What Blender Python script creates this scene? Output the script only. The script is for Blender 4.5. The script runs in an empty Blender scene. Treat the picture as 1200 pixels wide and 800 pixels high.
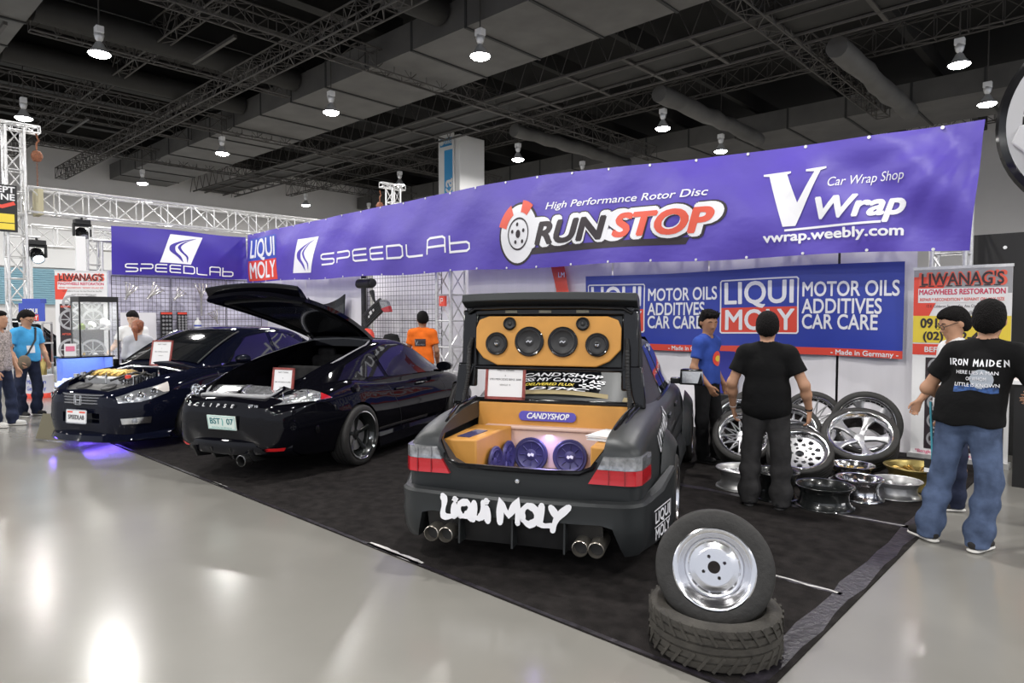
import bpy, math, random
import numpy as np
from math import sin, cos, pi, radians as rad
from mathutils import Matrix, Vector
random.seed(7); np.random.seed(7)
S = bpy.context.scene
COL = S.collection
# ------------------------------------------------------------ camera
cam_d = bpy.data.cameras.new('camera'); cam = bpy.data.objects.new('camera', cam_d); COL.objects.link(cam)
cam_d.sensor_width = 36.0; cam_d.lens = 36.0*786/1200; cam_d.clip_end = 300
cam.location = (0, 0, 1.66); cam.rotation_euler = (rad(90-2.186), 0, rad(42.96)); S.camera = cam
# ------------------------------------------------------------ world, exposure
W = bpy.data.worlds.new('hall_ambient'); S.world = W; W.use_nodes = True
W.node_tree.nodes['Background'].inputs[0].default_value = (0.86, 0.90, 1.0, 1)
W.node_tree.nodes['Background'].inputs[1].default_value = 0.52
S.view_settings.view_transform = 'Standard'; S.view_settings.look = 'None'
S.view_settings.exposure = 0.62; S.view_settings.gamma = 1.0; S.view_settings.use_curve_mapping = False
LAMP_W = 265.0
LAMP_X = (14.0, 5.0, -4.0, -13.8, -21.5, -30.5, -40.6); LAMP_Y = (-17.0, -9.0, -1.4, 6.1, 13.5, 23.5, 28.5)  # outermost column and row are unseen, added to brighten upright surfaces

# ------------------------------------------------------------ materials
def mat(name, col, rough=0.5, metal=0.0, bump=0, bscale=60, mottle=0.0, mscale=8, coat=0.0, emit=None, estr=1.0, spec=0.5, alpha=None, trans=0.0, coords='Object', stretch=None):
    m = bpy.data.materials.new(name); m.use_nodes = True
    nt = m.node_tree; b = nt.nodes['Principled BSDF']
    c = (col[0], col[1], col[2], 1)
    b.inputs['Base Color'].default_value = c; b.inputs['Roughness'].default_value = rough
    b.inputs['Metallic'].default_value = metal; b.inputs['Coat Weight'].default_value = coat
    b.inputs['Coat Roughness'].default_value = 0.04
    b.inputs['Specular IOR Level'].default_value = spec
    b.inputs['Transmission Weight'].default_value = trans
    if emit: b.inputs['Emission Color'].default_value = (*emit, 1); b.inputs['Emission Strength'].default_value = estr
    if alpha is not None: b.inputs['Alpha'].default_value = alpha
    if bump or mottle:
        tc = nt.nodes.new('ShaderNodeTexCoord'); mp = nt.nodes.new('ShaderNodeMapping')
        nt.links.new(tc.outputs[coords], mp.inputs[0])
        if stretch: mp.inputs['Scale'].default_value = stretch
    if mottle:
        n = nt.nodes.new('ShaderNodeTexNoise'); n.inputs['Scale'].default_value = mscale; n.inputs['Detail'].default_value = 5
        nt.links.new(mp.outputs[0], n.inputs['Vector'])
        r = nt.nodes.new('ShaderNodeMapRange'); r.inputs[3].default_value = 1-mottle; r.inputs[4].default_value = 1+mottle
        r.inputs[1].default_value = 0.3; r.inputs[2].default_value = 0.7
        nt.links.new(n.outputs['Fac'], r.inputs[0])
        x = nt.nodes.new('ShaderNodeVectorMath'); x.operation = 'SCALE'; x.inputs[0].default_value = c[:3]
        nt.links.new(r.outputs[0], x.inputs['Scale']); nt.links.new(x.outputs[0], b.inputs['Base Color'])
    if bump:
        n = nt.nodes.new('ShaderNodeTexNoise'); n.inputs['Scale'].default_value = bscale; n.inputs['Detail'].default_value = 3
        nt.links.new(mp.outputs[0], n.inputs['Vector'])
        p = nt.nodes.new('ShaderNodeBump'); p.inputs['Strength'].default_value = bump; p.inputs['Distance'].default_value = 0.02
        nt.links.new(n.outputs['Fac'], p.inputs['Height']); nt.links.new(p.outputs[0], b.inputs['Normal'])
    return m
M = {}
M['floor'] = mat('polished_concrete', (0.225, 0.218, 0.198), 0.20, mottle=0.07, mscale=0.9, bump=0.02, bscale=3, spec=0.5)
M['carpet'] = mat('black_carpet', (0.021, 0.0185, 0.018), 0.95, bump=0.6, bscale=220, mottle=0.4, mscale=9, spec=0.12)
M['tape'] = mat('clear_tape', (0.022, 0.019, 0.025), 0.42, bump=0.4, bscale=25, mottle=0.6, mscale=18)
M['tape_glint'] = mat('tape_glint', (0.6, 0.59, 0.57), 0.25, mottle=0.4, mscale=14)  # pale colour standing in for glints on the clear tape
M['ceiling'] = mat('dark_deck', (0.005, 0.0046, 0.0043), 0.9, mottle=0.3, mscale=0.4)
M['beam'] = mat('dark_steel', (0.015, 0.014, 0.013), 0.7, mottle=0.3, mscale=1.2)
M['truss_dk'] = mat('grey_steel', (0.055, 0.05, 0.046), 0.6, mottle=0.2, mscale=3)
M['duct'] = mat('duct_sheet', (0.095, 0.092, 0.088), 0.6, mottle=0.2, mscale=1.0)
M['seam'] = mat('duct_seam', (0.03, 0.03, 0.03), 0.8)
M['wall'] = mat('painted_wall', (0.66, 0.645, 0.64), 0.8, mottle=0.05, mscale=0.5)
M['alu'] = mat('aluminium', (0.72, 0.72, 0.72), 0.38, 0.55, mottle=0.1, mscale=20)
M['white'] = mat('white_paint', (0.80, 0.80, 0.80), 0.5)
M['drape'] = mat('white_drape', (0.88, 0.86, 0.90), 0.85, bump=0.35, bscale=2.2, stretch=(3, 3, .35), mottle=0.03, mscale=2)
M['purple'] = mat('purple_vinyl', (0.105, 0.070, 0.46), 0.33, bump=0.6, bscale=2.2, mottle=0.06, mscale=1.5, stretch=(1, 1, 1.6))
M['violet'] = mat('violet_vinyl', (0.05, 0.03, 0.33), 0.33, bump=0.35, bscale=1.6, mottle=0.08, mscale=1.5, stretch=(1, 1, 1.6))
M['blue_vinyl'] = mat('blue_vinyl', (0.030, 0.055, 0.40), 0.35, bump=0.35, bscale=2.0, mottle=0.08, mscale=1.5)
M['print_white'] = mat('white_print', (0.90, 0.90, 0.94), 0.4, bump=0.2, bscale=2)
M['print_red'] = mat('red_print', (0.80, 0.075, 0.045), 0.4)
M['print_orange'] = mat('orange_print', (0.85, 0.13, 0.08), 0.4)
M['print_dark'] = mat('dark_print', (0.035, 0.025, 0.03), 0.4)
M['print_blue'] = mat('blue_print', (0.06, 0.10, 0.50), 0.4)
M['print_yellow'] = mat('yellow_print', (0.85, 0.66, 0.06), 0.45)
M['print_grey'] = mat('grey_print', (0.35, 0.35, 0.37), 0.45)
M['paper'] = mat('paper', (0.83, 0.83, 0.84), 0.7)
M['black'] = mat('matte_black', (0.012, 0.012, 0.013), 0.5)
M['black_gl'] = mat('gloss_black', (0.006, 0.006, 0.007), 0.12)
M['rubber'] = mat('tyre_rubber', (0.022, 0.021, 0.020), 0.62, bump=0.15, bscale=60, mottle=0.25, mscale=20)
M['rubber_gr'] = mat('dusty_rubber', (0.040, 0.036, 0.030), 0.7, bump=0.2, bscale=60, mottle=0.3, mscale=12)
M['header'] = mat('header_steel', (0.60, 0.58, 0.56), 0.28, 0.95)
M['chrome'] = mat('chrome', (0.82, 0.83, 0.85), 0.10, 1.0)
M['polish'] = mat('polished_alloy', (0.80, 0.80, 0.82), 0.16, 1.0)
M['silver'] = mat('silver_alloy', (0.62, 0.62, 0.64), 0.30, 0.85)
M['satin'] = mat('satin_alloy', (0.48, 0.48, 0.48), 0.42, 0.9)
M['gold'] = mat('gold_alloy', (0.52, 0.35, 0.11), 0.33, 0.9)
M['goldb'] = mat('bronze_gold', (0.34, 0.27, 0.10), 0.38, 0.9)
M['rim_black'] = mat('black_alloy', (0.018, 0.02, 0.02), 0.25, 0.2, coat=0.6)
M['car_black'] = mat('black_car_paint', (0.003, 0.003, 0.005), 0.25, 0.0, coat=0.6, spec=0.0)
M['car_navy'] = mat('dark_navy_paint', (0.004, 0.005, 0.013), 0.25, 0.0, coat=0.6, spec=0.0)
M['car_grey'] = mat('matte_grey_wrap', (0.030, 0.033, 0.035), 0.42, 0.25, bump=0.03, bscale=300, spec=0.4)
M['glass_dk'] = mat('tinted_glass', (0.006, 0.007, 0.009), 0.03, 0.0, coat=1.0, spec=0.6)
M['clear'] = mat('clear_plastic', (0.9, 0.92, 0.95), 0.03, trans=1.0)
M['glass'] = mat('case_glass', (0.9, 0.95, 0.95), 0.02, alpha=0.10, spec=0.6)
M['lens_smoke'] = mat('smoked_lens', (0.36, 0.37, 0.39), 0.12, 0.6, coat=0.6, mottle=.4, mscale=30)
M['lens_red'] = mat('red_lens', (0.50, 0.012, 0.02), 0.14, coat=0.7)
M['lens_dred'] = mat('dark_red_lens', (0.22, 0.006, 0.012), 0.14, coat=0.7)
M['ochre'] = mat('ochre_leather', (0.60, 0.285, 0.055), 0.5, bump=0.08, bscale=150, mottle=0.07, mscale=6)
M['cone'] = mat('speaker_cone', (0.022, 0.022, 0.024), 0.5)
M['sub_violet_lit'] = mat('violet_lit_cone', (0.045, 0.042, 0.12), 0.4)  # violet light of the boot LED put into the colour
M['lens_clear'] = mat('clear_lamp_lens', (0.62, 0.63, 0.66), 0.16, 0.75, coat=0.6, mottle=.35, mscale=28)
M['frame_red'] = mat('mahogany_frame', (0.28, 0.055, 0.045), 0.35, mottle=0.2, mscale=40)
M['skin'] = mat('skin', (0.50, 0.27, 0.165), 0.55, mottle=0.06, mscale=20)
M['skin_lt'] = mat('fair_skin', (0.66, 0.42, 0.30), 0.55, mottle=0.05, mscale=20)
M['skin_tan'] = mat('tan_skin', (0.36, 0.18, 0.10), 0.55, mottle=0.06, mscale=20)
M['hair'] = mat('black_hair', (0.007, 0.006, 0.006), 0.75, bump=0.9, bscale=120, spec=.15)
M['hair_red'] = mat('auburn_hair', (0.24, 0.07, 0.025), 0.5, bump=0.5, bscale=70, mottle=0.35, mscale=30)
def cloth(n, c, mt=0.12): return mat(n, c, 0.9, bump=0.4, bscale=14, mottle=mt, mscale=9, spec=0.2)
M['tee_black'] = cloth('black_cotton', (0.006, 0.006, 0.0065))
M['tee_blue'] = cloth('blue_cotton', (0.035, 0.075, 0.34))
M['tee_orange'] = cloth('orange_cotton', (0.85, 0.17, 0.02))
M['tee_cyan'] = cloth('sky_blue_cotton', (0.07, 0.36, 0.68))
M['tee_white'] = cloth('white_cotton', (0.78, 0.78, 0.78), 0.05)
M['tee_grey'] = cloth('pale_grey_cotton', (0.52, 0.53, 0.57), 0.05)
M['jeans'] = cloth('blue_denim', (0.080, 0.112, 0.195), 0.4)
M['jeans_dk'] = cloth('dark_denim', (0.022, 0.028, 0.055), 0.3)
M['pants_grey'] = cloth('charcoal_cotton', (0.032, 0.031, 0.032), 0.3)
M['pants_black'] = cloth('black_twill', (0.012, 0.012, 0.013))
M['shoe'] = mat('dark_canvas', (0.02, 0.018, 0.018), 0.8)
M['sole'] = mat('white_rubber', (0.72, 0.70, 0.66), 0.6)
M['eye'] = mat('eye_white', (0.7, 0.68, 0.65), 0.3)
# ------------------------------------------------------------ mesh builder
def T(x=0, y=0, z=0): return Matrix.Translation((x, y, z))
def RX(a): return Matrix.Rotation(rad(a), 4, 'X')
def RY(a): return Matrix.Rotation(rad(a), 4, 'Y')
def RZ(a): return Matrix.Rotation(rad(a), 4, 'Z')
def align(d, up=(0, 0, 1)):            # rotation taking local +Z to d
    return Vector(d).normalized().to_track_quat('Z', 'Y').to_matrix().to_4x4()
_tc = {}
def text_mesh(body, size=1.0, bold=0.0, shear=0.0, ax='CENTER', spacing=1.0):
    k = (body, size, bold, shear, ax, spacing)
    if k not in _tc:
        cu = bpy.data.curves.new('t', 'FONT'); cu.body = body; cu.size = size; cu.offset = bold*size; cu.shear = shear
        cu.align_x = ax; cu.align_y = 'CENTER'; cu.space_character = spacing; cu.resolution_u = 4
        o = bpy.data.objects.new('t', cu); COL.objects.link(o)
        dg = bpy.context.evaluated_depsgraph_get(); e = o.evaluated_get(dg); me = e.to_mesh()
        _tc[k] = ([tuple(v.co) for v in me.vertices], [tuple(p.vertices) for p in me.polygons])
        e.to_mesh_clear(); bpy.data.objects.remove(o); bpy.data.curves.remove(cu)
    return _tc[k]
class MB:
    def __init__(s): s.V = []; s.F = []; s.I = []; s.m = 0; s.zr = 0; s.X = Matrix()
    def vs(s, pts): 
        n = len(s.V); X = s.X
        s.V += [tuple(X @ Vector(p)) for p in pts]; return n
    def f(s, *idx): s.F.append(tuple(idx)); s.I.append(s.m)
    def box(s, c, d, R=None, taper=1.0):
        R = R or Matrix(); hx, hy, hz = d[0]/2, d[1]/2, d[2]/2; C = Vector(c)
        n = s.vs([C+(R @ Vector((sx*hx*(taper if sz > 0 else 1), sy*hy*(taper if sz > 0 else 1), sz*hz))) for sz in (-1, 1) for sx, sy in ((-1, -1), (1, -1), (1, 1), (-1, 1))])
        for q in ((3, 2, 1, 0), (4, 5, 6, 7), (0, 1, 5, 4), (1, 2, 6, 5), (2, 3, 7, 6), (3, 0, 4, 7)): s.f(*[n+i for i in q])
        return s
    def rows(s, R, cu=False, cv=False, flip=False):    # list of equal length rows of points
        n0 = len(s.V); k = len(R[0])
        for r in R: s.vs(r)
        nr = len(R)
        for i in range(nr if cv else nr-1):
            for j in range(k if cu else k-1):
                a = n0+i*k+j; b = n0+i*k+(j+1) % k; c = n0+((i+1) % nr)*k+(j+1) % k; d = n0+((i+1) % nr)*k+j
                s.f(*((a, b, c, d) if not flip else (d, c, b, a)))
        return n0
    def cap(s, n, k, rev=False): s.f(*(range(n, n+k) if not rev else range(n+k-1, n-1, -1)))
    def cyl(s, p0, p1, r0, r1=None, n=12, caps=True):
        return s.tube([p0, p1], [r0, r0 if r1 is None else r1], n, caps)
    def tube(s, pts, r, n=8, caps=True, closed=False):
        P = [Vector(p) for p in pts]; rr = r if isinstance(r, (list, tuple)) else [r]*len(P); rows = []
        up = None
        for i, p in enumerate(P):
            a = P[max(i-1, 0)]; b = P[min(i+1, len(P)-1)]
            if closed: a = P[i-1]; b = P[(i+1) % len(P)]
            t = (b-a).normalized()
            if up is None: up = Vector((0, 0, 1)) if abs(t.z) < .9 else Vector((1, 0, 0))
            u = (up - t*up.dot(t)).normalized(); w = t.cross(u); up = u
            rows.append([p+(u*cos(2*pi*k/n)+w*sin(2*pi*k/n))*rr[i] for k in range(n)])
        n0 = s.rows(rows, cu=True, cv=closed, flip=False)
        if caps and not closed: s.cap(n0, n, True); s.cap(n0+(len(P)-1)*n, n)
        return s
    def lathe(s, prof, n=32, X=None, closed=False, caps=False):   # prof (r, z) about local Z
        X = X or Matrix(); k = len(prof)
        R = [[X @ Vector((r*cos(2*pi*i/n), r*sin(2*pi*i/n), z)) for i in range(n)] for r, z in prof]
        if closed: R.append(R[0])
        n0 = s.rows(R, cu=True)
        if caps: s.cap(n0, n, True); s.cap(n0+(len(R)-1)*n, n)
        return s
    def prism(s, poly, z0, z1, X=None, taper=None):
        X = X or Matrix(); n = len(poly)
        a = s.vs([X @ Vector((x, y, z0)) for x, y in poly]); q = poly
        if taper:
            cxx = sum(p[0] for p in poly)/n; cyy = sum(p[1] for p in poly)/n
            q = [(cxx+(x-cxx)*taper, cyy+(y-cyy)*taper) for x, y in poly]
        b = s.vs([X @ Vector((x, y, z1)) for x, y in q])
        ar = sum(poly[i][0]*poly[(i+1) % n][1]-poly[(i+1) % n][0]*poly[i][1] for i in range(n))
        if ar > 0: s.cap(a, n, True); s.cap(b, n)
        else: s.cap(a, n); s.cap(b, n, True)
        for i in range(n):
            j = (i+1) % n
            s.f(*((a+i, a+j, b+j, b+i) if ar > 0 else (b+i, b+j, a+j, a+i)))
        return s
    def poly(s, pts, warp=None):
        pts = [p if len(p) == 3 else (p[0], p[1], 0) for p in pts]
        n = s.vs([warp(p) for p in pts] if warp else pts); s.cap(n, len(pts)); return s
    def text(s, body, size, X=None, warp=None, bold=0.0, shear=0.0, ax='CENTER', spacing=1.0, sx=1.0, w=None):
        v, f = text_mesh(body, size, 0.0, shear, ax, spacing); e = bold*size
        if w:                                   # fit to width w
            xs = [p[0] for p in v]; sx = w/(max(xs)-min(xs)+2*e)
        k = 0 if e == 0 else (6 if bold < .05 else 14)
        for dx, dy, dz in [(0, 0, 0)]+[(e*cos(2*pi*i/k), e*sin(2*pi*i/k), .00025*(i+1)) for i in range(k)]:      # heavier weight: the glyph printed again around itself
            pts = [Vector(((p[0]+dx)*sx, p[1]+dy, dz)) for p in v]
            if X: pts = [X @ p for p in pts]
            if warp: pts = [warp(p) for p in pts]
            n = s.vs(pts)
            for q in f: s.f(*[n+i for i in q])
        return s
    def stroke(s, pts, w, X=None, warp=None, closed=False):   # flat ribbon of width w along a 2D polyline
        P = [Vector((p[0], p[1])) for p in pts]; L = []; Rr = []; n = len(P)
        ww = w if isinstance(w, (list, tuple)) else [w]*n
        for i, p in enumerate(P):
            a = P[i-1] if (i > 0 or closed) else None; b = P[(i+1) % n] if (i < n-1 or closed) else None
            d1 = (p-a).normalized() if a is not None else None; d2 = (b-p).normalized() if b is not None else None
            if d1 is None: d1 = d2
            if d2 is None: d2 = d1
            n1 = Vector((-d1.y, d1.x)); n2 = Vector((-d2.y, d2.x)); m = (n1+n2)
            m = m.normalized() if m.length > 1e-4 else n1
            k = ww[i]/2/max(.5, m.dot(n1)); L.append(p+m*k); Rr.append(p-m*k)
        f3 = lambda q, i: Vector((q.x, q.y, i*s.zr))
        tr = lambda q, i=0: (warp(X @ f3(q, i) if X else f3(q, i)) if warp else (X @ f3(q, i) if X else f3(q, i)))
        s.rows([[tr(q, i) for i, q in enumerate(Rr)]+([tr(Rr[0])] if closed else []), [tr(q, i) for i, q in enumerate(L)]+([tr(L[0])] if closed else [])]); return s
    def build(s, name, mats, parent=None, loc=None, rot=None, angle=40, bevel=0, smooth=True, sub=0, recalc=False):
        me = bpy.data.meshes.new(name); me.from_pydata([tuple(v) for v in s.V], [], s.F); me.update()
        if not isinstance(mats, (list, tuple)): mats = [mats]
        for m in mats: me.materials.append(M[m] if isinstance(m, str) else m)
        if len(mats) > 1: me.polygons.foreach_set('material_index', s.I)
        if recalc:
            import bmesh
            bm = bmesh.new(); bm.from_mesh(me); bmesh.ops.recalc_face_normals(bm, faces=bm.faces); bm.to_mesh(me); bm.free()
        if smooth:
            me.polygons.foreach_set('use_smooth', [True]*len(me.polygons)); me.set_sharp_from_angle(angle=rad(angle))
        o = bpy.data.objects.new(name, me); COL.objects.link(o)
        if parent is not None: o.parent = parent
        if loc is not None: o.location = loc
        if rot is not None: o.rotation_euler = rot
        if bevel:
            b = o.modifiers.new('bevel', 'BEVEL'); b.width = bevel; b.segments = 2; b.limit_method = 'ANGLE'; b.angle_limit = rad(40)
        if sub:
            b = o.modifiers.new('sub', 'SUBSURF'); b.levels = sub; b.render_levels = sub
        return o
def tag(o, label, cat, group=None, kind=None):
    o['label'] = label; o['category'] = cat
    if group: o['group'] = group
    if kind: o['kind'] = kind
    return o
def thing(name, label, cat, loc=(0, 0, 0), rz=0, group=None):
    o = bpy.data.objects.new(name, None); COL.objects.link(o); o.location = loc; o.rotation_euler = (0, 0, rad(rz)); o.empty_display_size = .1
    return tag(o, label, cat, group)
def struct(o): o['kind'] = 'structure'; return o
def dup(o, parent=None):
    c = o.copy(); COL.objects.link(c); c.parent = parent
    for ch in list(o.children): dup(ch, c)
    return c
def carve(o, cutters, op='DIFFERENCE'):            # boolean, baked into the mesh
    for c in cutters:
        b = o.modifiers.new('b', 'BOOLEAN'); b.operation = op; b.object = c; b.solver = 'EXACT'
    bpy.context.view_layer.update()
    dg = bpy.context.evaluated_depsgraph_get(); me = bpy.data.meshes.new_from_object(o.evaluated_get(dg))
    o.modifiers.clear(); old = o.data; o.data = me; bpy.data.meshes.remove(old)
    me.polygons.foreach_set('use_smooth', [True]*len(me.polygons)); me.set_sharp_from_angle(angle=rad(35))
    for c in cutters:
        d = c.data; bpy.data.objects.remove(c); bpy.data.meshes.remove(d)
def interp(xs, ys, x):                             # monotone cubic through control points
    xs = np.asarray(xs, float); ys = np.asarray(ys, float); h = np.diff(xs); d = np.diff(ys)/h; m = np.zeros(len(xs))
    m[0] = d[0]; m[-1] = d[-1]
    for i in range(1, len(xs)-1):
        if d[i-1]*d[i] > 0: m[i] = 2*d[i-1]*d[i]/(d[i-1]+d[i])
    i = np.clip(np.searchsorted(xs, x)-1, 0, len(h)-1); t = (x-xs[i])/h[i]
    return ys[i]*(1+2*t)*(1-t)**2+m[i]*h[i]*t*(1-t)**2+ys[i+1]*t*t*(3-2*t)+m[i+1]*h[i]*t*t*(t-1)
def rrect(w, h, r, n=5):
    P = []
    for cx, cy, a in ((w/2-r, h/2-r, 0), (-w/2+r, h/2-r, 90), (-w/2+r, -h/2+r, 180), (w/2-r, -h/2+r, 270)):
        P += [(cx+r*cos(rad(a+90*i/n)), cy+r*sin(rad(a+90*i/n))) for i in range(n+1)]
    return P
def circ(r, n=32, cx=0, cy=0): return [(cx+r*cos(2*pi*i/n), cy+r*sin(2*pi*i/n)) for i in range(n)]
# ------------------------------------------------------------ the hall
struct(MB().rows and (lambda m: (m.box((-20, 18, -0.1), (80, 72, 0.2)), m.build('floor', 'floor', smooth=False))[1])(MB()))
struct((lambda m: (m.box((-20, 18, 13.1), (80, 72, 0.2)), m.build('ceiling', 'ceiling', smooth=False))[1])(MB()))
m = MB(); m.box((-47.2, 18, 6.5), (0.4, 72, 13)); struct(m.build('wall_left', 'wall', smooth=False))
m = MB(); m.box((-20, 46.2, 6.5), (80, 0.4, 13)); struct(m.build('wall_back', 'wall', smooth=False))
def truss_mb(m, a, b, w=0.5, h=0.5, r=0.025, step=0.5, br=0.012, n=5):     # box truss from a to b
    a = Vector(a); b = Vector(b); t = (b-a).normalized(); L = (b-a).length
    up = Vector((0, 0, 1)) if abs(t.z) < .9 else Vector((1, 0, 0))
    sd = t.cross(up).normalized(); up = sd.cross(t)
    cr = [sd*sx*w/2+up*sz*h/2 for sx, sz in ((-1, -1), (1, -1), (1, 1), (-1, 1))]
    for c in cr: m.cyl(a+c, b+c, r, n=n+1)
    k = max(1, round(L/step))
    for i in range(k+1):
        p = a+t*(L*i/k)
        for j in range(4): m.cyl(p+cr[j], p+cr[(j+1) % 4], br, n=4, caps=False)
        if i < k:
            q = a+t*(L*(i+1)/k)
            for j in range(4):
                A, B = (cr[j], cr[(j+1) % 4]) if (i % 2) else (cr[(j+1) % 4], cr[j])
                m.cyl(p+A, q+B, br, n=4, caps=False)
def roof_truss(a, b, w=.45, h=.6, step=.75, mt='truss_dk'):
    m = MB(); truss_mb(m, a, b, w, h, .03, step, .016, 4); struct(m.build('roof_truss', mt))
# deep roof beams running away from the aisle
for x in [-1.5-2.55*i for i in range(18)]:
    m = MB(); m.box((x, 7.5, 11.75), (0.28, 15, 0.75)); m.box((x, 7.5, 11.36), (0.46, 15, .06)); struct(m.build('roof_beam', 'beam', smooth=False))
for x in [-2.5-3.9*i for i in range(12)]:
    m = MB(); m.box((x, 31, 12.2), (0.25, 28, 0.7)); struct(m.build('roof_beam', 'beam', smooth=False))
for y in (0.5, 8.6, 25.5, 38): roof_truss((4, y, 11.0), (-46.5, y, 11.0), .4, .8, .9)
roof_truss((4, 11.0, 10.0), (-46.5, 11.0, 10.0), .5, .6, .6)
for x in (-18.8, -7.9, -30, -38.5): roof_truss((x, 0, 10.15), (x, 31, 10.15), .5, .65, .7)
for x in (-24.5, -34): roof_truss((x, 5.1, 10.6), (x, 13.5, 10.6), .3, .8, .7)
# catwalk between the lamps
m = MB()
for y in (18.6, 19.35, 20.6, 21.4):
    m.cyl((5, y, 10), (-46.5, y, 10), .05, n=5)
for i in range(22): m.box((4-2.35*i, 20, 10), (.12, 2.9, .06))
for y in (18.6, 21.4):
    m.cyl((5, y, 11.1), (-46.5, y, 11.1), .04, n=5)
    for i in range(52):
        x = 5-i; m.cyl((x, y, 10), (x-.5, y, 11.1), .02, n=4, caps=False); m.cyl((x-.5, y, 11.1), (x-1, y, 10), .02, n=4, caps=False)
m.m = 1; m.box((-20.7, 20, 10.06), (51, 1.2, .03)); m.box((-20.7, 18.98, 10.06), (51, .7, .03))
struct(m.build('roof_catwalk', ['truss_dk', 'beam']))
for y0, y1, z in ((13.6, 16.9, 10.05), (31.5, 35.5, 10.3), (0.9, 5.0, 10.4)):     # broad flat air ducts
    m = MB(); m.box((-21 if y0 > 1 else -33, (y0+y1)/2, z+.45), (51 if y0 > 1 else 26, y1-y0, .9)); m.m = 1
    for i in range(20):
        xx = 3-2.5*i
        if y0 > 1 or -45.5 < xx < -20.5: m.box((xx, (y0+y1)/2, z+.44), (.09, y1-y0+.04, .96))
    tag(m.build('air_duct', ['duct', 'seam'], smooth=False), {13.6: 'broad flat sheet metal air duct with dark seams, crossing the ceiling before the catwalk', 31.5: 'flat sheet metal air duct low over the far end, behind the long purple banner', .9: 'flat sheet metal air duct at the top left corner of the ceiling'}[y0], 'air duct')
def round_duct(x, y0, y1, r, label):
    m = MB(); P = [(x+random.uniform(-.05, .05), y0+(y1-y0)*i/12, 9.95+random.uniform(-.05, .05)) for i in range(13)]
    m.tube(P, [r*random.uniform(.9, 1.08) for _ in P], 14); tag(m.build('round_duct', 'duct', angle=70), label, 'air duct')
round_duct(-13.2, 22.2, 31.2, .33, 'round wrapped air duct ending above the rotor disc logo of the long banner')
round_duct(-7.9+.9, 22.2, 31.2, .33, 'round wrapped air duct above the right half of the long purple banner')
round_duct(-20.5, 22.2, 31.2, .30, 'round wrapped air duct to the right of the white column')
for x in (-15.5, -10.8, -24, -28.5): 
    m = MB(); P = [(x, 5.1+8.4*i/6, 10.75) for i in range(7)]; m.tube(P, .42, 12); struct(m.build('roof_pipe', 'beam', angle=70))
# cross struts
for x, y in ((-26, 4.5), (-33, 5.5), (-22, 9.5), (-16, 8.7), (-29.5, 11), (-35, 9)):
    m = MB(); m.box((x, y, 10.2), (3.2, .1, .1)); struct(m.build('roof_strut', 'truss_dk', smooth=False))
# ------------------------------------------------------------ high bay lamps
glow = mat('lamp_glow', (1, 1, 1), 0.4, emit=(1, .98, .95), estr=45)
def high_bay():
    t = thing('high_bay_lamp', 'x', 'ceiling lamp')
    m = MB(); m.lathe([(.05, .62), (.10, .60), (.13, .52), (.10, .40), (.06, .34), (.10, .30), (.17, .16), (.27, .03), (.30, 0), (.28, .0), (.16, .15), (.02, .2)], 20)
    m.build('reflector', 'alu', t, angle=50)
    m = MB(); m.box((0, 0, .66), (.26, .2, .2)); m.build('ballast_box', 'white', t, bevel=.02)
    m = MB(); m.cyl((0, 0, .76), (0, 0, 3.2), .02, n=6); m.build('hanging_rod', 'truss_dk', t)
    m = MB(); m.lathe([(.265, .005), (.26, -.03), (.18, -.07), (.001, -.09)], 20); m.build('bulb', glow, t)
    return t
ld = bpy.data.lights.new('high_bay_light', 'AREA'); ld.shape = 'DISK'; ld.size = .5; ld.energy = LAMP_W; ld.color = (1, .975, .94)
lamp_say = {(-22, 6): 'hanging high bay lamp nearest the top left, over the left aisle', (-30, 6): 'hanging high bay lamp right above the left lifting tower', (-22, 14): 'hanging high bay lamp left of the wide flat duct, high above the coupe', (-14, 14): 'largest hanging high bay lamp, above the white column', (-30, 14): 'hanging high bay lamp above the middle of the lattice truss', (-41, 14): 'small hanging high bay lamp above the left part of the lattice truss', (-22, 24): 'hanging high bay lamp just right of the white column', (-22, 28): 'hanging high bay lamp low over the banner, second right of the column', (-14, 24): 'hanging high bay lamp above the rotor disc print of the long banner', (-14, 28): 'hanging high bay lamp touching the banner top above the red stop lettering', (-4, 24): 'hanging high bay lamp at the far right, under open ceiling', (-4, 28): 'hanging high bay lamp beside the round grey sign', (-41, 24): 'far small high bay lamp above the end of the lattice truss', (-30, 24): 'small high bay lamp on top of the far short tower', (-41, 28): 'tiny far high bay lamp left of the far short tower'}
L0 = None
for x in LAMP_X:
    for y in LAMP_Y:
        lo = bpy.data.objects.new('high_bay_light', ld); COL.objects.link(lo); lo.location = (x, y, 8.86)
        if y < 0 or x > 4 or (x, y) in ((5.0, 6.1), (5.0, 13.5)): continue
        if (round(x), round(y)) not in lamp_say: continue
        t = high_bay() if L0 is None else dup(L0); L0 = L0 or t
        t.location = (x, y, 9.0); t['label'] = lamp_say.get((round(x), round(y)), 'hanging high bay lamp over the booth'); t['group'] = 'high bay lamps over the hall'
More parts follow.
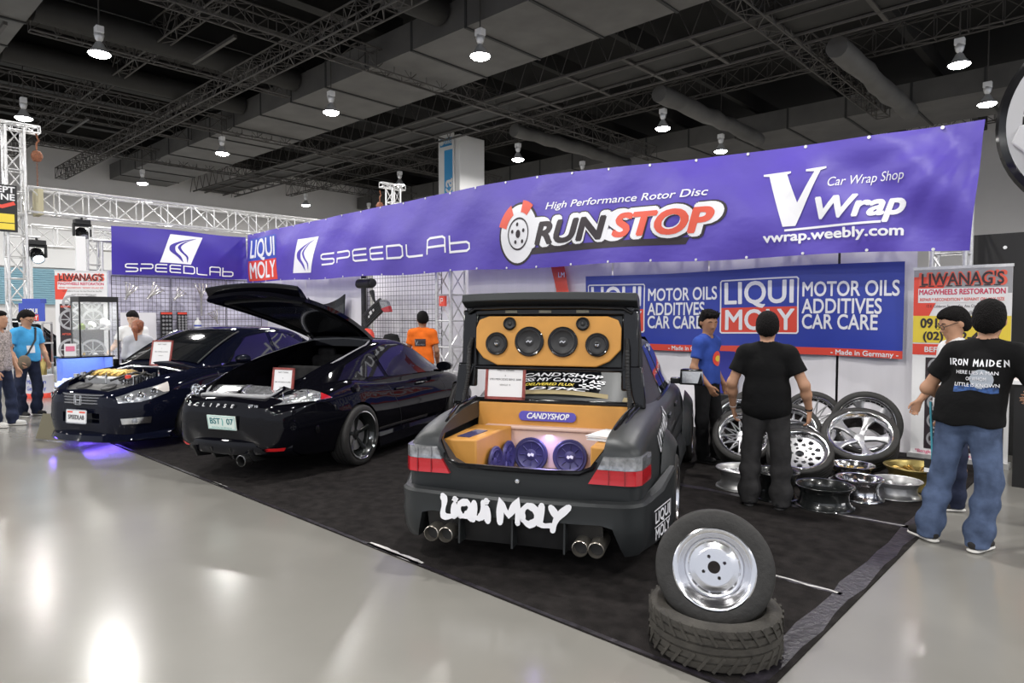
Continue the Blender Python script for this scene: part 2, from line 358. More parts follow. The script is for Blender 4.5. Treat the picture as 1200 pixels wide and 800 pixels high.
# ------------------------------------------------------------ column with hanging sign
cx0, cy0 = -25.9, 24.0
m = MB(); m.box((cx0, cy0, 5.4), (1.55, 1.75, 10.8)); struct(m.build('trim_1', 'white', smooth=False, bevel=.03)); S.objects[-1] if False else None
t = thing('hanging_sign', 'tall blue and white hanging sign on the white column', 'sign', (cx0-.15, cy0-.95, 0))
m = MB(); m.box((0, 0, 8.3), (1.15, .06, 5.2)); m.build('panel', 'white', t, smooth=False)
cyan = mat('cyan_print', (0.06, 0.33, 0.66), .4)
m = MB(); m.X = T(0, -.034, 8.2) @ RX(90); m.poly([(-.12, -2.4), (.5, -2.4), (.5, 1.9), (-.12, 1.9)]); m.poly([(-.45, 2.1), (.45, 2.1), (.45, 2.5), (-.45, 2.5)]); m.build('blue_field', cyan, t)
m = MB(); m.X = T(0, -.04, 8.2) @ RX(90); m.text('Aikka', 1.05, X=T(.17, -.75) @ RZ(90), bold=.02); m.text('Aikka', .3, X=T(.12, 2.3), bold=.015); m.poly(circ(.13, 16, -.32, 2.3)); m.build('lettering', 'white', t)
# ------------------------------------------------------------ carpet
m = MB(); P = [(-10.3, 2.79), (-1.28, 2.79), (-1.19, 2.82), (-1.15, 2.92), (-1.15, 9.2), (-10.3, 9.2)]; m.prism(P, 0, .008); 
carpet = tag(m.build('carpet', 'carpet', smooth=False), 'black exhibition carpet under the three cars', 'carpet')
def tape(pts, w, mt, z=.0088):
    m = MB(); m.stroke(pts, w, X=T(0, 0, z)); return m.build('tape_or_glint_strip', mt, carpet)
def jag(a, b, n, w, s): return [(a[0]+(b[0]-a[0])*i/n+random.uniform(-s, s), a[1]+(b[1]-a[1])*i/n+random.uniform(-s, s)) for i in range(n+1)], [w*random.uniform(.75, 1.2) for i in range(n+1)]
p, w = jag((-1.235, 2.9), (-1.235, 6.4), 14, .125, .003); tape(p, w, 'tape')
p, w = jag((-4.05, 2.822), (-3.45, 2.822), 14, .055, .004); tape(p, w, 'tape_glint')
p, w = jag((-9.6, 2.81), (-1.3, 2.81), 90, .03, .003); tape(p, w, 'tape')
p, w = jag((-6.72, 2.815), (-6.4, 2.815), 8, .04, .004); tape(p, w, 'tape_glint')
p, w = jag((-2.6, 4.24), (-1.25, 4.22), 20, .05, .012); tape(p, w, 'tape')
p, w = jag((-1.75, 4.22), (-1.26, 4.22), 8, .02, .01); tape(p, w, 'tape_glint', .0096)
p, w = jag((-3.3, 5.9), (-1.2, 5.92), 24, .08, .012); tape(p, w, 'tape')
p, w = jag((-1.9, 5.9), (-1.3, 5.93), 8, .012, .01); tape(p, w, 'tape_glint', .0096)
# ------------------------------------------------------------ booth walls
def drape(name, x0, x1, z1, y, axis='x', z0=0.0, amp=.018, k=7.0):
    m = MB(); n = max(8, int(abs(x1-x0)/.09)); R = []
    for j in range(13):
        z = z0+(z1-z0)*j/12; r = []
        for i in range(n+1):
            u = x0+(x1-x0)*i/n; f = amp*(sin(u*k+.6*sin(z*1.3+u))+.6*sin(u*k*2.3+z))*(0.45+.55*(1-j/12))
            r.append((u, y+f, z) if axis == 'x' else (y-f, u, z))
        R.append(r)
    m.rows(R, flip=(axis != 'x')); return m
def panel(x0, x1, z1=2.75, z0=0):
    o = drape('d', x0, x1, z1, 9.16, z0=z0).build('wall_booth_back', 'drape', angle=80); struct(o)
for x0, x1 in ((-17.95, -15.9), (-15.88, -13.25), (-9.72, -7.5), (-7.48, -6.3), (-6.28, -4.6), (-4.58, -2.82), (-2.79, -1.93)): panel(x0, x1)
m = MB(); m.box((-2.805, 9.2, 1.3), (.05, .02, 2.6)); struct(m.build('drape_gap_shade', 'black', smooth=False))  # black strip painted in as the shade of the gap between drapes
m = MB(); m.box((-15.6, 9.30, 1.2), (4.7, .04, 2.4)); m.box((-5.8, 9.30, 1.2), (7.6, .04, 2.4)); m.box((-11.4, 9.75, 1.4), (4.6, .04, 2.8)); struct(m.build('wall_booth_backing', 'drape', smooth=False))
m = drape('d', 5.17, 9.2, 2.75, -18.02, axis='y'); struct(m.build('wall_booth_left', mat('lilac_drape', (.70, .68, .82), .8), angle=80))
# black booth to the right
m = MB(); m.box((1.0, 10.1, 1.32), (5.05, .5, 2.64)); struct(m.build('wall_right', mat('charcoal_board', (.022, .022, .022), .7), smooth=False))
m = MB(); m.box((1.2, 10.2, 2.95), (4.25, .45, .62)); struct(m.build('trim_3', mat('charcoal_fascia', (.03, .03, .03), .6), smooth=False))
m = MB(); m.box((-1.55, 9.6, 2.6), (.03, .3, .5)); m.box((-1.35, 9.9, 2.62), (.5, .03, .45)); m.build('x', 'white', smooth=False) if False else None
# ------------------------------------------------------------ aluminium frame of the booth
def ladder(name, a, b, label, w=.29, axis='x', r=.025):
    m = MB(); A = Vector(a); B = Vector(b); s = Vector((w/2, 0, 0)) if axis == 'x' else Vector((0, w/2, 0))
    m.cyl(A-s, B-s, r, n=10); m.cyl(A+s, B+s, r, n=10); L = (B-A).length; k = int(L/.5)
    for i in range(k+1):
        p = A+(B-A)*(i/k); m.cyl(p-s, p+s, .014, n=6)
        if i < k: q = A+(B-A)*((i+1)/k); m.cyl(p-s if i % 2 else p+s, q+s if i % 2 else q-s, .012, n=6)
    return tag(m.build(name, 'alu'), label, 'truss')
def upright(x, y, h, w, label):
    m = MB(); truss_mb(m, (x, y, 0), (x, y, h), w, w, .03, .55, .014, 8)
    return tag(m.build('truss_upright', 'alu'), label, 'truss')
upright(-10.05, 9.0, 2.6, .40, 'aluminium lattice upright behind the person in orange, beside the wire grid')
upright(-1.66, 9.55, 3.0, .34, 'aluminium lattice upright at the right end of the purple banner')
m = MB(); truss_mb(m, (-17.9, 8.72, 3.55), (-1.4, 8.72, 3.35), .3, .3, .025, .5, .012, 6)
tag(m.build('truss_beam', 'alu'), 'aluminium lattice beam carrying the long purple banner', 'truss')
m = MB(); truss_mb(m, (-18.2, 4.9, 3.6), (-18.2, 8.9, 3.6), .3, .3, .025, .5, .012, 6)
tag(m.build('truss_beam', 'alu'), 'aluminium lattice beam carrying the small violet banner', 'truss')
upright(-18.22, 4.93, 3.45, .3, 'aluminium lattice upright at the left end of the small violet banner')
m = MB(); m.box((-18.0, 4.62, 1.75), (.1, .2, 3.5)); tag(m.build('white_post', 'white', smooth=False, bevel=.01), 'plain white post left of the small violet banner', 'post')
# ------------------------------------------------------------ long banner
XS = [-17.72, -13, -7.9, -4.2, -1.2]
def zt(X): return float(interp(XS, [3.85, 3.93, 3.99, 3.79, 3.69], X))
def zb(X): return float(interp(XS, [2.57, 2.52, 2.475, 2.42, 2.36], X))
def fY(X, v):
    w = min(1, max(0, (X+4.2)/3)); c = .05*w*sin(9*(X+1.2)*.6+7*v)*(.3+.7*v*(1-v)*4)
    dx = -(X+1.2); th = math.atan2((1-v)*1.3, max(dx, .001)); c += .030*(abs(sin(9*th+.4))*2-1)*math.exp(-math.hypot(dx, (1-v)*1.3)/1.1)*min(1, math.hypot(dx, (1-v)*1.3)*2)
    return 8.5-.04*sin(v*pi)-.018*sin(X*1.7+v*4)-.012*sin(X*4.1-v*7)-c
def fw(p):                                     # (X, v, lift) on the long banner
    X, v = p[0], p[1]; vv = v
    sag = .025*sin(X*1.9)*(1-v)
    xe = X+(.0 if X < -2.2 else -(X+2.2)*.11*(1-v))
    return Vector((xe, fY(X, v)-p[2], zb(X)+(zt(X)-zb(X))*vv+sag*.6))
t = thing('long_banner', 'long purple vinyl banner across the top of the booth', 'banner', (0, 0, 0))
m = MB(); nx = 260
m.rows([[fw((XS[0]+(XS[-1]-XS[0])*i/nx, j/14, 0)) for i in range(nx+1)] for j in range(15)])
m.build('banner_sheet', 'purple', t, angle=80)
def pr_(name, mt, fn, parent=t, lift=.006, warp=fw):
    import bmesh
    m = MB(); fn(m, lambda p: Vector((p[0], p[1], p[2]+lift))); o = m.build(name, mt, parent, smooth=False)
    bm = bmesh.new(); bm.from_mesh(o.data); bmesh.ops.triangulate(bm, faces=bm.faces)
    for _ in range(6):                          # fine enough to follow the folds of the cloth
        lg = [e for e in bm.edges if abs(e.verts[0].co.x-e.verts[1].co.x) > .09 or abs(e.verts[0].co.y-e.verts[1].co.y) > .12]
        if not lg: break
        bmesh.ops.subdivide_edges(bm, edges=lg, cuts=1); bmesh.ops.triangulate(bm, faces=[f for f in bm.faces if len(f.verts) > 3])
    for v in bm.verts: v.co = warp(tuple(v.co))
    bm.to_mesh(o.data); bm.free(); return o
def dens(poly, k=6):
    o = []
    for i in range(len(poly)):
        a = poly[i]; b = poly[(i+1) % len(poly)]
        o += [(a[0]+(b[0]-a[0])*j/k, a[1]+(b[1]-a[1])*j/k) for j in range(k)]
    return o
def patch(m, wp, x0, x1, v0, v1, n=10):
    m.rows([[wp((x0+(x1-x0)*i/n, v0+(v1-v0)*j/4, 0)) for i in range(n+1)] for j in range(5)])
def box_logo(x0, x1, v0, vm, v1, parent, warp, pre='', blue='print_blue', frame=False, k=1.0):
    pr_('logo_blue_field', blue, lambda m, w: patch(m, w, x0, x1, vm, v1), parent, .004, warp)
    pr_('logo_red_field', 'print_red', lambda m, w: patch(m, w, x0, x1, v0, vm), parent, .005, warp)
    W = x1-x0; hT = v1-vm; hB = vm-v0
    def txt(m, w):
        m.text('LIQUI', 1, X=T((x0+x1)/2, (vm+v1)/2-.02*hT) @ Matrix.Diagonal((1, hT*1.12, 1, 1)), warp=w, bold=.02, w=W*.9)
        m.text('MOLY', 1, X=T((x0+x1)/2, (v0+vm)/2-.03*hB) @ Matrix.Diagonal((1, hB*1.12, 1, 1)), warp=w, bold=.02, w=W*.9)
    pr_('logo_lettering', 'print_white', txt, parent, .009, warp)
    if frame:
        def fr(m, w): m.stroke([(x0+.02, v0), (x1-.02, v0), (x1, v0+.02), (x1, v1-.02), (x1-.02, v1), (x0+.02, v1), (x0, v1-.02), (x0, v0+.02)], .02, warp=w, closed=True)
        pr_('logo_frame', 'print_white', fr, parent, .010, warp)
SPD = {'S': [[(1, 1), (.12, 1), (0, .88), (0, .62), (.12, .52), (.88, .48), (1, .38), (1, .12), (.88, 0), (0, 0)]], 'P': [[(0, 0), (0, .42), (.88, .42), (1, .54), (1, .88), (.88, 1), (0, 1)]],
       'E': [[(1, 1), (.12, 1), (0, .88), (0, .12), (.12, 0), (1, 0)], [(0, .5), (.96, .5)]], 'D': [[(0, 0), (0, 1), (.85, 1), (1, .85), (1, .15), (.85, 0), (-.07, 0)]], 'L': [[(0, 1), (0, .12), (.12, 0), (1, 0)]],
       'A': [[(0, 0), (0, 1.1), (.14, 1.24), (.86, 1.24), (1, 1.1), (1, 0)], [(0, .55), (1, .55)]], 'b': [[(0, 1.24), (0, 0), (.86, 0), (1, .14), (1, .5), (.86, .64), (0, .64)]]}
def speed_word(m, w, x0, x1, v0, h, aspect, sl=0.0):
    n = 8; cw = (x1-x0)/n; gx = cw*.80
    for i, ch in enumerate('SPEEDLAb'):
        for st in SPD[ch]:
            P = []
            for a, b in zip(st, st[1:]): P += [(a[0]+(b[0]-a[0])*k/4, a[1]+(b[1]-a[1])*k/4) for k in range(4)]
            P.append(st[-1])
            Q = [(x0+i*cw+p[0]*gx, p[1]*h*aspect) for p in P]
            m.stroke(Q, h*aspect*.17, warp=lambda q: w((q[0], v0+q[1]/aspect+(q[0]-x0)*sl, q[2])))
def swoosh(m, w, x0, v0, W, H, sh):            # the two curved strokes of the tilted square logo
    f = lambda u, v: (x0+u*W+v*sh, v0+v*H)
    for pts, th in (([.72, .54, .24, .20, .42, .84], .19), ([.86, .80, .52, .42, .56, .86], .10)):
        L = []; R_ = []
        for i in range(25):
            s = i/24; v = .06+.88*s; c = float(interp([0, .2, .45, .6, .82, 1], pts, np.array([s]))[0])
            wd = th*sin(pi*min(1, s*.98+.01))**.9
            L.append(f(c-wd/2, v)); R_.append(f(c+wd/2, v))
        m.rows([[w((p[0], p[1], 0)) for p in L], [w((p[0], p[1], 0)) for p in R_]], flip=True)
box_logo(-17.6, -16.1, .03, .44, .90, t, fw)
pr_('tilted_logo', 'print_white', lambda m, w: m.poly(dens([(-15.32, .12), (-14.42, .12), (-14.08, .72), (-14.98, .72)]), w))
pr_('logo_swoosh', 'purple', lambda m, w: swoosh(m, w, -15.32, .12, .9, .6, .34), lift=.010)
pr_('speed_lettering', 'print_white', lambda m, w: speed_word(m, w, -13.95, -8.85, .24, .17, 1.3))
# rotor disc logo
def disc_pts(rx, ry, cx=-7.72, cv=.385, n=40, a0=0, a1=360, sh=.22): return [(cx+rx*cos(rad(a0+(a1-a0)*i/n))+sh*ry*sin(rad(a0+(a1-a0)*i/n)), cv+ry*sin(rad(a0+(a1-a0)*i/n))) for i in range(n if a1-a0 == 360 else n+1)]
pr_('disc_shadow', 'print_dark', lambda m, w: m.poly(disc_pts(.44, .345), w), lift=.004)
pr_('disc_print', 'print_white', lambda m, w: m.poly(disc_pts(.40, .32), w), lift=.008)
def pads(m, w):
    for a0, a1 in ((55, 85), (118, 165)):
        m.poly(disc_pts(.47, .365, a0=a0, a1=a1, n=8)+disc_pts(.28, .235, a0=a0, a1=a1, n=8)[::-1], w)
pr_('brake_pads_print', 'print_orange', pads, lift=.012)
pr_('disc_ring_print', 'print_dark', lambda m, w: m.stroke(disc_pts(.22, .17), .02, warp=w, closed=True), lift=.012)
def holes(m, w):
    m.poly(disc_pts(.05, .045), w)
    for k in range(5):
        a = rad(72*k+20); m.poly(disc_pts(.026, .022, cx=-7.72+.13*cos(a), cv=.385+.105*sin(a), n=12), w)
pr_('disc_holes_print', 'print_dark', holes, lift=.014)
ry = lambda body, x0, x1, v, h, bold, col, lift, sl: pr_(body[0], col, lambda m, w: m.text(body[1], 1, X=T((x0+x1)/2, 0) @ Matrix.Diagonal((1, h, 1, 1)), warp=lambda q: w((q[0], v+q[1]+(q[0]-x0)*sl, q[2])), bold=bold, shear=.25, w=x1-x0), lift=lift)
pr_('logo_underline', 'print_dark', lambda m, w: m.poly(dens([(-7.62, .15), (-4.62, .17), (-4.55, .24), (-7.6, .22)], 12), w), lift=.003)
ry(('run_shadow', 'RUNSTOP'), -7.66, -4.06, .36, .40, .115, 'print_dark', .004, .008)
ry(('run_outline', 'RUNSTOP'), -7.62, -4.10, .365, .38, .095, 'print_white', .008, .008)
ry(('run_lettering', 'RUN'), -7.42, -5.98, .355, .33, .045, 'print_dark', .013, .008)
ry(('stop_lettering', 'STOP'), -5.90, -4.22, .375, .33, .045, 'print_orange', .013, .008)
ry(('tagline_lettering', 'High Performance Rotor Disc'), -7.15, -4.27, .655, .105, .012, 'print_white', .008, .004)
# wrap shop logo
V0, Vh = .27, .5
VP = [(0, 1), (.46, 1), (.46, .965), (.40, .95), (.565, .42), (.83, .95), (.70, .965), (.70, 1), (1, 1.02), (1, .985), (.92, .96), (.54, 0), (.34, 0), (.10, .95), (0, .965)]
pr_('big_letter', 'print_white', lambda m, w: m.poly(dens([(-3.52+a*.76, V0+b*Vh) for a, b in VP], 4), w), lift=.01)
ry(('wrap_lettering', 'Wrap'), -2.92, -1.93, .40, .27, .035, 'print_white', .012, .0)
ry(('shop_lettering', 'Car Wrap Shop'), -2.75, -1.93, .635, .115, .0, 'print_white', .01, .0)
pr_('logo_line', 'print_white', lambda m, w: m.poly(dens([(-3.24, .225), (-2.15, .245), (-2.15, .265), (-3.24, .245)], 8), w), lift=.01)
pr_('web_lettering', 'print_white', lambda m, w: m.text('vwrap.weebly.com', 1, X=T(-2.7, .175) @ Matrix.Diagonal((1, .125, 1, 1)), warp=w, bold=.03, w=1.6), lift=.01)
m = MB()
for i in range(24):
    X = XS[0]+.3+i*.72; m.cyl(fw((X, .985, .002)), fw((X, .985, .012)), .02, n=8); m.cyl(fw((X, .015, .002)), fw((X, .015, .012)), .018, n=8)
g = m.build('eyelets', 'alu', t); g['kind'] = 'stuff'
# ------------------------------------------------------------ small violet banner on the left
def sw(p): return Vector((-17.86+.02*sin(p[0]*3+p[1]*5)+.03*sin(p[1]*pi)+p[2], p[0], 2.66+p[1]*1.15+.02*sin(p[0]*2.2)))
t2 = thing('banner', 'violet vinyl banner on the left side of the booth, with one logo', 'banner')
m = MB(); m.rows([[sw((5.22+3.3*i/40, j/8, 0)) for i in range(41)] for j in range(9)]); m.build('banner_sheet', 'violet', t2, angle=80)
pr_('tilted_logo', 'print_white', lambda m, w: m.poly(dens([(6.28, .27), (7.04, .27), (7.34, .90), (6.56, .90)]), w), t2, .008, sw)
pr_('logo_swoosh', 'violet', lambda m, w: swoosh(m, w, 6.28, .27, .76, .63, .29), t2, .014, sw)
pr_('speed_lettering', 'print_white', lambda m, w: speed_word(m, w, 5.52, 8.2, .07, .155, 1.15), t2, .01, sw)
# ------------------------------------------------------------ blue banner on the back wall
def bw(p): return Vector((p[0], 9.06+.012*sin(p[0]*2.3+p[1]*3)-.01*sin(p[0]*5.1)-p[2], p[1]+.012*sin(p[0]*1.5)))
t3 = thing('wall_banner', 'blue and red vinyl banner hung on the white back wall', 'banner')
m = MB(); m.rows([[bw((-6.75+4.71*i/60, 1.145+1.165*j/8, 0)) for i in range(61)] for j in range(9)]); m.build('banner_sheet', 'blue_vinyl', t3, angle=80)
pr_('red_stripe', 'print_red', lambda m, w: patch(m, w, -6.75, -2.04, 1.145, 1.24, 40), t3, .004, bw)
for x0, x1 in ((-6.69, -5.61), (-4.36, -3.27)): box_logo(x0, x1, 1.42, 1.775, 2.16, t3, bw, blue='blue_vinyl', frame=True)
def oil(x0, x1):
    def fn(m, w):
        for s, v, k in (('MOTOR OILS', 1.985, 1.0), ('ADDITIVES', 1.765, .84), ('CAR CARE', 1.565, .80)):
            m.text(s, .265, X=T(x0+(x1-x0)*k/2, v), warp=w, bold=.02, w=(x1-x0)*k)
    pr_('product_lettering', 'print_white', fn, t3, .008, bw)
oil(-5.55, -4.42); oil(-3.22, -2.09)
pr_('origin_lettering', 'print_white', lambda m, w: (m.text('- Made in Germany -', .09, X=T(-2.47, 1.187), warp=w, bold=.02, w=.78), m.text('- Made in Germany -', .09, X=T(-4.8, 1.187), warp=w, bold=.02, w=.78)), t3, .01, bw)
# ------------------------------------------------------------ rotor sign of the neighbouring booth, black
t = thing('round_sign', 'large round dark sign with grey rings standing on the black wall', 'sign', (-.13, 10.62, 3.05))
m = MB(); X = T(0, 0, .95) @ RX(90); m.lathe([(1.18, -.25), (1.24, -.2), (1.24, .2), (1.2, .25), (1.13, .26), (1.13, .22), (0.01, .22)], 64, X); m.lathe([(.01, -.25), (1.18, -.25)], 64, X); m.build('disc', 'black_gl', t, angle=20)
m = MB(); m.lathe([(1.12, .23), (1.12, .29), (.96, .29), (.96, .23)], 64, X); m.build('outer_ring', mat('sign_grey', (.42, .42, .43), .5), t)
m = MB(); m.lathe([(.93, .23), (.93, .25), (.68, .25), (.68, .23)], 64, X); m.build('inner_ring', mat('sign_dark', (.10, .095, .10), .5), t)
m = MB(); m.prism([(-1.06, -.22), (-.98, -.02), (-.8, .0), (-.74, .12), (-.3, .2), (.5, .1), (.8, -.3), (.5, -.7), (-.8, -.7), (-.94, -.34)], .26, .36, X); m.build('emblem', mat('sign_light', (.50, .50, .51), .45), t, bevel=.02)
# ------------------------------------------------------------ wheels
def polar_plate(m, keep, r0, r1, z, th, nr=14, nt=96):
    rs = [r0+(r1-r0)*i/nr for i in range(nr+1)]
    K = [[keep((rs[i]+rs[i+1])/2, 2*pi*(j+.5)/nt) for j in range(nt)] for i in range(nr)]
    zf = z if callable(z) else (lambda r: z)
    pt = lambda i, j, dz: (rs[i]*cos(2*pi*j/nt), rs[i]*sin(2*pi*j/nt), zf(rs[i])+dz)
    idx = {}
    def V(i, j, k):
        key = (i, j % nt, k)
        if key not in idx: idx[key] = m.vs([pt(i, j % nt, 0 if k == 0 else -th)])
        return idx[key]
    for i in range(nr):
        for j in range(nt):
            if not K[i][j]: continue
            m.f(V(i, j, 0), V(i+1, j, 0), V(i+1, j+1, 0), V(i, j+1, 0))
            m.f(V(i, j, 1), V(i, j+1, 1), V(i+1, j+1, 1), V(i+1, j, 1))
            if not K[i][(j+1) % nt]: m.f(V(i, j+1, 0), V(i+1, j+1, 0), V(i+1, j+1, 1), V(i, j+1, 1))
            if not K[i][j-1]: m.f(V(i, j, 1), V(i+1, j, 1), V(i+1, j, 0), V(i, j, 0))
            if i == 0 or not K[i-1][j]: m.f(V(i, j, 0), V(i, j+1, 0), V(i, j+1, 1), V(i, j, 1))
            if i == nr-1 or not K[i+1][j]: m.f(V(i+1, j, 1), V(i+1, j+1, 1), V(i+1, j+1, 0), V(i+1, j, 0))
def spoke(m, a, pts, z0, z1, th):               # pts: (r, halfwidth) outline, height from z0 at hub to z1 at rim
    ra, rb = pts[0][0], pts[-1][0]; L = []; R_ = []
    for r, w in pts:
        z = z0+(z1-z0)*(r-ra)/(rb-ra)
        L.append((r, w, z)); R_.append((r, -w, z))
    Q = RZ(a); rows = []
    for (r, w, z) in L: rows.append([Q @ Vector(p) for p in ((r, -w, z-th), (r, -w, z-th*.25), (r, -w*.6, z), (r, w*.6, z), (r, w, z-th*.25), (r, w, z-th))])
    n0 = m.rows(rows, flip=True); 
def tyre_mb(R, rr, w, n=56, grooves=4, blocks=False):
    m = MB(); h = w/2; P = [(rr, h*.80), (rr+.006, h*.93), (rr+.35*(R-rr), h*1.0), (R-.035, h*.985), (R-.014, h*.93), (R-.004, h*.86)]
    for i in range(grooves):
        z = h*.72*(1-2*(i+.5)/grooves); P += [(R, z+.012), (R, z+.006), (R-.009, z+.004), (R-.009, z-.004), (R, z-.006)]
    P += [(R-.004, -h*.86), (R-.014, -h*.93), (R-.035, -h*.985), (rr+.35*(R-rr), -h), (rr+.006, -h*.93), (rr, -h*.80)]
    m.lathe(P[::-1], n)
    if blocks:
        for k in range(64):
            a = 360*k/64
            for s in (1, -1):
                m.X = RZ(a); m.box((R-.003, 0, s*h*.83), (.016, .017, h*.26)); 
        m.X = Matrix()
    return m
def rim_mb(rr, w, style, lip=.05, sp='m', n=48):
    """two material slots: 0 lip and barrel, 1 spokes"""
    m = MB(); h = w/2
    prof = [(rr+.010, h*.86), (rr+.014, h*.96), (rr+.008, h), (rr-.004, h*.985), (rr-.012, h*.93), (rr-.020, h-lip*.55), (rr-.034, h-lip), (rr-.040, h-lip-.02), (rr-.045, -h*.75), (rr-.012, -h*.9), (rr+.008, -h), (rr+.014, -h*.96), (rr+.010, -h*.86), (rr-.006, -h*.82), (rr-.022, -h*.6), (rr-.034, -h*.35), (rr-.034, h*.3), (rr-.018, h*.55), (rr-.002, h*.8)]
    m.lathe(prof[::-1], n, closed=True)
    m.m = 1; ro = rr-.034; zr = h-lip-.004
    if style == 'star':
        for k in range(5): spoke(m, 72*k+90, [(.035, .034), (.09, .026), (ro*.62, .026), (ro*.85, .046), (ro, .075)], zr-.035, zr+.006, .035)
        m.lathe([(.001, zr-.028), (.05, zr-.03), (.06, zr-.04), (.06, zr-.07)], 20)
    elif style == 'six':
        for k in range(6): spoke(m, 60*k, [(.03, .026), (.08, .022), (ro*.7, .022), (ro, .034)], zr-.03, zr, .03)
        m.lathe([(.001, zr-.02), (.04, zr-.022), (.05, zr-.03), (.05, zr-.07)], 20)
    elif style == 'mesh':
        for k in range(14):
            for s in (-1, 1):
                a = 360*k/14; b = a+s*26; A = Vector((.06*cos(rad(a)), .06*sin(rad(a)), zr-.02)); B = Vector((ro*cos(rad(b)), ro*sin(rad(b)), zr))
                m.tube([A, (A+B)/2+Vector((0, 0, .006)), B], .0075, 5, caps=False)
        m.lathe([(.001, zr-.0), (.03, zr-.002), (.065, zr-.012), (.075, zr-.05)], 20)
    elif style == 'holes':
        def keep(r, t):
            u = r/ro
            for nn, rc, hr, off in ((10, .80, .13, 0), (10, .55, .10, .5), (5, .33, .06, 0)):
                a = (t*nn/(2*pi)-off) % 1-.5; d = math.hypot((a*2*pi/nn)*r, r-rc*ro)
                if d < hr*ro: return False
            return r > .036
        polar_plate(m, keep, .03, ro, lambda r: zr-.02+.02*(r/ro)**2, .02, 18, 110)
    elif style == 'gold':
        for k in range(10): spoke(m, 36*k, [(.03, .014), (.07, .011), (ro*.75, .012), (ro, .024)], zr-.03, zr, .025); spoke(m, 36*k+11, [(.05, .007), (ro*.6, .007), (ro, .012)], zr-.034, zr-.004, .02)
        m.lathe([(.001, zr-.015), (.035, zr-.018), (.06, zr-.03), (.065, zr-.06)], 20)
    elif style == 'deep':
        def keep(r, t): return not (.62*ro < r < .9*ro and ((t*8/(2*pi)) % 1) < .55) and r > .03
        polar_plate(m, keep, .028, ro, lambda r: zr-.05, .02, 12, 96)
    elif style == 'disc4':
        def keep(r, t):
            if r < .031: return False
            for k in range(4):
                if math.hypot(r*cos(t)-.056*cos(rad(90*k+15)), r*sin(t)-.056*sin(rad(90*k+15))) < .0085: return False
            return True
        polar_plate(m, keep, .026, ro, lambda r: zr-.035-.03*max(0, (r/ro-.6)), .02, 26, 130)
        for k in range(12):
            a = rad(30*k+8); m.lathe([(.001, .008), (.006, .007), (.008, 0)], 8, T(ro*.84*cos(a), ro*.84*sin(a), zr-.04))
        m.lathe([(ro, zr-.045), (ro-.012, zr-.028), (ro-.022, zr-.030), (ro-.03, zr-.04)], 60)
    elif style == 'thin':
        for k in range(5): spoke(m, 72*k+18, [(.03, .030), (.07, .022), (ro*.8, .024), (ro, .034)], zr-.05, zr, .03)
        m.lathe([(.001, zr-.035), (.04, zr-.038), (.05, zr-.06)], 20)
    if style in ('star', 'mesh', 'holes'):     # rivets on the lip
        for k in range(30):
            a = rad(12*k+3); m.lathe([(.001, .006), (.004, .005), (.005, 0)], 6, T((rr-.028)*cos(a), (rr-.028)*sin(a), h-lip*.82))
    return m
def wheel(parent, loc, rot, R, rr, w, style, mats, tyre='rubber', lip=.03, label=None, name='wheel', blocks=False):
    """rim (root of the wheel) with its tyre as child; local +Z is the outer face"""
    t = rim_mb(rr, w, style, lip).build(name, mats, parent, angle=35)
    t.matrix_local = T(*loc) @ rot
    if R: tyre_mb(R, rr, w, blocks=blocks).build('tyre', tyre, t, angle=50)
    return t
# ------------------------------------------------------------ car body tools
def fil(pts, n=4):
    out = []; N = len(pts)
    for i, (y, z, r) in enumerate(pts):
        if r == 0 or i in (0, N-1): out.append((y, z)); continue
        p = Vector((y, z)); a = Vector(pts[i-1][:2]); b = Vector(pts[i+1][:2])
        ra = min(r, (a-p).length*.49); rb = min(r, (b-p).length*.49)
        A = p+(a-p).normalized()*ra; B = p+(b-p).normalized()*rb
        for k in range(n+1):
            t = k/n; q = A*(1-t)**2+p*2*t*(1-t)+B*t*t; out.append((q.x, q.y))
    return out
def loft(X, C, prof, ns=64, xs=None):
    """X control stations, C dict of control values, prof(values) half profile bottom to top"""
    if xs is None: xs = np.linspace(X[0], X[-1], ns)
    m = MB(); R = []; vals = {k: interp(X, v, xs) for k, v in C.items()}
    for i, x in enumerate(xs):
        h = prof({k: float(v[i]) for k, v in vals.items()})
        ring = [(x, y, z) for y, z in h]+[(x, -y, z) for y, z in h[::-1] if abs(y) > 1e-6]
        R.append(ring)
    n0 = m.rows(R, cu=True); k = len(R[0]); m.cap(n0, k, True); m.cap(n0+(len(R)-1)*k, k)
    return m
def cutter(m): 
    o = m.build('cut', 'black', recalc=True); o.hide_render = True; return o
def well(x, z, r, y0=.45, y1=1.3):
    o = []
    for s in (1, -1):
        m = MB(); m.cyl((x, s*y0, z), (x, s*y1, z), r, n=48); o.append(cutter(m))
    return o
def plaque(name, label, loc, rz, tilt, w, h, lines):
    t = thing(name, label, 'sign', loc, rz)
    X = RX(90-tilt)
    m = MB(); fw_ = .022
    for (cx, cy, sx, sy) in ((0, fw_/2, w, fw_), (0, h-fw_/2, w, fw_), (-w/2+fw_/2, h/2, fw_, h), (w/2-fw_/2, h/2, fw_, h)): m.X = X; m.box((cx, cy, 0), (sx, sy, .018))
    m.build('frame', 'frame_red', t, smooth=False)
    m = MB(); m.X = X; m.box((0, h/2, 0), (w-.02, h-.02, .008)); m.build('paper', 'paper', t, smooth=False)
    m = MB(); m.X = X
    for (s, y, sz) in lines: m.text(s, sz, X=T(0, h*y, .006))
    m.build('lettering', 'print_dark', t, smooth=False)
    m = MB(); m.X = X; m.box((0, h*.28, -.035), (.06, h*.55, .008), R=RX(-14)); m.build('stand', 'frame_red', t, smooth=False)
    return t

def carve_in(root, o, cutters):
    bpy.context.view_layer.update()
    for c in cutters: c.matrix_world = root.matrix_world.copy()
    carve(o, cutters)
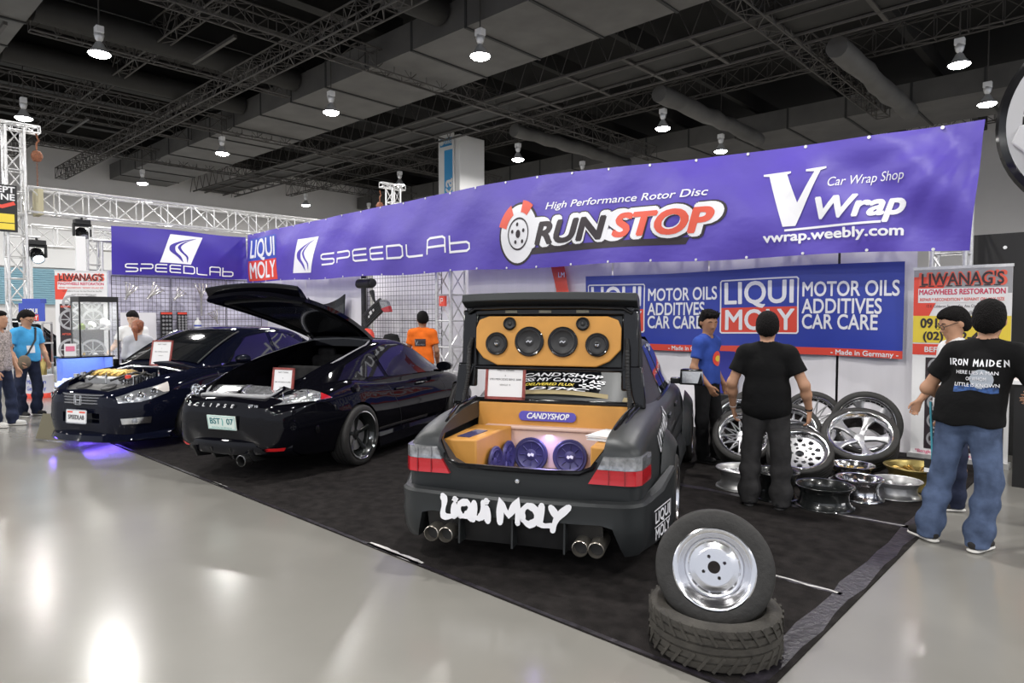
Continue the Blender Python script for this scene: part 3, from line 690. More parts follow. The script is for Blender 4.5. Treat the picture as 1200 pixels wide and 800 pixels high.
# ------------------------------------------------------------ matte grey sedan (local +X forward from the tail, +Y left)
def smooth_surf(X, C, prof):
    """returns y(x, z) of the outer side of a lofted body"""
    def f(x, z):
        h = prof({k: float(interp(X, v, np.array([min(max(x, X[0]), X[-1])]))[0]) for k, v in C.items()})
        best = 0
        for (y0, z0), (y1, z1) in zip(h, h[1:]):
            if min(z0, z1)-1e-6 <= z <= max(z0, z1)+1e-6 and abs(z1-z0) > 1e-6: best = max(best, y0+(y1-y0)*(z-z0)/(z1-z0))
        return best
    return f
def side_patch(m, surf, lo, hi, s, off=.005, n=16, k=6):
    lo = [(float(a), float(b)) for a, b in lo]; hi = [(float(a), float(b)) for a, b in hi]
    def samp(P, t):
        d = [0]
        for a, b in zip(P, P[1:]): d.append(d[-1]+math.hypot(b[0]-a[0], b[1]-a[1]))
        q = t*d[-1]
        for i in range(len(P)-1):
            if q <= d[i+1]+1e-9: u = (q-d[i])/max(1e-9, d[i+1]-d[i]); return (P[i][0]+(P[i+1][0]-P[i][0])*u, P[i][1]+(P[i+1][1]-P[i][1])*u)
        return P[-1]
    R = []
    for j in range(k+1):
        r = []
        for i in range(n+1):
            a = samp(lo, i/n); b = samp(hi, i/n); x = a[0]+(b[0]-a[0])*j/k; z = a[1]+(b[1]-a[1])*j/k
            r.append((x, s*(surf(x, z)+off), z))
        R.append(r)
    m.rows(R, flip=(s > 0)); return m
sed = thing('sedan', 'matte dark grey sedan with its boot open showing an ochre speaker installation', 'car', (-2.93, 3.2, .009), 115.7)
X = [0, .03, .10, .35, .65, .95, 1.3, 2.0, 2.8, 3.4, 3.72, 4.1, 4.45, 4.62, 4.70]
C = dict(ym=[.72, .775, .80, .835, .88, .90, .87, .85, .855, .87, .88, .86, .80, .70, .60],
         zf=[.36, .34, .32, .30, .25, .23, .22, .22, .22, .22, .22, .24, .26, .30, .34],
         zm=[.56]*15,
         ys=[.70, .75, .775, .79, .80, .81, .81, .81, .81, .80, .79, .77, .72, .64, .55],
         zs=[.76, .80, .83, .885, .915, .925, .93, .925, .915, .895, .87, .83, .76, .71, .66],
         zc=[.80, .84, .88, .935, .965, .975, .98, .975, .965, .945, .93, .90, .83, .76, .70])
def prof(v): return fil([(0, v['zf'], 0), (v['ym']-.06, v['zf'], .05), (v['ym']-.005, v['zm']-.12, .04), (v['ym'], v['zm'], .03), (v['ys']+.02, v['zs']-.05, .03), (v['ys']-.03, v['zs']+.005, .04), (v['ys']-.14, v['zc']-.012, .04), (0, v['zc'], 0)])
ss = smooth_surf(X, C, prof)
xs = np.concatenate([np.linspace(0, .12, 7), np.linspace(.17, 4.4, 60), np.linspace(4.45, 4.7, 8)])
body = loft(X, C, prof, xs=xs).build('body', 'car_grey', sed, recalc=True)
cut = []
m = MB(); P = [(-.40, .645), (.40, .645), (.47, .68), (.56, .80), (.62, 1.3), (-.62, 1.3), (-.56, .80), (-.47, .68)]
R = [[(x, y*k, z) for y, z in P] for x, k in ((-.2, 1), (.12, 1), (.9, 1.06), (1.0, 1.06))]; n0 = m.rows(R, cu=True); m.cap(n0, 8, True); m.cap(n0+24, 8); cut.append(cutter(m))
m = MB(); m.box((.55, 0, .63), (.90, 1.36, .42)); cut.append(cutter(m))
cut += well(.95, .31, .37, .5)+well(3.72, .31, .37, .5)
carve_in(sed, body, cut)
for i, (x, s) in enumerate(((.95, 1), (.95, -1), (3.72, 1), (3.72, -1))):   # wide arches
    m = MB(); A = [rad(a) for a in range(-12, 193, 8)]
    R = []
    for k in range(9):
        t = k/8; ang = pi*t
        R.append([(x+(.375+.12*t)*cos(a), s*((.955-.085*t**1.4) if t > 0 else .955), .31+(.375+.12*t)*sin(a)) for a in A])
    R.insert(0, [(x+.372*cos(a), s*.80, .31+.372*sin(a)) for a in A])
    m.rows(R, flip=(s < 0)); m.build('wheel_arch', 'car_grey', body, angle=60)
    w = wheel(sed, (x, s*.86, .31), RX(-90*s), .31, .225, .21, 'star', ['polish', 'silver'], lip=.05)
# greenhouse
XG = [.98, 1.1, 1.4, 1.72, 2.0, 2.5, 2.75, 3.1, 3.5, 3.62]
CG = dict(yb=[.66, .71, .745, .76, .765, .765, .76, .75, .70, .66], zt=[.975, 1.06, 1.25, 1.405, 1.445, 1.45, 1.43, 1.25, .99, .94], yt=[.60, .60, .575, .555, .55, .55, .555, .59, .64, .62])
profG = lambda v: fil([(0, .80, 0), (v['yb'], .80, 0), (v['yb'], min(.93, v['zt']-.04), .02), (v['yt'], v['zt']-.03, .06), (v['yt']-.12, v['zt'], .05), (0, v['zt']+.01, 0)])
sg = smooth_surf(XG, CG, profG)
cabin = loft(XG, CG, profG, 60).build('roof_and_pillars', 'car_grey', sed, recalc=True)
for s in (1, -1):
    m = MB(); side_patch(m, sg, [(1.90, .96), (2.28, .955)], [(2.02, 1.37), (2.28, 1.385)], s); m.build('rear_side_window', 'glass_dk', cabin)
    m = MB(); side_patch(m, sg, [(2.36, .955), (3.36, .955)], [(2.36, 1.385), (2.68, 1.375), (3.30, 1.0)], s); m.build('front_side_window', 'glass_dk', cabin)
    m = MB(); side_patch(m, sg, [(1.56, .94), (3.42, .94)], [(1.56, .955), (3.42, .955)], s, .009, k=1); m.build('window_trim', 'black_gl', cabin)
m = MB(); n = 16                               # rear window
def rw(u, t, o=.006): x = 1.02+(1.70-1.02)*t; z = float(interp(XG, CG['zt'], np.array([x]))[0]); return (x-o*.6, u*(.60-.10*t), z+.012+o-.05*abs(u)**2)
m.rows([[rw(-1+2*i/n, .02+.93*j/8) for i in range(n+1)] for j in range(9)], flip=True); rwin = m.build('rear_window', 'glass_dk', cabin, angle=70)
def dec(name, mt, s, u, t, size, w, o=.012, bold=.03, shear=.2):
    m = MB(); m.text(s, size, warp=lambda p: Vector(rw(u-p.x/.6, t+p.y/.75, o+p.z)), bold=bold, shear=shear, w=w); m.build(name, mt, rwin, smooth=False)
dec('shop_decal', 'print_white', 'CANDYSHOP', -.02, .300, .062, .70); dec('slogan_decal', 'print_white', 'KISS MY CANDY ASS', -.02, .222, .056, .76)
dec('small_decal', 'print_yellow', 'DELIVERED FLUX', .12, .150, .042, .42); dec('lower_decal', 'print_white', 'DTMC', -.0, .085, .044, .5, shear=.4)
m = MB()
for i in range(6):
    for j in range(3):
        if (i+j) % 2: m.poly([rw(-.30-.05*i-a, .125+.02*j+b, .012) for a, b in ((0, 0), (.05, 0), (.05, .02), (0, .02))][::-1])
m.build('chequer_decal', 'print_white', rwin, smooth=False)
m = MB(); m.rows([[rw(-.97+1.94*i/n, .01+.06*j/2, .010) for i in range(n+1)] for j in range(3)], flip=True); m.build('parcel_shelf', mat('beige_shelf', (.30, .24, .12), .7), rwin)
m = MB(); m.rows([[(2.77+.75*j/6, (-1+2*i/10)*(.52+.1*j/6), float(interp(XG, CG['zt'], np.array([2.77+.75*j/6]))[0])+.014) for i in range(11)] for j in range(7)]); m.build('windscreen', 'glass_dk', cabin, angle=70)
for s in (1, -1):                               # mirrors, door seams, handles
    m = MB(); m.X = T(2.98, s*.98, 1.02) @ RZ(s*8); m.prism([(-.07, -.12), (.05, -.11), (.09, 0), (.05, .11), (-.07, .12)], -.075, .085, taper=.92); m.X = Matrix(); m.box((3.02, s*.83, .98), (.1, .14, .06))
    mi = m.build('door_mirror', 'black_gl', sed, bevel=.012)
    m = MB(); m.box((2.905, s*.985, 1.025), (.006, .20, .12)); m.build('mirror_glass', 'chrome', mi, smooth=False)
    for x in (1.55, 2.36, 3.4):
        m = MB(); m.rows([[(x-.004+dx, s*(ss(x, z)+.003), z) for dx in (0, .008)] for z in np.linspace(.36, .92, 12)], flip=s < 0); m.build('door_gap', 'black', body)
    for x in (1.72, 2.52):
        m = MB(); m.box((x, s*(ss(x, .80)+.012), .80), (.19, .022, .035)); m.build('door_handle', 'car_grey', body, bevel=.006)
    m = MB(); m.rows([[(x, s*(ss(x, z)+.012), z) for z in (.50, .53, .60, .62)] for x in np.linspace(1.4, 3.28, 20)], flip=s > 0); m.build('side_moulding', 'car_grey', body)
    # side skirt
    m = MB(); m.rows([[(x, s*(ss(x, .4)+d), z) for d, z in ((.0, .40), (.05, .34), (.06, .20), (.02, .15), (-.2, .15))] for x in np.linspace(1.36, 3.3, 12)], flip=s > 0); m.build('side_skirt', 'car_grey', sed)
def side_text(s, size, x, z, w, yoff, surf, rot=0, sy=-1):
    m = MB(); q = RZ(rot)
    m.text(s, size, X=q, warp=lambda p: Vector((x+p.x, sy*(surf(x+p.x, z+p.y)+yoff+p.z), z+p.y)), bold=.02, w=w); return m
side_text('LIQUI-MOLY', .17, 1.0, .80, .78, .010, ss, 8).build('side_lettering', 'print_white', body, smooth=False)
# tail lamps
for s in (1, -1):
    for nm, mt, z0, z1, a, b in (('tail_lamp_red', 'lens_red', .598, .69, .47, .525), ('tail_lamp_smoked', 'lens_smoke', .692, .772, .527, .565)):
        m = MB(); R = []
        for t in (0, 1/3-.02, 1/3+.02, 2/3-.02, 2/3+.02, 1):
            z = z0+(z1-z0)*t; yi = a+(b-a)*t; g = -.012 if t in (1/3-.02, 1/3+.02, 2/3-.02, 2/3+.02) else 0
            R.append([(x, s*y, z) for x, y in ((.03, yi), (-.028-g*.4, yi), (-.030-g*.4, .70), (-.012, .765), (.03, .80), (.24, .832-g*.2), (.24, .80), (.05, .72))])
        n0 = m.rows(R, cu=True, flip=s < 0); m.cap(n0, 8, s > 0); m.cap(n0+40, 8, s < 0)
        lamp = m.build(nm, mt, sed, angle=25, recalc=True)
        m = MB()
        for y in (.60, .70): m.box((-.031, s*y, (z0+z1)/2), (.006, .005, z1-z0))
        m.build('lamp_rib', 'lens_dred' if 'red' in nm else 'lens_smoke', lamp)
# weather strip round the opening
m = MB(); P = [(1.0, .66, .985), (.55, .635, .965), (.25, .60, .90), (.06, .57, .80), (-.01, .49, .69), (-.012, .41, .655)]
P = P+[(-.012, .2, .648), (-.012, 0, .647)]; P = P+[(x, -y, z) for x, y, z in P[-2::-1]]
m.tube(P, .016, 8); m.build('boot_seal', 'black_gl', sed)
for Q_ in (P[:6], P[-6:]): m = MB(); m.tube([(x+.02, y*1.055, z-.004) for x, y, z in Q_], .006, 6); m.build('boot_gutter', 'black_gl', sed)
m = MB(); m.box((1.005, 0, .965), (.06, 1.34, .05)); m.build('boot_ledge', 'black_gl', sed, bevel=.012)
# rear panel trim line and lock
m = MB(); m.lathe([(.001, .012), (.014, .010), (.018, 0)], 16, T(-.002, 0, .575) @ RY(-90)); m.build('boot_lock', 'chrome', sed)
# rear bumper
def bpath(o, r=.16):
    P = [(.64, .955+o*.5), (.30, .90+o), (.10, .835+o)]
    for a in range(0, 91, 15): P.append((.07-(r+o)*sin(rad(a)), .64+(r+.01+o)*cos(rad(a))+.015*cos(rad(a))))
    P += [(-.12-o, .40), (-.14-o, 0)]
    return P
m = MB(); R = []
for o, z in ((-.06, .50), (-.005, .495), (.012, .478), (.006, .40), (.012, .34), (-.005, .22), (-.03, .165), (-.10, .165)):
    P = bpath(o); P = P+[(x, -y) for x, y in P[-2::-1]]
    n = len(P); r = []
    for i, (x, y) in enumerate(P):
        lift = .10*max(0, (x-.12)/.5)**1.2 if z > .45 else 0
        r.append((x, y, z+lift))
    R.append(r)
R += [[(x+.08 if abs(y) < .6 else x, y*.9, z) for x, y, z in R[-1]], [(x+.08 if abs(y) < .6 else x, y*.9, .46) for x, y, z in R[0]]]
m.rows(R, cv=True); k = len(R[0]); nr = len(R); m.cap(0, 0) if False else None
m.f(*[i*k for i in range(nr)]); m.f(*[i*k+k-1 for i in range(nr)][::-1])
bump = m.build('rear_bumper', 'car_grey', sed, recalc=True)
m = MB(); m.X = RY(0); P = [(-.73, .10), (-.635, .345), (-.56, .365), (.56, .365), (.635, .345), (.70, .10)]
R = [[(x, y, z) for y, z in P] for x in (-.3, .10)]; n0 = m.rows(R, cu=True); m.cap(n0, 6, True); m.cap(n0+6, 6); carve_in(sed, bump, [cutter(m)])
m = MB(); m.box((-.03, .02, .265), (.03, 1.18, .21), R=RY(-14)); m.build('diffuser_panel', 'black', sed)
for y in (.36, .0, -.34):
    m = MB(); m.prism([(-.13, .17), (-.02, .17), (-.02, .36), (-.12, .36)], -.006, .006, X=T(0, y, 0) @ RX(90)); m.build('diffuser_fin', 'car_grey', sed, smooth=False)
for y in (.545, .445, -.445, -.545):
    m = MB(); Xe = T(-.16, y, .225) @ RY(90); m.lathe([(.046, 0), (.051, .004), (.052, .25), (.04, .26), (.04, .25), (.044, .01)], 24, Xe, closed=True); e_ = m.build('exhaust_tip', mat('burnt_steel', (.42, .39, .34), .28, .9), sed); m = MB(); m.lathe([(.001, .05), (.046, .05)], 20, Xe); m.build('pipe_shade', 'black', e_)  # black disc stands in for the shade inside the pipe
def bw2(p): 
    z = p.y; return Vector((-.158-.004*(1-abs(p.x)), -p.x, z))
GR = [[(0, 1.0), (.06, .75), (.0, .18), (.10, .02), (.45, .12)], [(.42, .62), (.40, .06)], [(.44, .9), (.45, .84)], [(.62, .12), (.56, .35), (.62, .68), (.86, .78), (1.0, .55), (.92, .2), (.62, .12)], [(.86, .28), (1.08, .0)], [(1.12, .80), (1.12, .2), (1.28, .1), (1.42, .3), (1.44, .85)], [(1.56, .62), (1.60, .0)], [(1.55, .95), (1.56, .88)],
      [(2.02, .0), (2.06, .9), (2.32, .4), (2.60, .95), (2.62, .05)], [(2.78, .25), (2.76, .6), (2.95, .88), (3.2, .75), (3.25, .3), (3.02, .05), (2.78, .25)], [(3.42, .95), (3.36, .12), (3.75, .08)], [(3.72, .9), (3.92, .5)], [(4.3, .98), (3.92, .45), (3.78, -.12)]]
m = MB(); m.zr = .00012; k = .84/4.3
for st in GR:
    P = [Vector((-.46+p[0]*k, .345+p[1]*.140)) for p in st]; Q = []
    for i in range(len(P)-1):
        a, b, c_, d = P[max(0, i-1)], P[i], P[i+1], P[min(len(P)-1, i+2)]
        for j in range(6):
            t_ = j/6; Q.append(b*(1-t_)+c_*t_+((c_-a)*(t_*(1-t_)**2)-(d-b)*(t_*t_*(1-t_)))*.38)
    Q.append(P[-1]); lf = GR.index(st)*.0012; bw2_ = bw2; bw3 = lambda p, lf=lf: bw2_(p)+Vector((-lf-p.z, 0, 0)); m.stroke(Q, [.040+.010*sin(i*.5) for i in range(len(Q))], warp=bw3)
    for e in (P[0], P[-1]): m.poly([bw3(Vector((e.x+.017*cos(q), e.y+.017*sin(q), 0))) for q in np.linspace(0, 6.28, 13)[:-1]])
m.build('graffiti_lettering', 'print_white', bump, smooth=False)
m = MB(); yb = lambda x: -(.872)
sl_ = lambda p: Vector((.27+p.x, -(.895+(p.x)*.22)-.012-p.z, .31+p.y))
m.text('LIQUI', .10, X=T(0, .055), bold=.025, w=.30, warp=sl_); m.text('MOLY', .10, X=T(0, -.05), bold=.025, w=.30, warp=sl_); m.stroke([(-.16, .0), (.16, .0)], .008, warp=sl_); m.stroke([(-.17, .11), (.17, .11), (.17, .0)], .008, warp=sl_)
m.build('side_logo', 'print_white', bump, smooth=False)
m = MB(); m.cyl((-.02, .30, 0.30), (.12, .30, .30), .03); 
# ---- speaker installation
m = MB(); m.box((.93, 0, .86), (.03, 1.22, .20), R=RY(8)); m.build('upper_panel', 'ochre', sed, bevel=.01)
m = MB(); m.box((.885, 0, .775), (.09, 1.06, .03)); m.box((.86, -.02, .62), (.03, 1.0, .30), R=RY(4)); m.build('woofer_board', mat('pale_leather', (.72, .50, .42), .5), sed, bevel=.01)
m = MB(); R = [[(x, y, z) for x, y in ((.16, .60), (.20, .36+.14*0), (.60, .335), (.84, .30), (.84, .60))] for z in (.45, .79)]; n0 = m.rows(R, cu=True); m.cap(n0, 5, True); m.cap(n0+5, 5)
bl = m.build('side_box', 'ochre', sed, bevel=.012, recalc=True)
m = MB(); m.box((.42, .47, .792), (.30, .10, .006), R=RZ(-6)); m.build('amplifier_slot', 'sub_violet_lit', bl)
m = MB(); R = [[(x, y, z) for x, y in ((.16, -.60), (.20, -.44), (.60, -.46), (.84, -.46), (.84, -.60))] for z in (.45, .79)]; n0 = m.rows(R, cu=True); m.cap(n0, 5, True); m.cap(n0+5, 5)
m.build('side_box', 'ochre', sed, bevel=.012, recalc=True)
m = MB(); m.box((.5, 0, .445), (.85, 1.2, .02)); m.build('boot_floor', 'black', sed)
def speaker(name, parent, X, r, cone, ring, emblem=None, ribs=0, cap=.32):
    m = MB(); m.lathe([(r, 0), (r, .010), (r*.95, .016), (r*.84, .014), (r*.82, .004)], 40, X); o = m.build(name, ring, parent)
    m = MB(); m.lathe([(r*.85, .010), (r*.78, .016), (r*.70, .010), (r*.66, .006), (r*cap, .002), (r*cap, .004), (r*cap*.7, .009), (.001, .012)], 36, X); m.build('cone', cone, o)
    if ribs:
        m = MB()
        for k in range(ribs):
            a = rad(360*k/ribs); m.tube([X @ Vector((r*.36*cos(a), r*.36*sin(a), .004)), X @ Vector((r*.66*cos(a), r*.66*sin(a), .008))], r*.035, 5)
        m.build('cone_ribs', ring, o)
    if emblem:
        m = MB(); m.poly([X @ Vector((x*r, y*r, .0135)) for x, y in ((-.10, -.16), (.06, -.2), (.12, -.05), (.05, .02), (.10, .14), (-.02, .2), (-.12, .08), (-.03, .0))]); m.build('emblem', emblem, o)
    return o
XR = lambda x, y, z, yaw=0, pit=0: T(x, y, z) @ RZ(yaw) @ RY(-90+pit)
for y in (.14, -.17): speaker('subwoofer', sed, XR(.825, y, .575, 0, 6), .135, 'sub_violet_lit', M['sub_violet_lit'], 'print_white', 8)
for x, y in ((.46, .315), (.70, .29)): speaker('subwoofer', sed, T(x, y, .575) @ RZ(-5) @ RX(90) @ RY(0), .125, 'sub_violet_lit', M['sub_violet_lit'], None, 8)
m = MB(); Xp = XR(.905, .03, .865, 0, 8); Xq = T(.905, .03, .865) @ RY(8) @ RZ(-90) @ RX(90)
m.prism(rrect(.46, .075, .036), 0, .012, Xq); pq = m.build('name_plate', mat('violet_plate', (.10, .08, .45), .3), sed, bevel=.003)
m = MB(); m.text('CANDYSHOP', .062, X=Xq @ T(0, 0, .0135), bold=.03, shear=.3, w=.34); m.build('plate_lettering', 'print_white', pq, smooth=False)
ll = bpy.data.lights.new('boot_led', 'AREA'); ll.shape = 'RECTANGLE'; ll.size = .9; ll.size_y = .05; ll.energy = 3.2; ll.color = (.42, .36, 1.0)
lo = bpy.data.objects.new('boot_led', ll); COL.objects.link(lo); lo.parent = sed; lo.matrix_local = T(.80, 0, .755) @ RY(25)
# ---- boot lid, standing open
lid = bpy.data.objects.new('boot_lid', None); COL.objects.link(lid); lid.parent = sed; lid.matrix_local = T(.96, .05, .97) @ RY(5)
def lidw(s): return .76-.055*s                   # half width against height fraction
m = MB(); R = []
for t in np.linspace(0, 1, 9):
    z = .25+.57*t; w = lidw(z/.82); R.append([(.045-.02*(1-abs(u)**3)+.0, u*w, z) for u in np.linspace(-1, 1, 13)])
m.rows(R, flip=False); R2 = [[(x-.035, y*.985, z) for x, y, z in r] for r in R]; m.rows(R2, flip=True)
for A, B in ((R[-1], R2[-1]), (R2[0], R[0])): m.rows([A, B])
for i in (0, -1): m.rows([[r[i] for r in R], [r[i] for r in R2]], flip=(i == 0))
m.build('outer_skin', 'car_grey', lid, recalc=True)
m = MB(); w1 = lidw(1); P = [(.06, .82), (-.02, .850), (-.11, .862), (-.12, .800), (-.05, .765), (.02, .75)]
R = [[(x+.02*abs(u)**4, u*w1*(1.0), z-.012*u*u) for x, z in P] for u in np.linspace(-1, 1, 15)]; n0 = m.rows(R, cu=True); m.cap(n0, 6, True); m.cap(n0+14*6, 6); m.build('tail_panel', 'car_grey', lid, recalc=True, bevel=.006)
m = MB()                                         # pressed inner frame
for (y, z, sy, sz) in ((0, .72, 1.36, .075), (0, .268, 1.34, .04), (.65, .42, .13, .62), (-.65, .42, .13, .62)): m.box((-.01, y, z), (.05, sy, sz))
m.build('inner_frame', 'black_gl', lid, bevel=.016)
m = MB(); m.tube([(-.05, -.66, .70), (-.07, -.60, .735), (-.07, -.3, .745), (-.07, .3, .745), (-.07, .60, .735), (-.05, .66, .70)], .014, 8); m.build('frame_lip', 'black_gl', lid)
m = MB(); P = [(-.585, .42), (-.52, .34), (-.40, .285), (.40, .285), (.50, .33), (.585, .42), (.585, .585), (.56, .645), (.48, .675), (-.48, .675), (-.56, .645), (-.585, .585)]
Xl = T(-.045, 0, 0) @ RZ(-90) @ RX(90); m.prism(P, 0, .02, Xl); board = m.build('speaker_board', 'ochre', lid, bevel=.008)
Xs = lambda y, z: T(-.068, y, z) @ RY(-90)
for y, z, r, nm in ((.135, .475, .118, 'woofer'), (-.135, .475, .118, 'woofer'), (.405, .455, .092, 'midrange_speaker'), (-.405, .455, .092, 'midrange_speaker'), (.30, .615, .053, 'tweeter'), (-.29, .615, .053, 'tweeter')):
    o = speaker(nm, board, Xs(y, z), r, 'cone', M['black_gl'])
    m = MB()
    if nm == 'midrange_speaker': m.lathe([(.001, .026), (.014, .018), (.018, .0)], 14, Xs(y, z)); m.build('phase_plug', 'chrome', o)
    elif nm == 'woofer': m.X = Xs(y, z) @ T(0, 0, .012); m.stroke([(-.006, .022), (.006, .008), (-.006, -.008), (.006, -.022)], .008); m.build('emblem', 'silver', o)
m = MB()
for y in (-.28, .02, .30): m.box((-.036, y, .715), (.008, .10, .022))
m.build('latch_plates', mat('worn_steel', (.2, .19, .15), .5, .6), lid)
for s in (1, -1):
    m = MB(); m.prism([(s*.60, .30), (s*.74, .30), (s*.775, -.02), (s*.70, -.03)], -.04, .035, RZ(90) @ RX(90)); m.build('hinge_arm', 'black_gl', lid, bevel=.012, recalc=True)
    m = MB(); P = [(-.04, s*.625, .50), (-.07, s*.635, .42), (-.07, s*.64, .2), (-.08, s*.66, .05), (-.10, s*.665, -.06)]; m.tube(P, .017, 10)
    for i in range(34):
        t = i/33*4; k = min(3, int(t)); p = Vector(P[k]).lerp(Vector(P[k+1]), t-k); m.lathe([(.017, -.004), (.0205, 0), (.017, .004)], 10, T(*p))
    m.build('gas_strut', 'black', lid)
# things laid on the car
def car_at(base, rz, x, y): a = rad(rz); return (base[0]+cos(a)*x-sin(a)*y, base[1]+sin(a)*x+cos(a)*y)
px_, py_ = car_at((-2.93, 3.2), 115.7, .93, .39)
plaque('framed_notice', 'framed notice on the boot ledge of the grey sedan', (px_, py_, .992), 115.7-90, 9, .335, .275, (('PARTY TIMERS', .85, .022), ('a', .70, .02), ('1993 MERCEDES BENZ 300E', .58, .022), ('VEHICLE 19', .42, .018)))
px_, py_ = car_at((-2.93, 3.2), 115.7, .52, -.52)
m = MB()
for i in range(7): m.box((random.uniform(-.01, .01), random.uniform(-.01, .01), .004+.005*i), (.30, .21, .004), R=RZ(random.uniform(-6, 6)))
tag(m.build('paper_stack', 'paper', loc=(px_, py_, .803), rot=(0, 0, rad(100)), smooth=False), 'small stack of white papers on the right ochre box in the boot', 'papers')
# ------------------------------------------------------------ black coupe, hatch open
cou = thing('coupe', 'glossy black coupe seen from behind with its rear hatch raised', 'car', (-6.68, 2.93, .009), 111.8)
X = [0, .02, .08, .22, .45, .80, 1.05, 1.4, 1.9, 2.6, 3.2, 3.6, 4.0, 4.3, 4.48, 4.55]
C = dict(ym=[.50, .58, .66, .755, .84, .905, .92, .90, .88, .88, .89, .91, .88, .76, .58, .40],
         zf=[.36, .32, .28, .25, .22, .20, .18, .17, .17, .17, .17, .18, .20, .22, .25, .28],
         zm=[.52, .52, .53, .55, .58, .60, .60, .58, .56, .56, .57, .58, .55, .50, .47, .45],
         ys=[.46, .54, .61, .69, .76, .80, .81, .79, .77, .77, .775, .77, .70, .58, .44, .30],
         zs=[.70, .74, .775, .82, .89, .925, .93, .90, .865, .84, .82, .80, .73, .64, .56, .50],
         zc=[.74, .80, .825, .86, .93, .965, .97, .95, .92, .90, .885, .86, .79, .69, .60, .53])
def prof(v): return fil([(0, v['zf'], 0), (v['ym']-.10, v['zf'], .05), (v['ym']-.02, v['zm']-.16, .06), (v['ym'], v['zm'], .07), (v['ys']+.04, v['zs']-.08, .07), (v['ys']-.03, v['zs']+.01, .06), (v['ys']-.16, v['zc']-.02, .05), (0, v['zc'], 0)], 5)
se = smooth_surf(X, C, prof)
xs = np.concatenate([np.linspace(0, .25, 14), np.linspace(.3, 4.25, 60), np.linspace(4.3, 4.55, 8)])
body = loft(X, C, prof, xs=xs).build('body', 'car_black', cou, recalc=True)
cut = well(1.08, .325, .375, .5)+well(3.60, .325, .375, .5)
m = MB(); R = [[(x, y, z) for y, z in ((-w, .48), (w, .48), (w, 1.3), (-w, 1.3))] for x, w in ((.17, .40), (.30, .52), (.7, .60), (1.8, .62), (3.1, .62))]; n0 = m.rows(R, cu=True); m.cap(n0, 4, True); m.cap(n0+16, 4); cut.append(cutter(m))
carve_in(cou, body, cut)
XG = [.18, .42, .9, 1.4, 1.84, 2.14, 2.44, 2.82, 3.2, 3.5, 3.62]
CG = dict(yb=[.52, .64, .73, .76, .765, .76, .755, .75, .73, .68, .62], zt=[.86, .985, 1.13, 1.245, 1.325, 1.355, 1.35, 1.265, 1.085, .905, .86], yt=[.44, .56, .61, .59, .56, .535, .525, .53, .56, .58, .56])
def profG(v):
    zb_ = min(.82, v['zt']-.03)
    return fil([(0, zb_-.06, 0), (v['yb'], zb_-.06, 0), (v['yb'], min(.90, v['zt']-.02), .02), (v['yt'], v['zt']-.035, .07), (v['yt']-.16, v['zt'], .06), (0, v['zt']+.012, 0)], 5)
sg = smooth_surf(XG, CG, profG)
cabin = loft(XG, CG, profG, 70).build('roof_and_pillars', 'car_black', cou, recalc=True)
m = MB(); R = [[(x, y, z) for y, z in ((-w, .4), (w, .4), (w*.97, 1.6), (-w*.97, 1.6))] for x, w in ((.0, .36), (.24, .42), (.55, .535), (1.15, .545), (1.78, .475), (1.98, .40))]; n0 = m.rows(R, cu=True); m.cap(n0, 4, True); m.cap(n0+20, 4); c1 = cutter(m)
m = MB()
R = [[(x, y, z) for y, z in ((-w, .5), (w, .5), (w-.05, .93), (t, h), (-t, h), (-w+.05, .93))] for x, w, t, h in ((.30, .5, .42, .84), (1.15, .66, .50, 1.11), (2.04, .70, .46, 1.28), (2.54, .69, .46, 1.26), (3.1, .66, .5, 1.02))]; n0 = m.rows(R, cu=True); m.cap(n0, 6, True); m.cap(n0+24, 6); c2 = cutter(m)
carve_in(cou, cabin, [c1, c2])
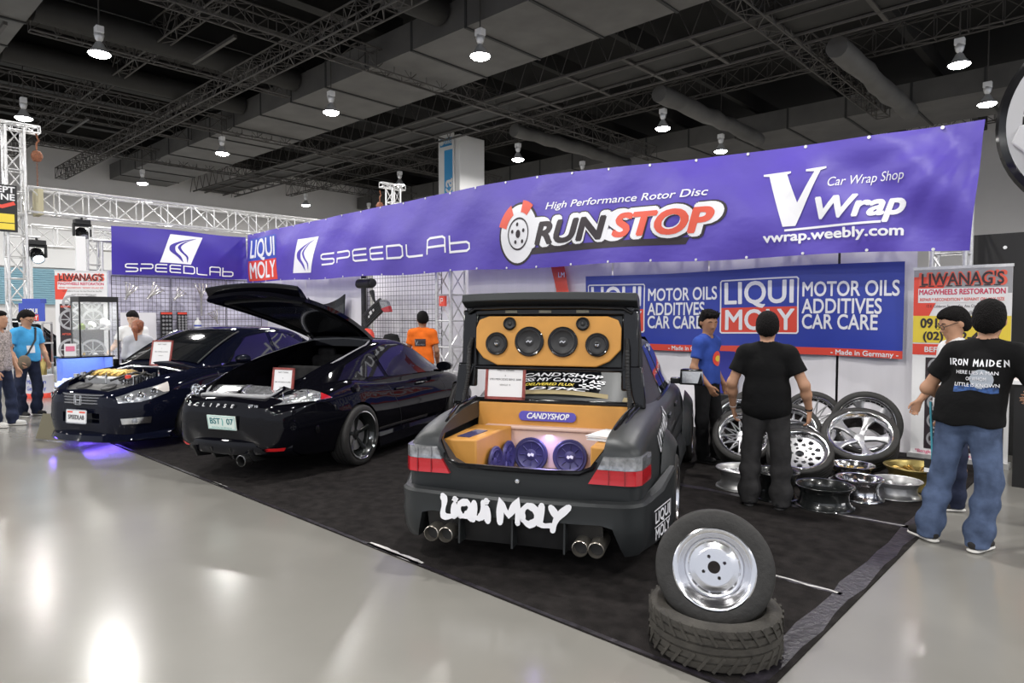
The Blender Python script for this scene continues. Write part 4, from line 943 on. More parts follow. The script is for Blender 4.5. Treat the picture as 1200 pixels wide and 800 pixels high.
for s in (1, -1):
    m = MB(); side_patch(m, sg, [(1.22, .955), (1.78, .925)], [(1.22, .965), (1.52, 1.12), (1.68, 1.19)], s); m.build('quarter_window', 'glass_dk', cabin)
    m = MB(); side_patch(m, sg, [(1.86, .92), (3.34, .885)], [(1.78, 1.21), (1.99, 1.285), (2.44, 1.285), (2.82, 1.20), (3.3, .905)], s); m.build('door_window', 'glass_dk', cabin)
    for x0, z0, x1, z1 in ((1.76, .92, 2.1, .18), (3.2, .86, 3.2, .2)):
        m = MB(); m.rows([[(x0+(x1-x0)*t+dx, s*(se(x0+(x1-x0)*t, z0+(z1-z0)*t)+.002), z0+(z1-z0)*t) for dx in (0, .007)] for t in np.linspace(.02, 1, 14)], flip=s < 0); m.build('door_gap', 'black', body)
    m = MB(); m.X = T(3.06, s*.93, .965); m.lathe([(.001, -.07), (.05, -.06), (.085, -.02), (.09, .05), (.001, .05)], 20, RY(-90) @ Matrix.Diagonal((.7, 1.25, 1, 1))); m.X = Matrix(); m.box((3.08, s*.82, .90), (.08, .12, .03)); m.build('door_mirror', 'car_black', cou, angle=60)
    m = MB(); m.box((2.02, s*(se(2.02, .76)+.012), .76), (.2, .02, .03)); m.build('door_handle', 'car_black', body, bevel=.008)
    m = MB(); m.lathe([(.001, .004), (.07, .004), (.075, 0), (.068, .001)], 24, T(1.05, s*(se(1.05, .83)+.002), .83) @ RX(-90*s)); m.build('fuel_cap', 'car_black', body) if s < 0 else None
    # skirts
    m = MB(); m.rows([[(x, s*(se(x, .4)+d), z) for d, z in ((-.01, .30), (.04, .26), (.05, .15), (.0, .10), (-.2, .10))] for x in np.linspace(1.42, 3.2, 14)], flip=s > 0); m.build('side_skirt', 'car_black', cou)
    m = MB(); m.rows([[(x, s*(se(x, z)+.008), z) for z in (.315, .325, .345, .355)] for x in np.linspace(1.5, 2.7, 20)], flip=s > 0); m.build('door_strip', 'chrome', body)
    # tail lamps
    lo_, hi_ = [(.06, .775), (.20, .785), (.62, .80)], [(.14, .80), (.26, .905), (.36, .935), (.62, .805)]
    def bump_patch(m, lo, hi, off, n=24, k=10):
        q = MB(); side_patch(q, lambda x, z: se(x, min(z, .93)), lo, hi, s, off, n, k); return q
    m = bump_patch(m, lo_, hi_, .022); m.build('tail_lamp', 'lens_clear', cou)
    m = bump_patch(m, [(.46, .80), (.60, .803)], [(.50, .865), (.60, .812)], .030, 8, 4); m.build('tail_reflector', 'lens_red', cou)
    m = MB()
    for x, z, r in ((.22, .84, .055), (.36, .86, .05)):
        Xl = T(x, s*(se(x, z)+.022), z) @ RZ(-s*50) @ RX(-90*s); m.lathe([(r, .0), (r*.9, .006), (r*.6, .0), (r*.3, .008), (.001, .009)], 20, Xl)
    for x in np.linspace(.14, .5, 14):
        for z in (.80, .825, .85):
            if z < .93-abs(x-.33)*.5: m.lathe([(.001, .005), (.010, .0)], 6, T(x, s*(se(x, z)+.024), z) @ RX(-90*s))
    m.build('lamp_reflectors', 'chrome', cou)
    m = MB(); q = side_patch(m, se, [(.015, .318), (.12, .318)], [(.015, .352), (.12, .352)], s, .012, 8, 2); m.build('bumper_reflector', mat('bright_red_lens', (.75, .02, .025), .2), cou)
    m = MB(); m.lathe([(.001, .003), (.038, .003), (.042, 0)], 20, T(.42, s*(se(.42, .50)+.001), .50) @ RX(-90*s)); m.build('badge', 'black_gl', body)
    w = wheel(cou, (1.08, s*.80, .335), RX(-90*s), .335, .248, .24, 'thin', ['rim_black', 'rim_black'], lip=.05)
    m = MB(); m.lathe([(.262, .121), (.264, .124), (.256, .125), (.252, .121)], 48); m.build('rim_line', 'chrome', w)
    m = MB(); m.prism([(-.20, -.05), (-.15, -.05), (-.15, .07), (-.20, .07)], -.02, .05); m.build('brake_caliper', 'print_red', w)
    m = MB(); m.lathe([(.17, .01), (.17, .02), (.06, .02)], 32); m.build('brake_disc', 'satin', w)
    wheel(cou, (3.60, s*.80, .335), RX(-90*s), .335, .248, .22, 'thin', ['rim_black', 'rim_black'], lip=.05)
# rear details: plate, letters, lower bumper, exhaust
m = MB(); m.box((-.028, .0, .585), (.014, .36, .145), R=RY(-9)); pl = m.build('number_plate', mat('plate_white', (.75, .85, .80), .4), cou, bevel=.003)
XPn = T(-.036, 0, .585) @ RY(-9) @ RZ(-90) @ RX(90)
m = MB(); m.text('BST', .085, X=XPn @ T(-.08, .012), bold=.02); m.text('07', .085, X=XPn @ T(.11, .012), bold=.02); m.build('plate_number', mat('plate_green', (.0, .16, .19), .4), pl, smooth=False)
m = MB(); m.text('MATATAG NA REPUBLIKA', .022, X=XPn @ T(0, -.052), w=.26); m.stroke([(-.17, -.066), (.17, -.066), (.17, .066), (-.17, .066)], .004, X=XPn, closed=True); m.stroke([(.012, -.03), (.02, .01), (.012, .045)], .012, X=XPn); m.build('plate_small_print', mat('plate_teal', (.1, .45, .42), .4), pl, smooth=False)
m = MB()
for i, ch in enumerate('ECLIPSE'):
    y = .43-.092*i; m.text(ch, .05, X=T(-.020, y, .752) @ RZ(-90) @ RX(78), bold=.02, shear=.3, sx=1.35)
m.build('badge_lettering', 'paper', cou, smooth=False)
m = MB(); m.text('GT V6', .034, X=T(.0, -.37, .762) @ RZ(-90) @ RX(78), bold=.02, shear=.2, sx=1.3); m.build('trim_lettering', 'silver', cou, smooth=False)
m = MB(); R = []
for u in np.linspace(-1, 1, 25):
    y = .70*u; xx = .22*abs(u)**3-.02
    R.append([(xx+.03, y, .43), (xx-.015, y, .40), (xx-.03, y, .34), (xx-.01, y, .27+.03*abs(u)**2), (xx+.12, y, .23), (xx+.4, y, .22)])
m.rows(R, flip=False); m.build('rear_valance', 'car_black', cou)
for y in (-.36, -.12, .12, .36):
    m = MB(); m.prism([(-.06, .34), (.10, .33), (.18, .20), (.0, .22)], -.01, .01, X=T(0, y, 0) @ RX(90)); m.build('diffuser_fin', 'black', cou, smooth=False)
m = MB(); Xe = T(-.10, -.30, .235) @ RY(90); m.lathe([(.050, 0), (.058, .004), (.058, .22), (.045, .22), (.045, .01)], 24, Xe, closed=True); m.lathe([(.001, .12), (.05, .12)], 18, Xe); m.build('exhaust_tip', mat('dark_steel_tip', (.12, .12, .12), .25, .9), cou)
# hatch opening trim, interior
m = MB(); P = [(.20, .42, .845), (.24, .44, .87), (.55, .555, .985), (1.15, .565, 1.16), (1.78, .495, 1.295), (1.98, .42, 1.345), (2.02, 0, 1.368)]
P2 = P+[(x, -y, z) for x, y, z in P[-2::-1]]; m.tube(P2+[(.17, -.2, .845), (.165, 0, .845), (.17, .2, .845)], .013, 6, closed=True); m.build('hatch_seal', mat('grey_seal', (.35, .35, .37), .35), cou)
m = MB(); m.box((.16, 0, .835), (.09, .84, .03)); m.build('sill_plate', mat('sill_grey', (.30, .30, .31), .4), cou, bevel=.01)
m = MB(); m.box((.95, 0, .60), (1.5, 1.15, .03)); m.build('boot_floor', 'black', cou)
m = MB(); m.lathe([(.19, 0), (.20, .02), (.17, .03), (.15, .02), (.05, .015), (.001, .03)], 30, T(.55, .12, .70) @ RY(-38)); m.build('subwoofer', 'cone', cou)
m = MB(); m.lathe([(.03, .035), (.02, .045), (.001, .045)], 12, T(.55, .12, .70) @ RY(-38)); m.build('red_cone', 'print_red', cou)
m = MB(); m.box((1.45, 0, .84), (.10, 1.15, .42), R=RY(14)); m.build('rear_seat', 'pants_grey', cou, bevel=.04)
for y in (.36, -.36):
    m = MB(); m.box((2.25, y, .86), (.16, .46, .58), R=RY(-14)); m.build('front_seat', 'pants_grey', cou, bevel=.05)
    m = MB(); m.box((2.18, y, 1.16), (.10, .26, .14), R=RY(-10)); m.build('headrest', 'pants_grey', cou, bevel=.04)
m = MB(); m.lathe([(.185+.014*cos(a), .014*sin(a)) for a in np.linspace(0, 2*pi, 9)[:-1]], 36, T(2.78, .36, .96) @ RY(-66), closed=True); m.box((2.78, .36, .98), (.03, .34, .04)); m.build('steering_wheel', 'rubber', cou)
m = MB(); m.rows([[(2.48+1.1*j/8, (-1+2*i/10)*(.44+.10*j/8), float(interp(XG, CG['zt'], np.array([2.48+1.1*j/8]))[0])+.016-.03*abs(-1+2*i/10)**3*(1 if j > 0 else 1)) for i in range(11)] for j in range(9)]); m.build('windscreen', 'glass_dk', cabin, angle=70)
# headlamps in front
for s in (1, -1):
    m = MB(); side_patch(m, se, [(3.95, .64), (4.42, .52)], [(3.85, .74), (4.40, .60)], s, .006, 12, 4); m.build('headlamp', 'lens_smoke', cou)
# hatch, hinged at the roof
hat = bpy.data.objects.new('hatch', None); COL.objects.link(hat); hat.parent = cou; hat.matrix_local = T(2.04, 0, 1.375) @ RY(34)
def hsurf(t, u, o=0):                          # t from hinge to tail, u across; hatch drawn closed, local x negative
    x = -1.68*t; z = -.02-.30*t-.22*t*t*(1 if t < .8 else 1); w = .44+.20*sin(min(1, t*1.15)*pi/2)+.0*t
    if t > .9: w -= .12*((t-.9)/.1)**2
    return Vector((x-.0, u*w, z+.03-.05*u*u*(.6+.6*t)+o))
N = 20
def hrows(t0, t1, u0, u1, o, nt=16): return [[hsurf(t0+(t1-t0)*j/nt, u0+(u1-u0)*i/N, o) for i in range(N+1)] for j in range(nt+1)]
m = MB(); A = hrows(0, 1, -1, 1, .02); B = hrows(0, 1, -1, 1, -.025)
m.rows(A, flip=True); m.rows(B)
for i in (0, -1): m.rows([[r[i] for r in A], [r[i] for r in B]], flip=(i == 0))
m.rows([A[-1], B[-1]], flip=True); m.rows([A[0], B[0]])
m.build('hatch_frame', 'car_black', hat, recalc=True, angle=50)
m = MB(); m.rows(hrows(.12, .70, -.74, .74, .024), flip=True); m.build('rear_glass', 'glass_dk', hat, angle=70)
m = MB(); m.rows(hrows(.14, .70, -.72, .72, -.029)); m.build('rear_glass_inside', mat('hatch_glass_inner', (.03, .032, .036), .08, coat=1), hat, angle=70)
m = MB(); m.tube([hsurf(t, .80, -.03) for t in np.linspace(.1, .86, 12)]+[hsurf(.86, u, -.03) for u in np.linspace(.7, -.7, 12)]+[hsurf(t, -.80, -.03) for t in np.linspace(.86, .1, 12)], .016, 6); m.build('hatch_trim', 'black', hat)
m = MB(); R = [[hsurf(.93, u)+Vector((dx, 0, dz)) for dx, dz in ((.10, .02), (.06, .05), (-.06, .075), (-.13, .07), (-.12, .05), (-.02, .0))] for u in np.linspace(-.97, .97, 24)]; n0 = m.rows(R, cu=True); m.cap(n0, 6, True); m.cap(n0+23*6, 6); m.build('spoiler', 'car_black', hat, recalc=True)
for s in (1,):
    m = MB(); m.cyl((.62, s*.56, 1.03), (1.0, s*.545, 1.62), .011); m.build('gas_strut', 'black', cou) if False else None
px_, py_ = car_at((-6.68, 2.93), 111.8, .33, -.44)
plaque('framed_notice', 'framed notice standing in the open hatch of the black coupe', (px_, py_, .80), 111.8-90, 8, .27, .33, (('PARTY TIMERS', .85, .02), ('a', .68, .02), ('2007 MITSUBISHI ECLIPSE', .55, .018), ('VEHICLE 7', .38, .018)))
# ------------------------------------------------------------ black saloon facing the aisle, bonnet off (local +X points out of its nose; stations run backwards)
sal = thing('saloon', 'glossy black saloon facing the aisle with its bonnet off and engine bay showing', 'car', (-9.50, 2.40, .009), 113)
# local frame: x back from the nose, y to the left as seen from in front (car's own left is -y)
X = [0, .02, .07, .18, .38, .70, .95, 1.3, 1.8, 2.6, 3.4, 3.8, 4.2, 4.6, 4.75]
C = dict(ym=[.42, .52, .62, .735, .85, .905, .91, .89, .88, .89, .90, .90, .87, .80, .68],
         zf=[.20, .18, .17, .165, .165, .17, .18, .17, .17, .17, .17, .19, .22, .28, .34],
         zm=[.42, .44, .46, .50, .54, .58, .60, .58, .57, .57, .58, .58, .58, .60, .62],
         ys=[.38, .48, .57, .68, .775, .82, .825, .82, .82, .83, .83, .82, .79, .74, .60],
         zs=[.60, .655, .685, .73, .80, .87, .90, .93, .95, .96, .97, .98, .98, .95, .90],
         zc=[.64, .70, .735, .78, .86, .94, .97, 1.01, 1.03, 1.0, 1.0, 1.03, 1.05, 1.02, .95])
def prof(v): return fil([(0, v['zf'], 0), (v['ym']-.08, v['zf'], .05), (v['ym']-.015, v['zm']-.16, .06), (v['ym'], v['zm'], .07), (v['ys']+.03, v['zs']-.08, .05), (v['ys']-.04, v['zs']+.01, .06), (v['ys']-.18, v['zc']-.025, .05), (0, v['zc'], 0)], 5)
sc = smooth_surf(X, C, prof)
xs = np.concatenate([np.linspace(0, .25, 14), np.linspace(.3, 4.4, 60), np.linspace(4.45, 4.75, 8)])
body = loft(X, C, prof, xs=xs).build('body', 'car_navy', sal, recalc=True)
cut = well(.98, .31, .36, .5)+well(3.72, .31, .36, .5)
m = MB(); R = [[(x, y, z) for y, z in ((-w, .52), (w, .52), (w, 1.3), (-w, 1.3))] for x, w in ((.09, .36), (.30, .58), (.7, .68), (1.28, .70))]; n0 = m.rows(R, cu=True); m.cap(n0, 4, True); m.cap(n0+12, 4); cut.append(cutter(m))
m = MB(); m.box((.0, 0, .40), (.22, .62, .12)); cut.append(cutter(m))
carve_in(sal, body, cut)
XG = [1.15, 1.3, 1.7, 2.1, 2.4, 2.9, 3.3, 3.7, 4.0, 4.12]
CG = dict(yb=[.74, .78, .79, .80, .80, .80, .795, .78, .73, .68], zt=[.99, 1.08, 1.29, 1.435, 1.47, 1.475, 1.44, 1.28, 1.10, 1.03], yt=[.66, .67, .63, .59, .575, .57, .565, .58, .60, .60])
profG = lambda v: fil([(0, .80, 0), (v['yb'], .80, 0), (v['yb'], min(.965, v['zt']-.02), .02), (v['yt'], v['zt']-.04, .08), (v['yt']-.16, v['zt'], .06), (0, v['zt']+.02, 0)], 5)
sg2 = smooth_surf(XG, CG, profG)
cabin = loft(XG, CG, profG, 60).build('roof_and_pillars', 'car_navy', sal, recalc=True)
m = MB(); n = 18
def ws(u, t, o=.008): x = 1.20+(2.06-1.20)*t; z = float(interp(XG, CG['zt'], np.array([x]))[0]); return (x-o, u*(.655-.07*t), z+.016+o-.035*abs(u)**3)
m.rows([[ws(-1+2*i/n, .0+.96*j/10) for i in range(n+1)] for j in range(11)], flip=True); m.build('windscreen', 'glass_dk', cabin, angle=70)
for u in (-1, 1):
    m = MB(); m.tube([Vector(ws(u*1.02, t, .012)) for t in np.linspace(0, 1, 10)], .012, 6); m.build('screen_trim', 'chrome' if u > 0 else 'black', cabin)
for s in (1, -1):
    m = MB(); side_patch(m, sg2, [(1.62, .985), (2.62, .985)], [(1.66, 1.02), (2.16, 1.335), (2.62, 1.39)], s); m.build('front_side_window', 'glass_dk', cabin)
    m = MB(); side_patch(m, sg2, [(2.70, .985), (3.55, .985)], [(2.70, 1.39), (3.1, 1.36), (3.6, 1.12)], s); m.build('rear_side_window', 'glass_dk', cabin)
    m = MB(); side_patch(m, sg2, [(1.5, .965), (3.8, .97)], [(1.5, .985), (3.8, .985)], s, .010, k=1); m.build('window_trim', 'chrome', cabin)
    m = MB(); m.X = T(1.72, s*.95, 1.04); m.lathe([(.001, .08), (.05, .07), (.085, .03), (.09, -.05), (.001, -.05)], 20, RY(-90) @ Matrix.Diagonal((.7, 1.25, 1, 1))); m.X = Matrix(); m.box((1.70, s*.84, .985), (.08, .13, .03)); m.build('door_mirror', 'car_navy', sal, angle=60)
    for x in (1.38, 2.62, 3.7):
        m = MB(); m.rows([[(x+dx, s*(sc(x, z)+.003), z) for dx in (0, .007)] for z in np.linspace(.3, .93, 12)], flip=s < 0); m.build('door_gap', 'black', body)
    # headlamp and fog lamp
    m = MB(); side_patch(m, sc, [(.045, .595), (.20, .60), (.52, .69)], [(.05, .665), (.20, .735), (.56, .82)], s, .010, 20, 6); hl = m.build('headlamp', 'lens_smoke', sal)
    m = MB()
    for x, z, r in ((.12, .645, .040), (.23, .675, .046), (.36, .715, .042)):
        m.lathe([(r, 0), (r*.85, .010), (r*.5, .002), (r*.3, .012), (.001, .014)], 18, T(x, s*(sc(x, z)+.011), z) @ RZ(s*(42 if x < .3 else 25)) @ RX(-90*s))
    m.build('lamp_reflectors', 'chrome', hl)
    m = MB(); side_patch(m, sc, [(.46, .70), (.53, .705)], [(.36, .765), (.56, .822)], s, .016, 6, 4); m.build('corner_lens', mat('amber_lens', (.75, .70, .66), .15), hl)
    m = MB(); side_patch(m, sc, [(.06, .335), (.30, .335)], [(.05, .405), (.30, .415)], s, .014, 12, 4); fo = m.build('fog_lamp_bezel', 'chrome', sal)
    m = MB(); m.lathe([(.034, 0), (.03, .012), (.001, .018)], 18, T(.15, s*(sc(.15, .372)+.014), .372) @ RZ(s*45) @ RX(-90*s)); m.build('fog_lamp', 'lens_smoke', fo)
    wheel(sal, (.98, s*.80, .32), RX(-90*s), .32, .235, .22, 'mesh', ['satin', 'satin'], lip=.04)
    wheel(sal, (3.72, s*.80, .32), RX(-90*s), .32, .235, .22, 'mesh', ['satin', 'satin'], lip=.04)
    m = MB(); m.rows([[(x, s*(sc(x, .4)+d), z) for d, z in ((-.01, .28), (.04, .24), (.05, .14), (.0, .09), (-.2, .09))] for x in np.linspace(1.36, 3.3, 14)], flip=s > 0); m.build('side_skirt', 'car_navy', sal)
# front lip, grille, emblem, plate
m = MB(); R = []
for u in np.linspace(-1, 1, 33):
    y = .88*u; xx = -.06+.62*abs(u)**3.2
    R.append([(xx+.10, y, .22), (xx+.005, y, .215), (xx-.03, y, .20), (xx-.06, y, .135), (xx-.02, y, .115), (xx+.25, y, .115)])
m.rows(R); m.build('front_lip', 'car_navy', sal)
def grb(y, z): return -.018+.16*abs(y/.5)**2.4+(z-.6)*.10
m = MB(); m.rows([[(grb(y, z), y, z) for y in np.linspace(-.47, .47, 21)] for z in (.575-.0, .60, .64, .675)], flip=True); gr = m.build('grille', 'black_gl', sal)
m = MB()
for z in (.585, .620, .655): m.tube([(grb(y, z)-.012, y, z-.02*abs(y)) for y in np.linspace(-.45, .45, 17)], .011, 6)
m.tube([(grb(y, .682)-.014, y, .688-.02*abs(y)) for y in np.linspace(-.46, .46, 17)], .013, 6)
m.build('grille_bar', mat('grille_chrome', (.34, .34, .36), .2, .9), gr)
XH = T(-.038, 0, .622) @ RZ(-90) @ RX(90)
m = MB(); m.stroke([(-.045, .05), (-.034, -.05)], .015, X=XH); m.stroke([(.045, .05), (.034, -.05)], .015, X=XH); m.stroke([(-.038, .0), (.038, .0)], .014, X=XH); m.stroke(rrect(.125, .115, .02), .006, X=XH, closed=True); m.build('emblem', 'chrome', gr, smooth=False)
m = MB(); m.box((-.055, 0, .42), (.012, .33, .15), R=RY(3)); pl = m.build('number_plate', 'paper', sal, bevel=.004)
XPn = T(-.063, 0, .42) @ RY(3) @ RZ(-90) @ RX(90)
m = MB(); m.text('SPEEDLAB', .075, X=XPn @ T(0, -.01), bold=.02, w=.27); m.build('plate_lettering', 'print_dark', pl, smooth=False)
m = MB(); m.poly([XPn @ Vector(p) for p in ((-.15, .045, 0), (-.06, .045, 0), (-.06, .065, 0), (-.15, .065, 0))]); m.poly([XPn @ Vector(p) for p in ((.05, .045, 0), (.15, .045, 0), (.15, .065, 0), (.05, .065, 0))]); m.build('plate_marks', 'print_orange', pl, smooth=False)
m = MB(); m.stroke(rrect(.34, .16, .015), .012, X=XPn @ T(0, 0, -.001), closed=True); m.build('plate_frame', 'chrome', pl, smooth=False)
# engine bay
m = MB(); m.box((.75, 0, .56), (1.0, 1.3, .06)); m.build('bay_floor', 'black', sal)
m = MB(); R = [[(x+.12*abs(u)**2, u*.57, z) for x, z in ((.06, .66), (.09, .715), (.20, .752), (.31, .785), (.34, .775), (.34, .70))] for u in np.linspace(-1, 1, 15)]; m.rows(R); m.build('radiator_cover', mat('grey_plastic', (.09, .09, .09), .45), sal)
for y in (-.22, .2):
    m = MB(); m.lathe([(.095, 0), (.088, .012), (.03, .012), (.001, .004)], 20, T(.21, y, .760) @ RY(-17)); m.build('cover_recess', 'black', sal)
eng = MB(); eng.box((.78, 0, .73), (.40, .62, .22)); eng = eng.build('engine', 'satin', sal, bevel=.03); eng.location = (-.20, .12, .035)
m = MB()
for k in range(5): m.tube([(.62, -.2+.1*k, .84), (.70, -.2+.1*k, .875), (.86, -.2+.1*k, .88), (.94, -.2+.1*k, .84)], .036, 8)
m.build('intake_runners', 'gold', eng)
m = MB(); m.box((.78, .0, .865), (.12, .52, .05)); m.build('valve_cover', 'gold', eng, bevel=.015)
m = MB()
rnd = random.Random(5)
for k in range(80):
    x, y = rnd.uniform(.58, 1.30), rnd.uniform(-.68, .42); a = rnd.uniform(0, 360)
    m.cyl((x, y, .74), (x, y, rnd.uniform(.80, .89)), rnd.uniform(.008, .026), n=8)
m.build('engine_fittings', 'chrome', eng); eng.children[-1]['kind'] = 'stuff'
hs = []
for k in range(7):
    m = MB(); y0 = rnd.uniform(-.5, .5); m.tube([(rnd.uniform(.45, .6), y0, .80), (.75, y0+rnd.uniform(-.1, .1), .885), (rnd.uniform(.95, 1.15), y0+rnd.uniform(-.15, .15), .83)], .014, 7); m.build('hose', rnd.choice(['black', 'chrome', 'rubber']), eng)
m = MB(); m.tube([(1.02, -.62, .90), (.98, -.3, .955), (.98, .3, .955), (1.02, .62, .90)], .018, 8); m.build('strut_brace', 'polish', sal)
for y in (.60, -.60):
    m = MB(); m.lathe([(.10, 0), (.09, .02), (.04, .025), (.001, .03)], 20, T(1.02, y, .86)); m.build('strut_tower', 'chrome', sal)
for p in ((.62, -.42, .82), (.58, .44, .82), (.72, .50, .83)):
    m = MB(); m.cyl(p, (p[0], p[1], p[2]+.04), .035, n=16); m.build('filler_cap', 'print_red' if p[1] < 0 else 'chrome', eng)
m = MB(); m.box((1.27, 0, .955), (.12, 1.38, .04)); m.build('cowl', 'black', sal, bevel=.01)
for s in (1, -1):
    m = MB(); m.tube([(1.22, .05*s+.25, 1.0), (1.34, .25+s*.05, 1.10), (1.42, s*.5, 1.13)] if s > 0 else [(1.22, -.45, 1.0), (1.30, -.3, 1.07), (1.40, .1, 1.13)], .008, 6); m.build('wiper', 'black', sal)
px_, py_ = car_at((-9.50, 2.40), 113, 1.16, -.02)
plaque('framed_notice', 'framed notice leaning at the windscreen of the black saloon', (px_, py_, .965), 113-90+8, 12, .33, .36, (('PARTY TIMERS', .84, .022), ('a', .68, .02), ('2004 HONDA ACCORD', .55, .02), ('VEHICLE 3', .4, .018)))
# white ramp board leaning at the saloon's far front corner, violet glow strip under the nose
m = MB(); m.box((0, 0, .15), (.03, .55, .34), R=RY(18)); 
m.build('side_board', mat('khaki_board', (.12, .105, .06), .6), sal, loc=(.35, .95, .02), smooth=False)
ll = bpy.data.lights.new('under_glow', 'AREA'); ll.shape = 'RECTANGLE'; ll.size = 1.2; ll.size_y = .05; ll.energy = 8; ll.color = (.18, .10, 1.0)
lo = bpy.data.objects.new('under_glow', ll); COL.objects.link(lo); lo.parent = sal; lo.matrix_local = T(.45, .35, .15)
# ------------------------------------------------------------ people: blended volumes turned into one continuous surface
def V3(*a): return np.array(a, float)
class Blob:
    def __init__(s): s.P = []; s.cut = []; s.add = None
    def cap(s, a, b, ra, rb=None, k=.03, flat=None):
        a = np.array(a, float); b = np.array(b, float); rb = ra if rb is None else rb
        def f(p):
            ab = b-a; t = np.clip(((p-a)@ab)/max(1e-9, ab@ab), 0, 1)[..., None]; q = p-a-t*ab
            if flat is not None: q = q+np.array(flat[0])*((q@np.array(flat[0]))*(flat[1]-1))[..., None]
            return np.sqrt((q*q).sum(-1))-(ra+(rb-ra)*t[..., 0])
        r = max(ra, rb)*(1 if flat is None else 1); s.P.append((f, np.minimum(a, b)-r-.03, np.maximum(a, b)+r+.03, k)); return s
    def ell(s, c, r, k=.03, R=None):
        c = np.array(c, float); r = np.array(r, float)
        def f(p):
            q = p-c
            if R is not None: q = q@R
            k0 = np.sqrt(((q/r)**2).sum(-1)); k1 = np.sqrt(((q/(r*r))**2).sum(-1))+1e-9
            return k0*(k0-1)/k1
        m = max(r) if R is not None else r; s.P.append((f, c-m-.04, c+m+.04, k)); return s
    def clip(s, f): s.cut.append(f); return s
    def mesh(s, h, smooth=1):
        lo = np.min([p[1] for p in s.P], 0)-h*2; hi = np.max([p[2] for p in s.P], 0)+h*2
        n = np.ceil((hi-lo)/h).astype(int)+1; F = np.full(n, .06, np.float32)
        ax = [lo[i]+h*np.arange(n[i]) for i in range(3)]
        for f, a, b, k in s.P:
            i0 = np.maximum(0, np.floor((a-k-lo)/h).astype(int)); i1 = np.minimum(n, np.ceil((b+k-lo)/h).astype(int)+1)
            g = np.stack(np.meshgrid(*[ax[d][i0[d]:i1[d]] for d in range(3)], indexing='ij'), -1)
            sl = tuple(slice(i0[d], i1[d]) for d in range(3)); A = F[sl]; B = f(g)
            t = np.clip(.5+.5*(A-B)/k, 0, 1); F[sl] = A*(1-t)+B*t-k*t*(1-t)
        if s.cut:
            g = np.stack(np.meshgrid(*ax, indexing='ij'), -1)
            for c in s.cut: F = np.maximum(F, c(g))
        if s.add: F = F+s.add(np.stack(np.meshgrid(*ax, indexing='ij'), -1))
        return surfnet(F, lo, h, smooth)
def surfnet(F, lo, h, smooth):
    n = F.shape; I = F < 0
    c = np.zeros((n[0]-1, n[1]-1, n[2]-1, 3), np.float32); w = np.zeros(c.shape[:3], np.float32)
    cs = lambda o: tuple(slice(o[d], n[d]-1+o[d]) for d in range(3))
    cor = [(i, j, k) for i in (0, 1) for j in (0, 1) for k in (0, 1)]
    for a in cor:
        for d in range(3):
            if a[d]: continue
            b = list(a); b[d] = 1; fa = F[cs(a)]; fb = F[cs(b)]; x = (fa < 0) != (fb < 0)
            t = np.where(x, fa/np.where(x, fa-fb, 1), 0)
            for e in range(3): c[..., e] += x*(a[e]+(t if e == d else 0))
            w += x
    act = w > 0; idx = np.full(act.shape, -1, np.int64); idx[act] = np.arange(act.sum())
    ii = np.argwhere(act); v = (ii+c[act]/w[act][:, None])*h+lo; Q = []
    for d in range(3):
        a, b = (d+1) % 3, (d+2) % 3
        s0 = [slice(1, n[e]-1) for e in range(3)]; s0[d] = slice(0, n[d]-1); s1 = list(s0); s1[d] = slice(1, n[d])
        f0 = I[tuple(s0)]; f1 = I[tuple(s1)]
        for sg in (0, 1):
            e = np.argwhere((f0 & ~f1) if sg == 0 else (~f0 & f1))
            if not len(e): continue
            e = e+np.array([0 if q == d else 1 for q in range(3)])
            def g(da, db):
                q = e.copy(); q[:, a] -= da; q[:, b] -= db; return idx[q[:, 0], q[:, 1], q[:, 2]]
            L = [g(0, 0), g(1, 0), g(1, 1), g(0, 1)]
            Q.append(np.stack(L if sg == 0 else L[::-1], 1))
    Q = np.concatenate(Q) if Q else np.zeros((0, 4), int)
    for _ in range(smooth):
        acc = np.zeros_like(v); cnt = np.zeros(len(v))
        for i in range(4):
            for j in (1, 3): np.add.at(acc, Q[:, i], v[Q[:, (i+j) % 4]]); np.add.at(cnt, Q[:, i], 1)
        v = v*.5+.5*acc/np.maximum(cnt, 1)[:, None]
    return v, Q
def blob_obj(name, b, h, mt, parent, smooth=1):
    v, q = b.mesh(h, smooth); me = bpy.data.meshes.new(name); me.from_pydata(v.tolist(), [], q.tolist()); me.update()
    me.polygons.foreach_set('use_smooth', [True]*len(me.polygons)); me.materials.append(M[mt] if isinstance(mt, str) else mt)
    o = bpy.data.objects.new(name, me); COL.objects.link(o); o.parent = parent; return o
def unit(v): v = np.array(v, float); return v/np.linalg.norm(v)
def hand(b, w, d, n, t, s=1.0, curl=28, fr=.0088):
    """w wrist, d finger direction, n palm normal, t thumb side"""
    d = unit(d); n = unit(n-d*np.dot(n, d)) if True else n; t = unit(np.cross(n, d))*(1 if np.dot(np.cross(n, d), t) > 0 else -1)
    offs = (.030, .010, -.010, -.029); LL = (.070, .079, .073, .057)
    for o, L in zip(offs, LL):
        kn = w+(d*.088+t*o)*s; b.cap(w+(d*.015+t*o*.55)*s, kn, .0135*s, .0115*s, .012)
        p = kn; a = rad(curl*.6); 
        for j, fr_ in enumerate((.45, .30, .25)):
            q = p+(d*cos(a)+n*sin(a))*L*fr_*s; b.cap(p, q, fr*s*(1-.08*j), fr*s*(.92-.08*j), .006); p = q; a += rad(curl)
    p0 = w+(d*.022+t*.022)*s; p1 = p0+(d*.030+t*.026+n*.012)*s; p2 = p1+(d*.030+t*.008+n*.012)*s; p3 = p2+(d*.024-t*.002+n*.008)*s
    b.cap(p0, p1, .0145*s, .012*s, .012); b.cap(p1, p2, .0115*s, .0102*s, .006); b.cap(p2, p3, .010*s, .0085*s, .005)
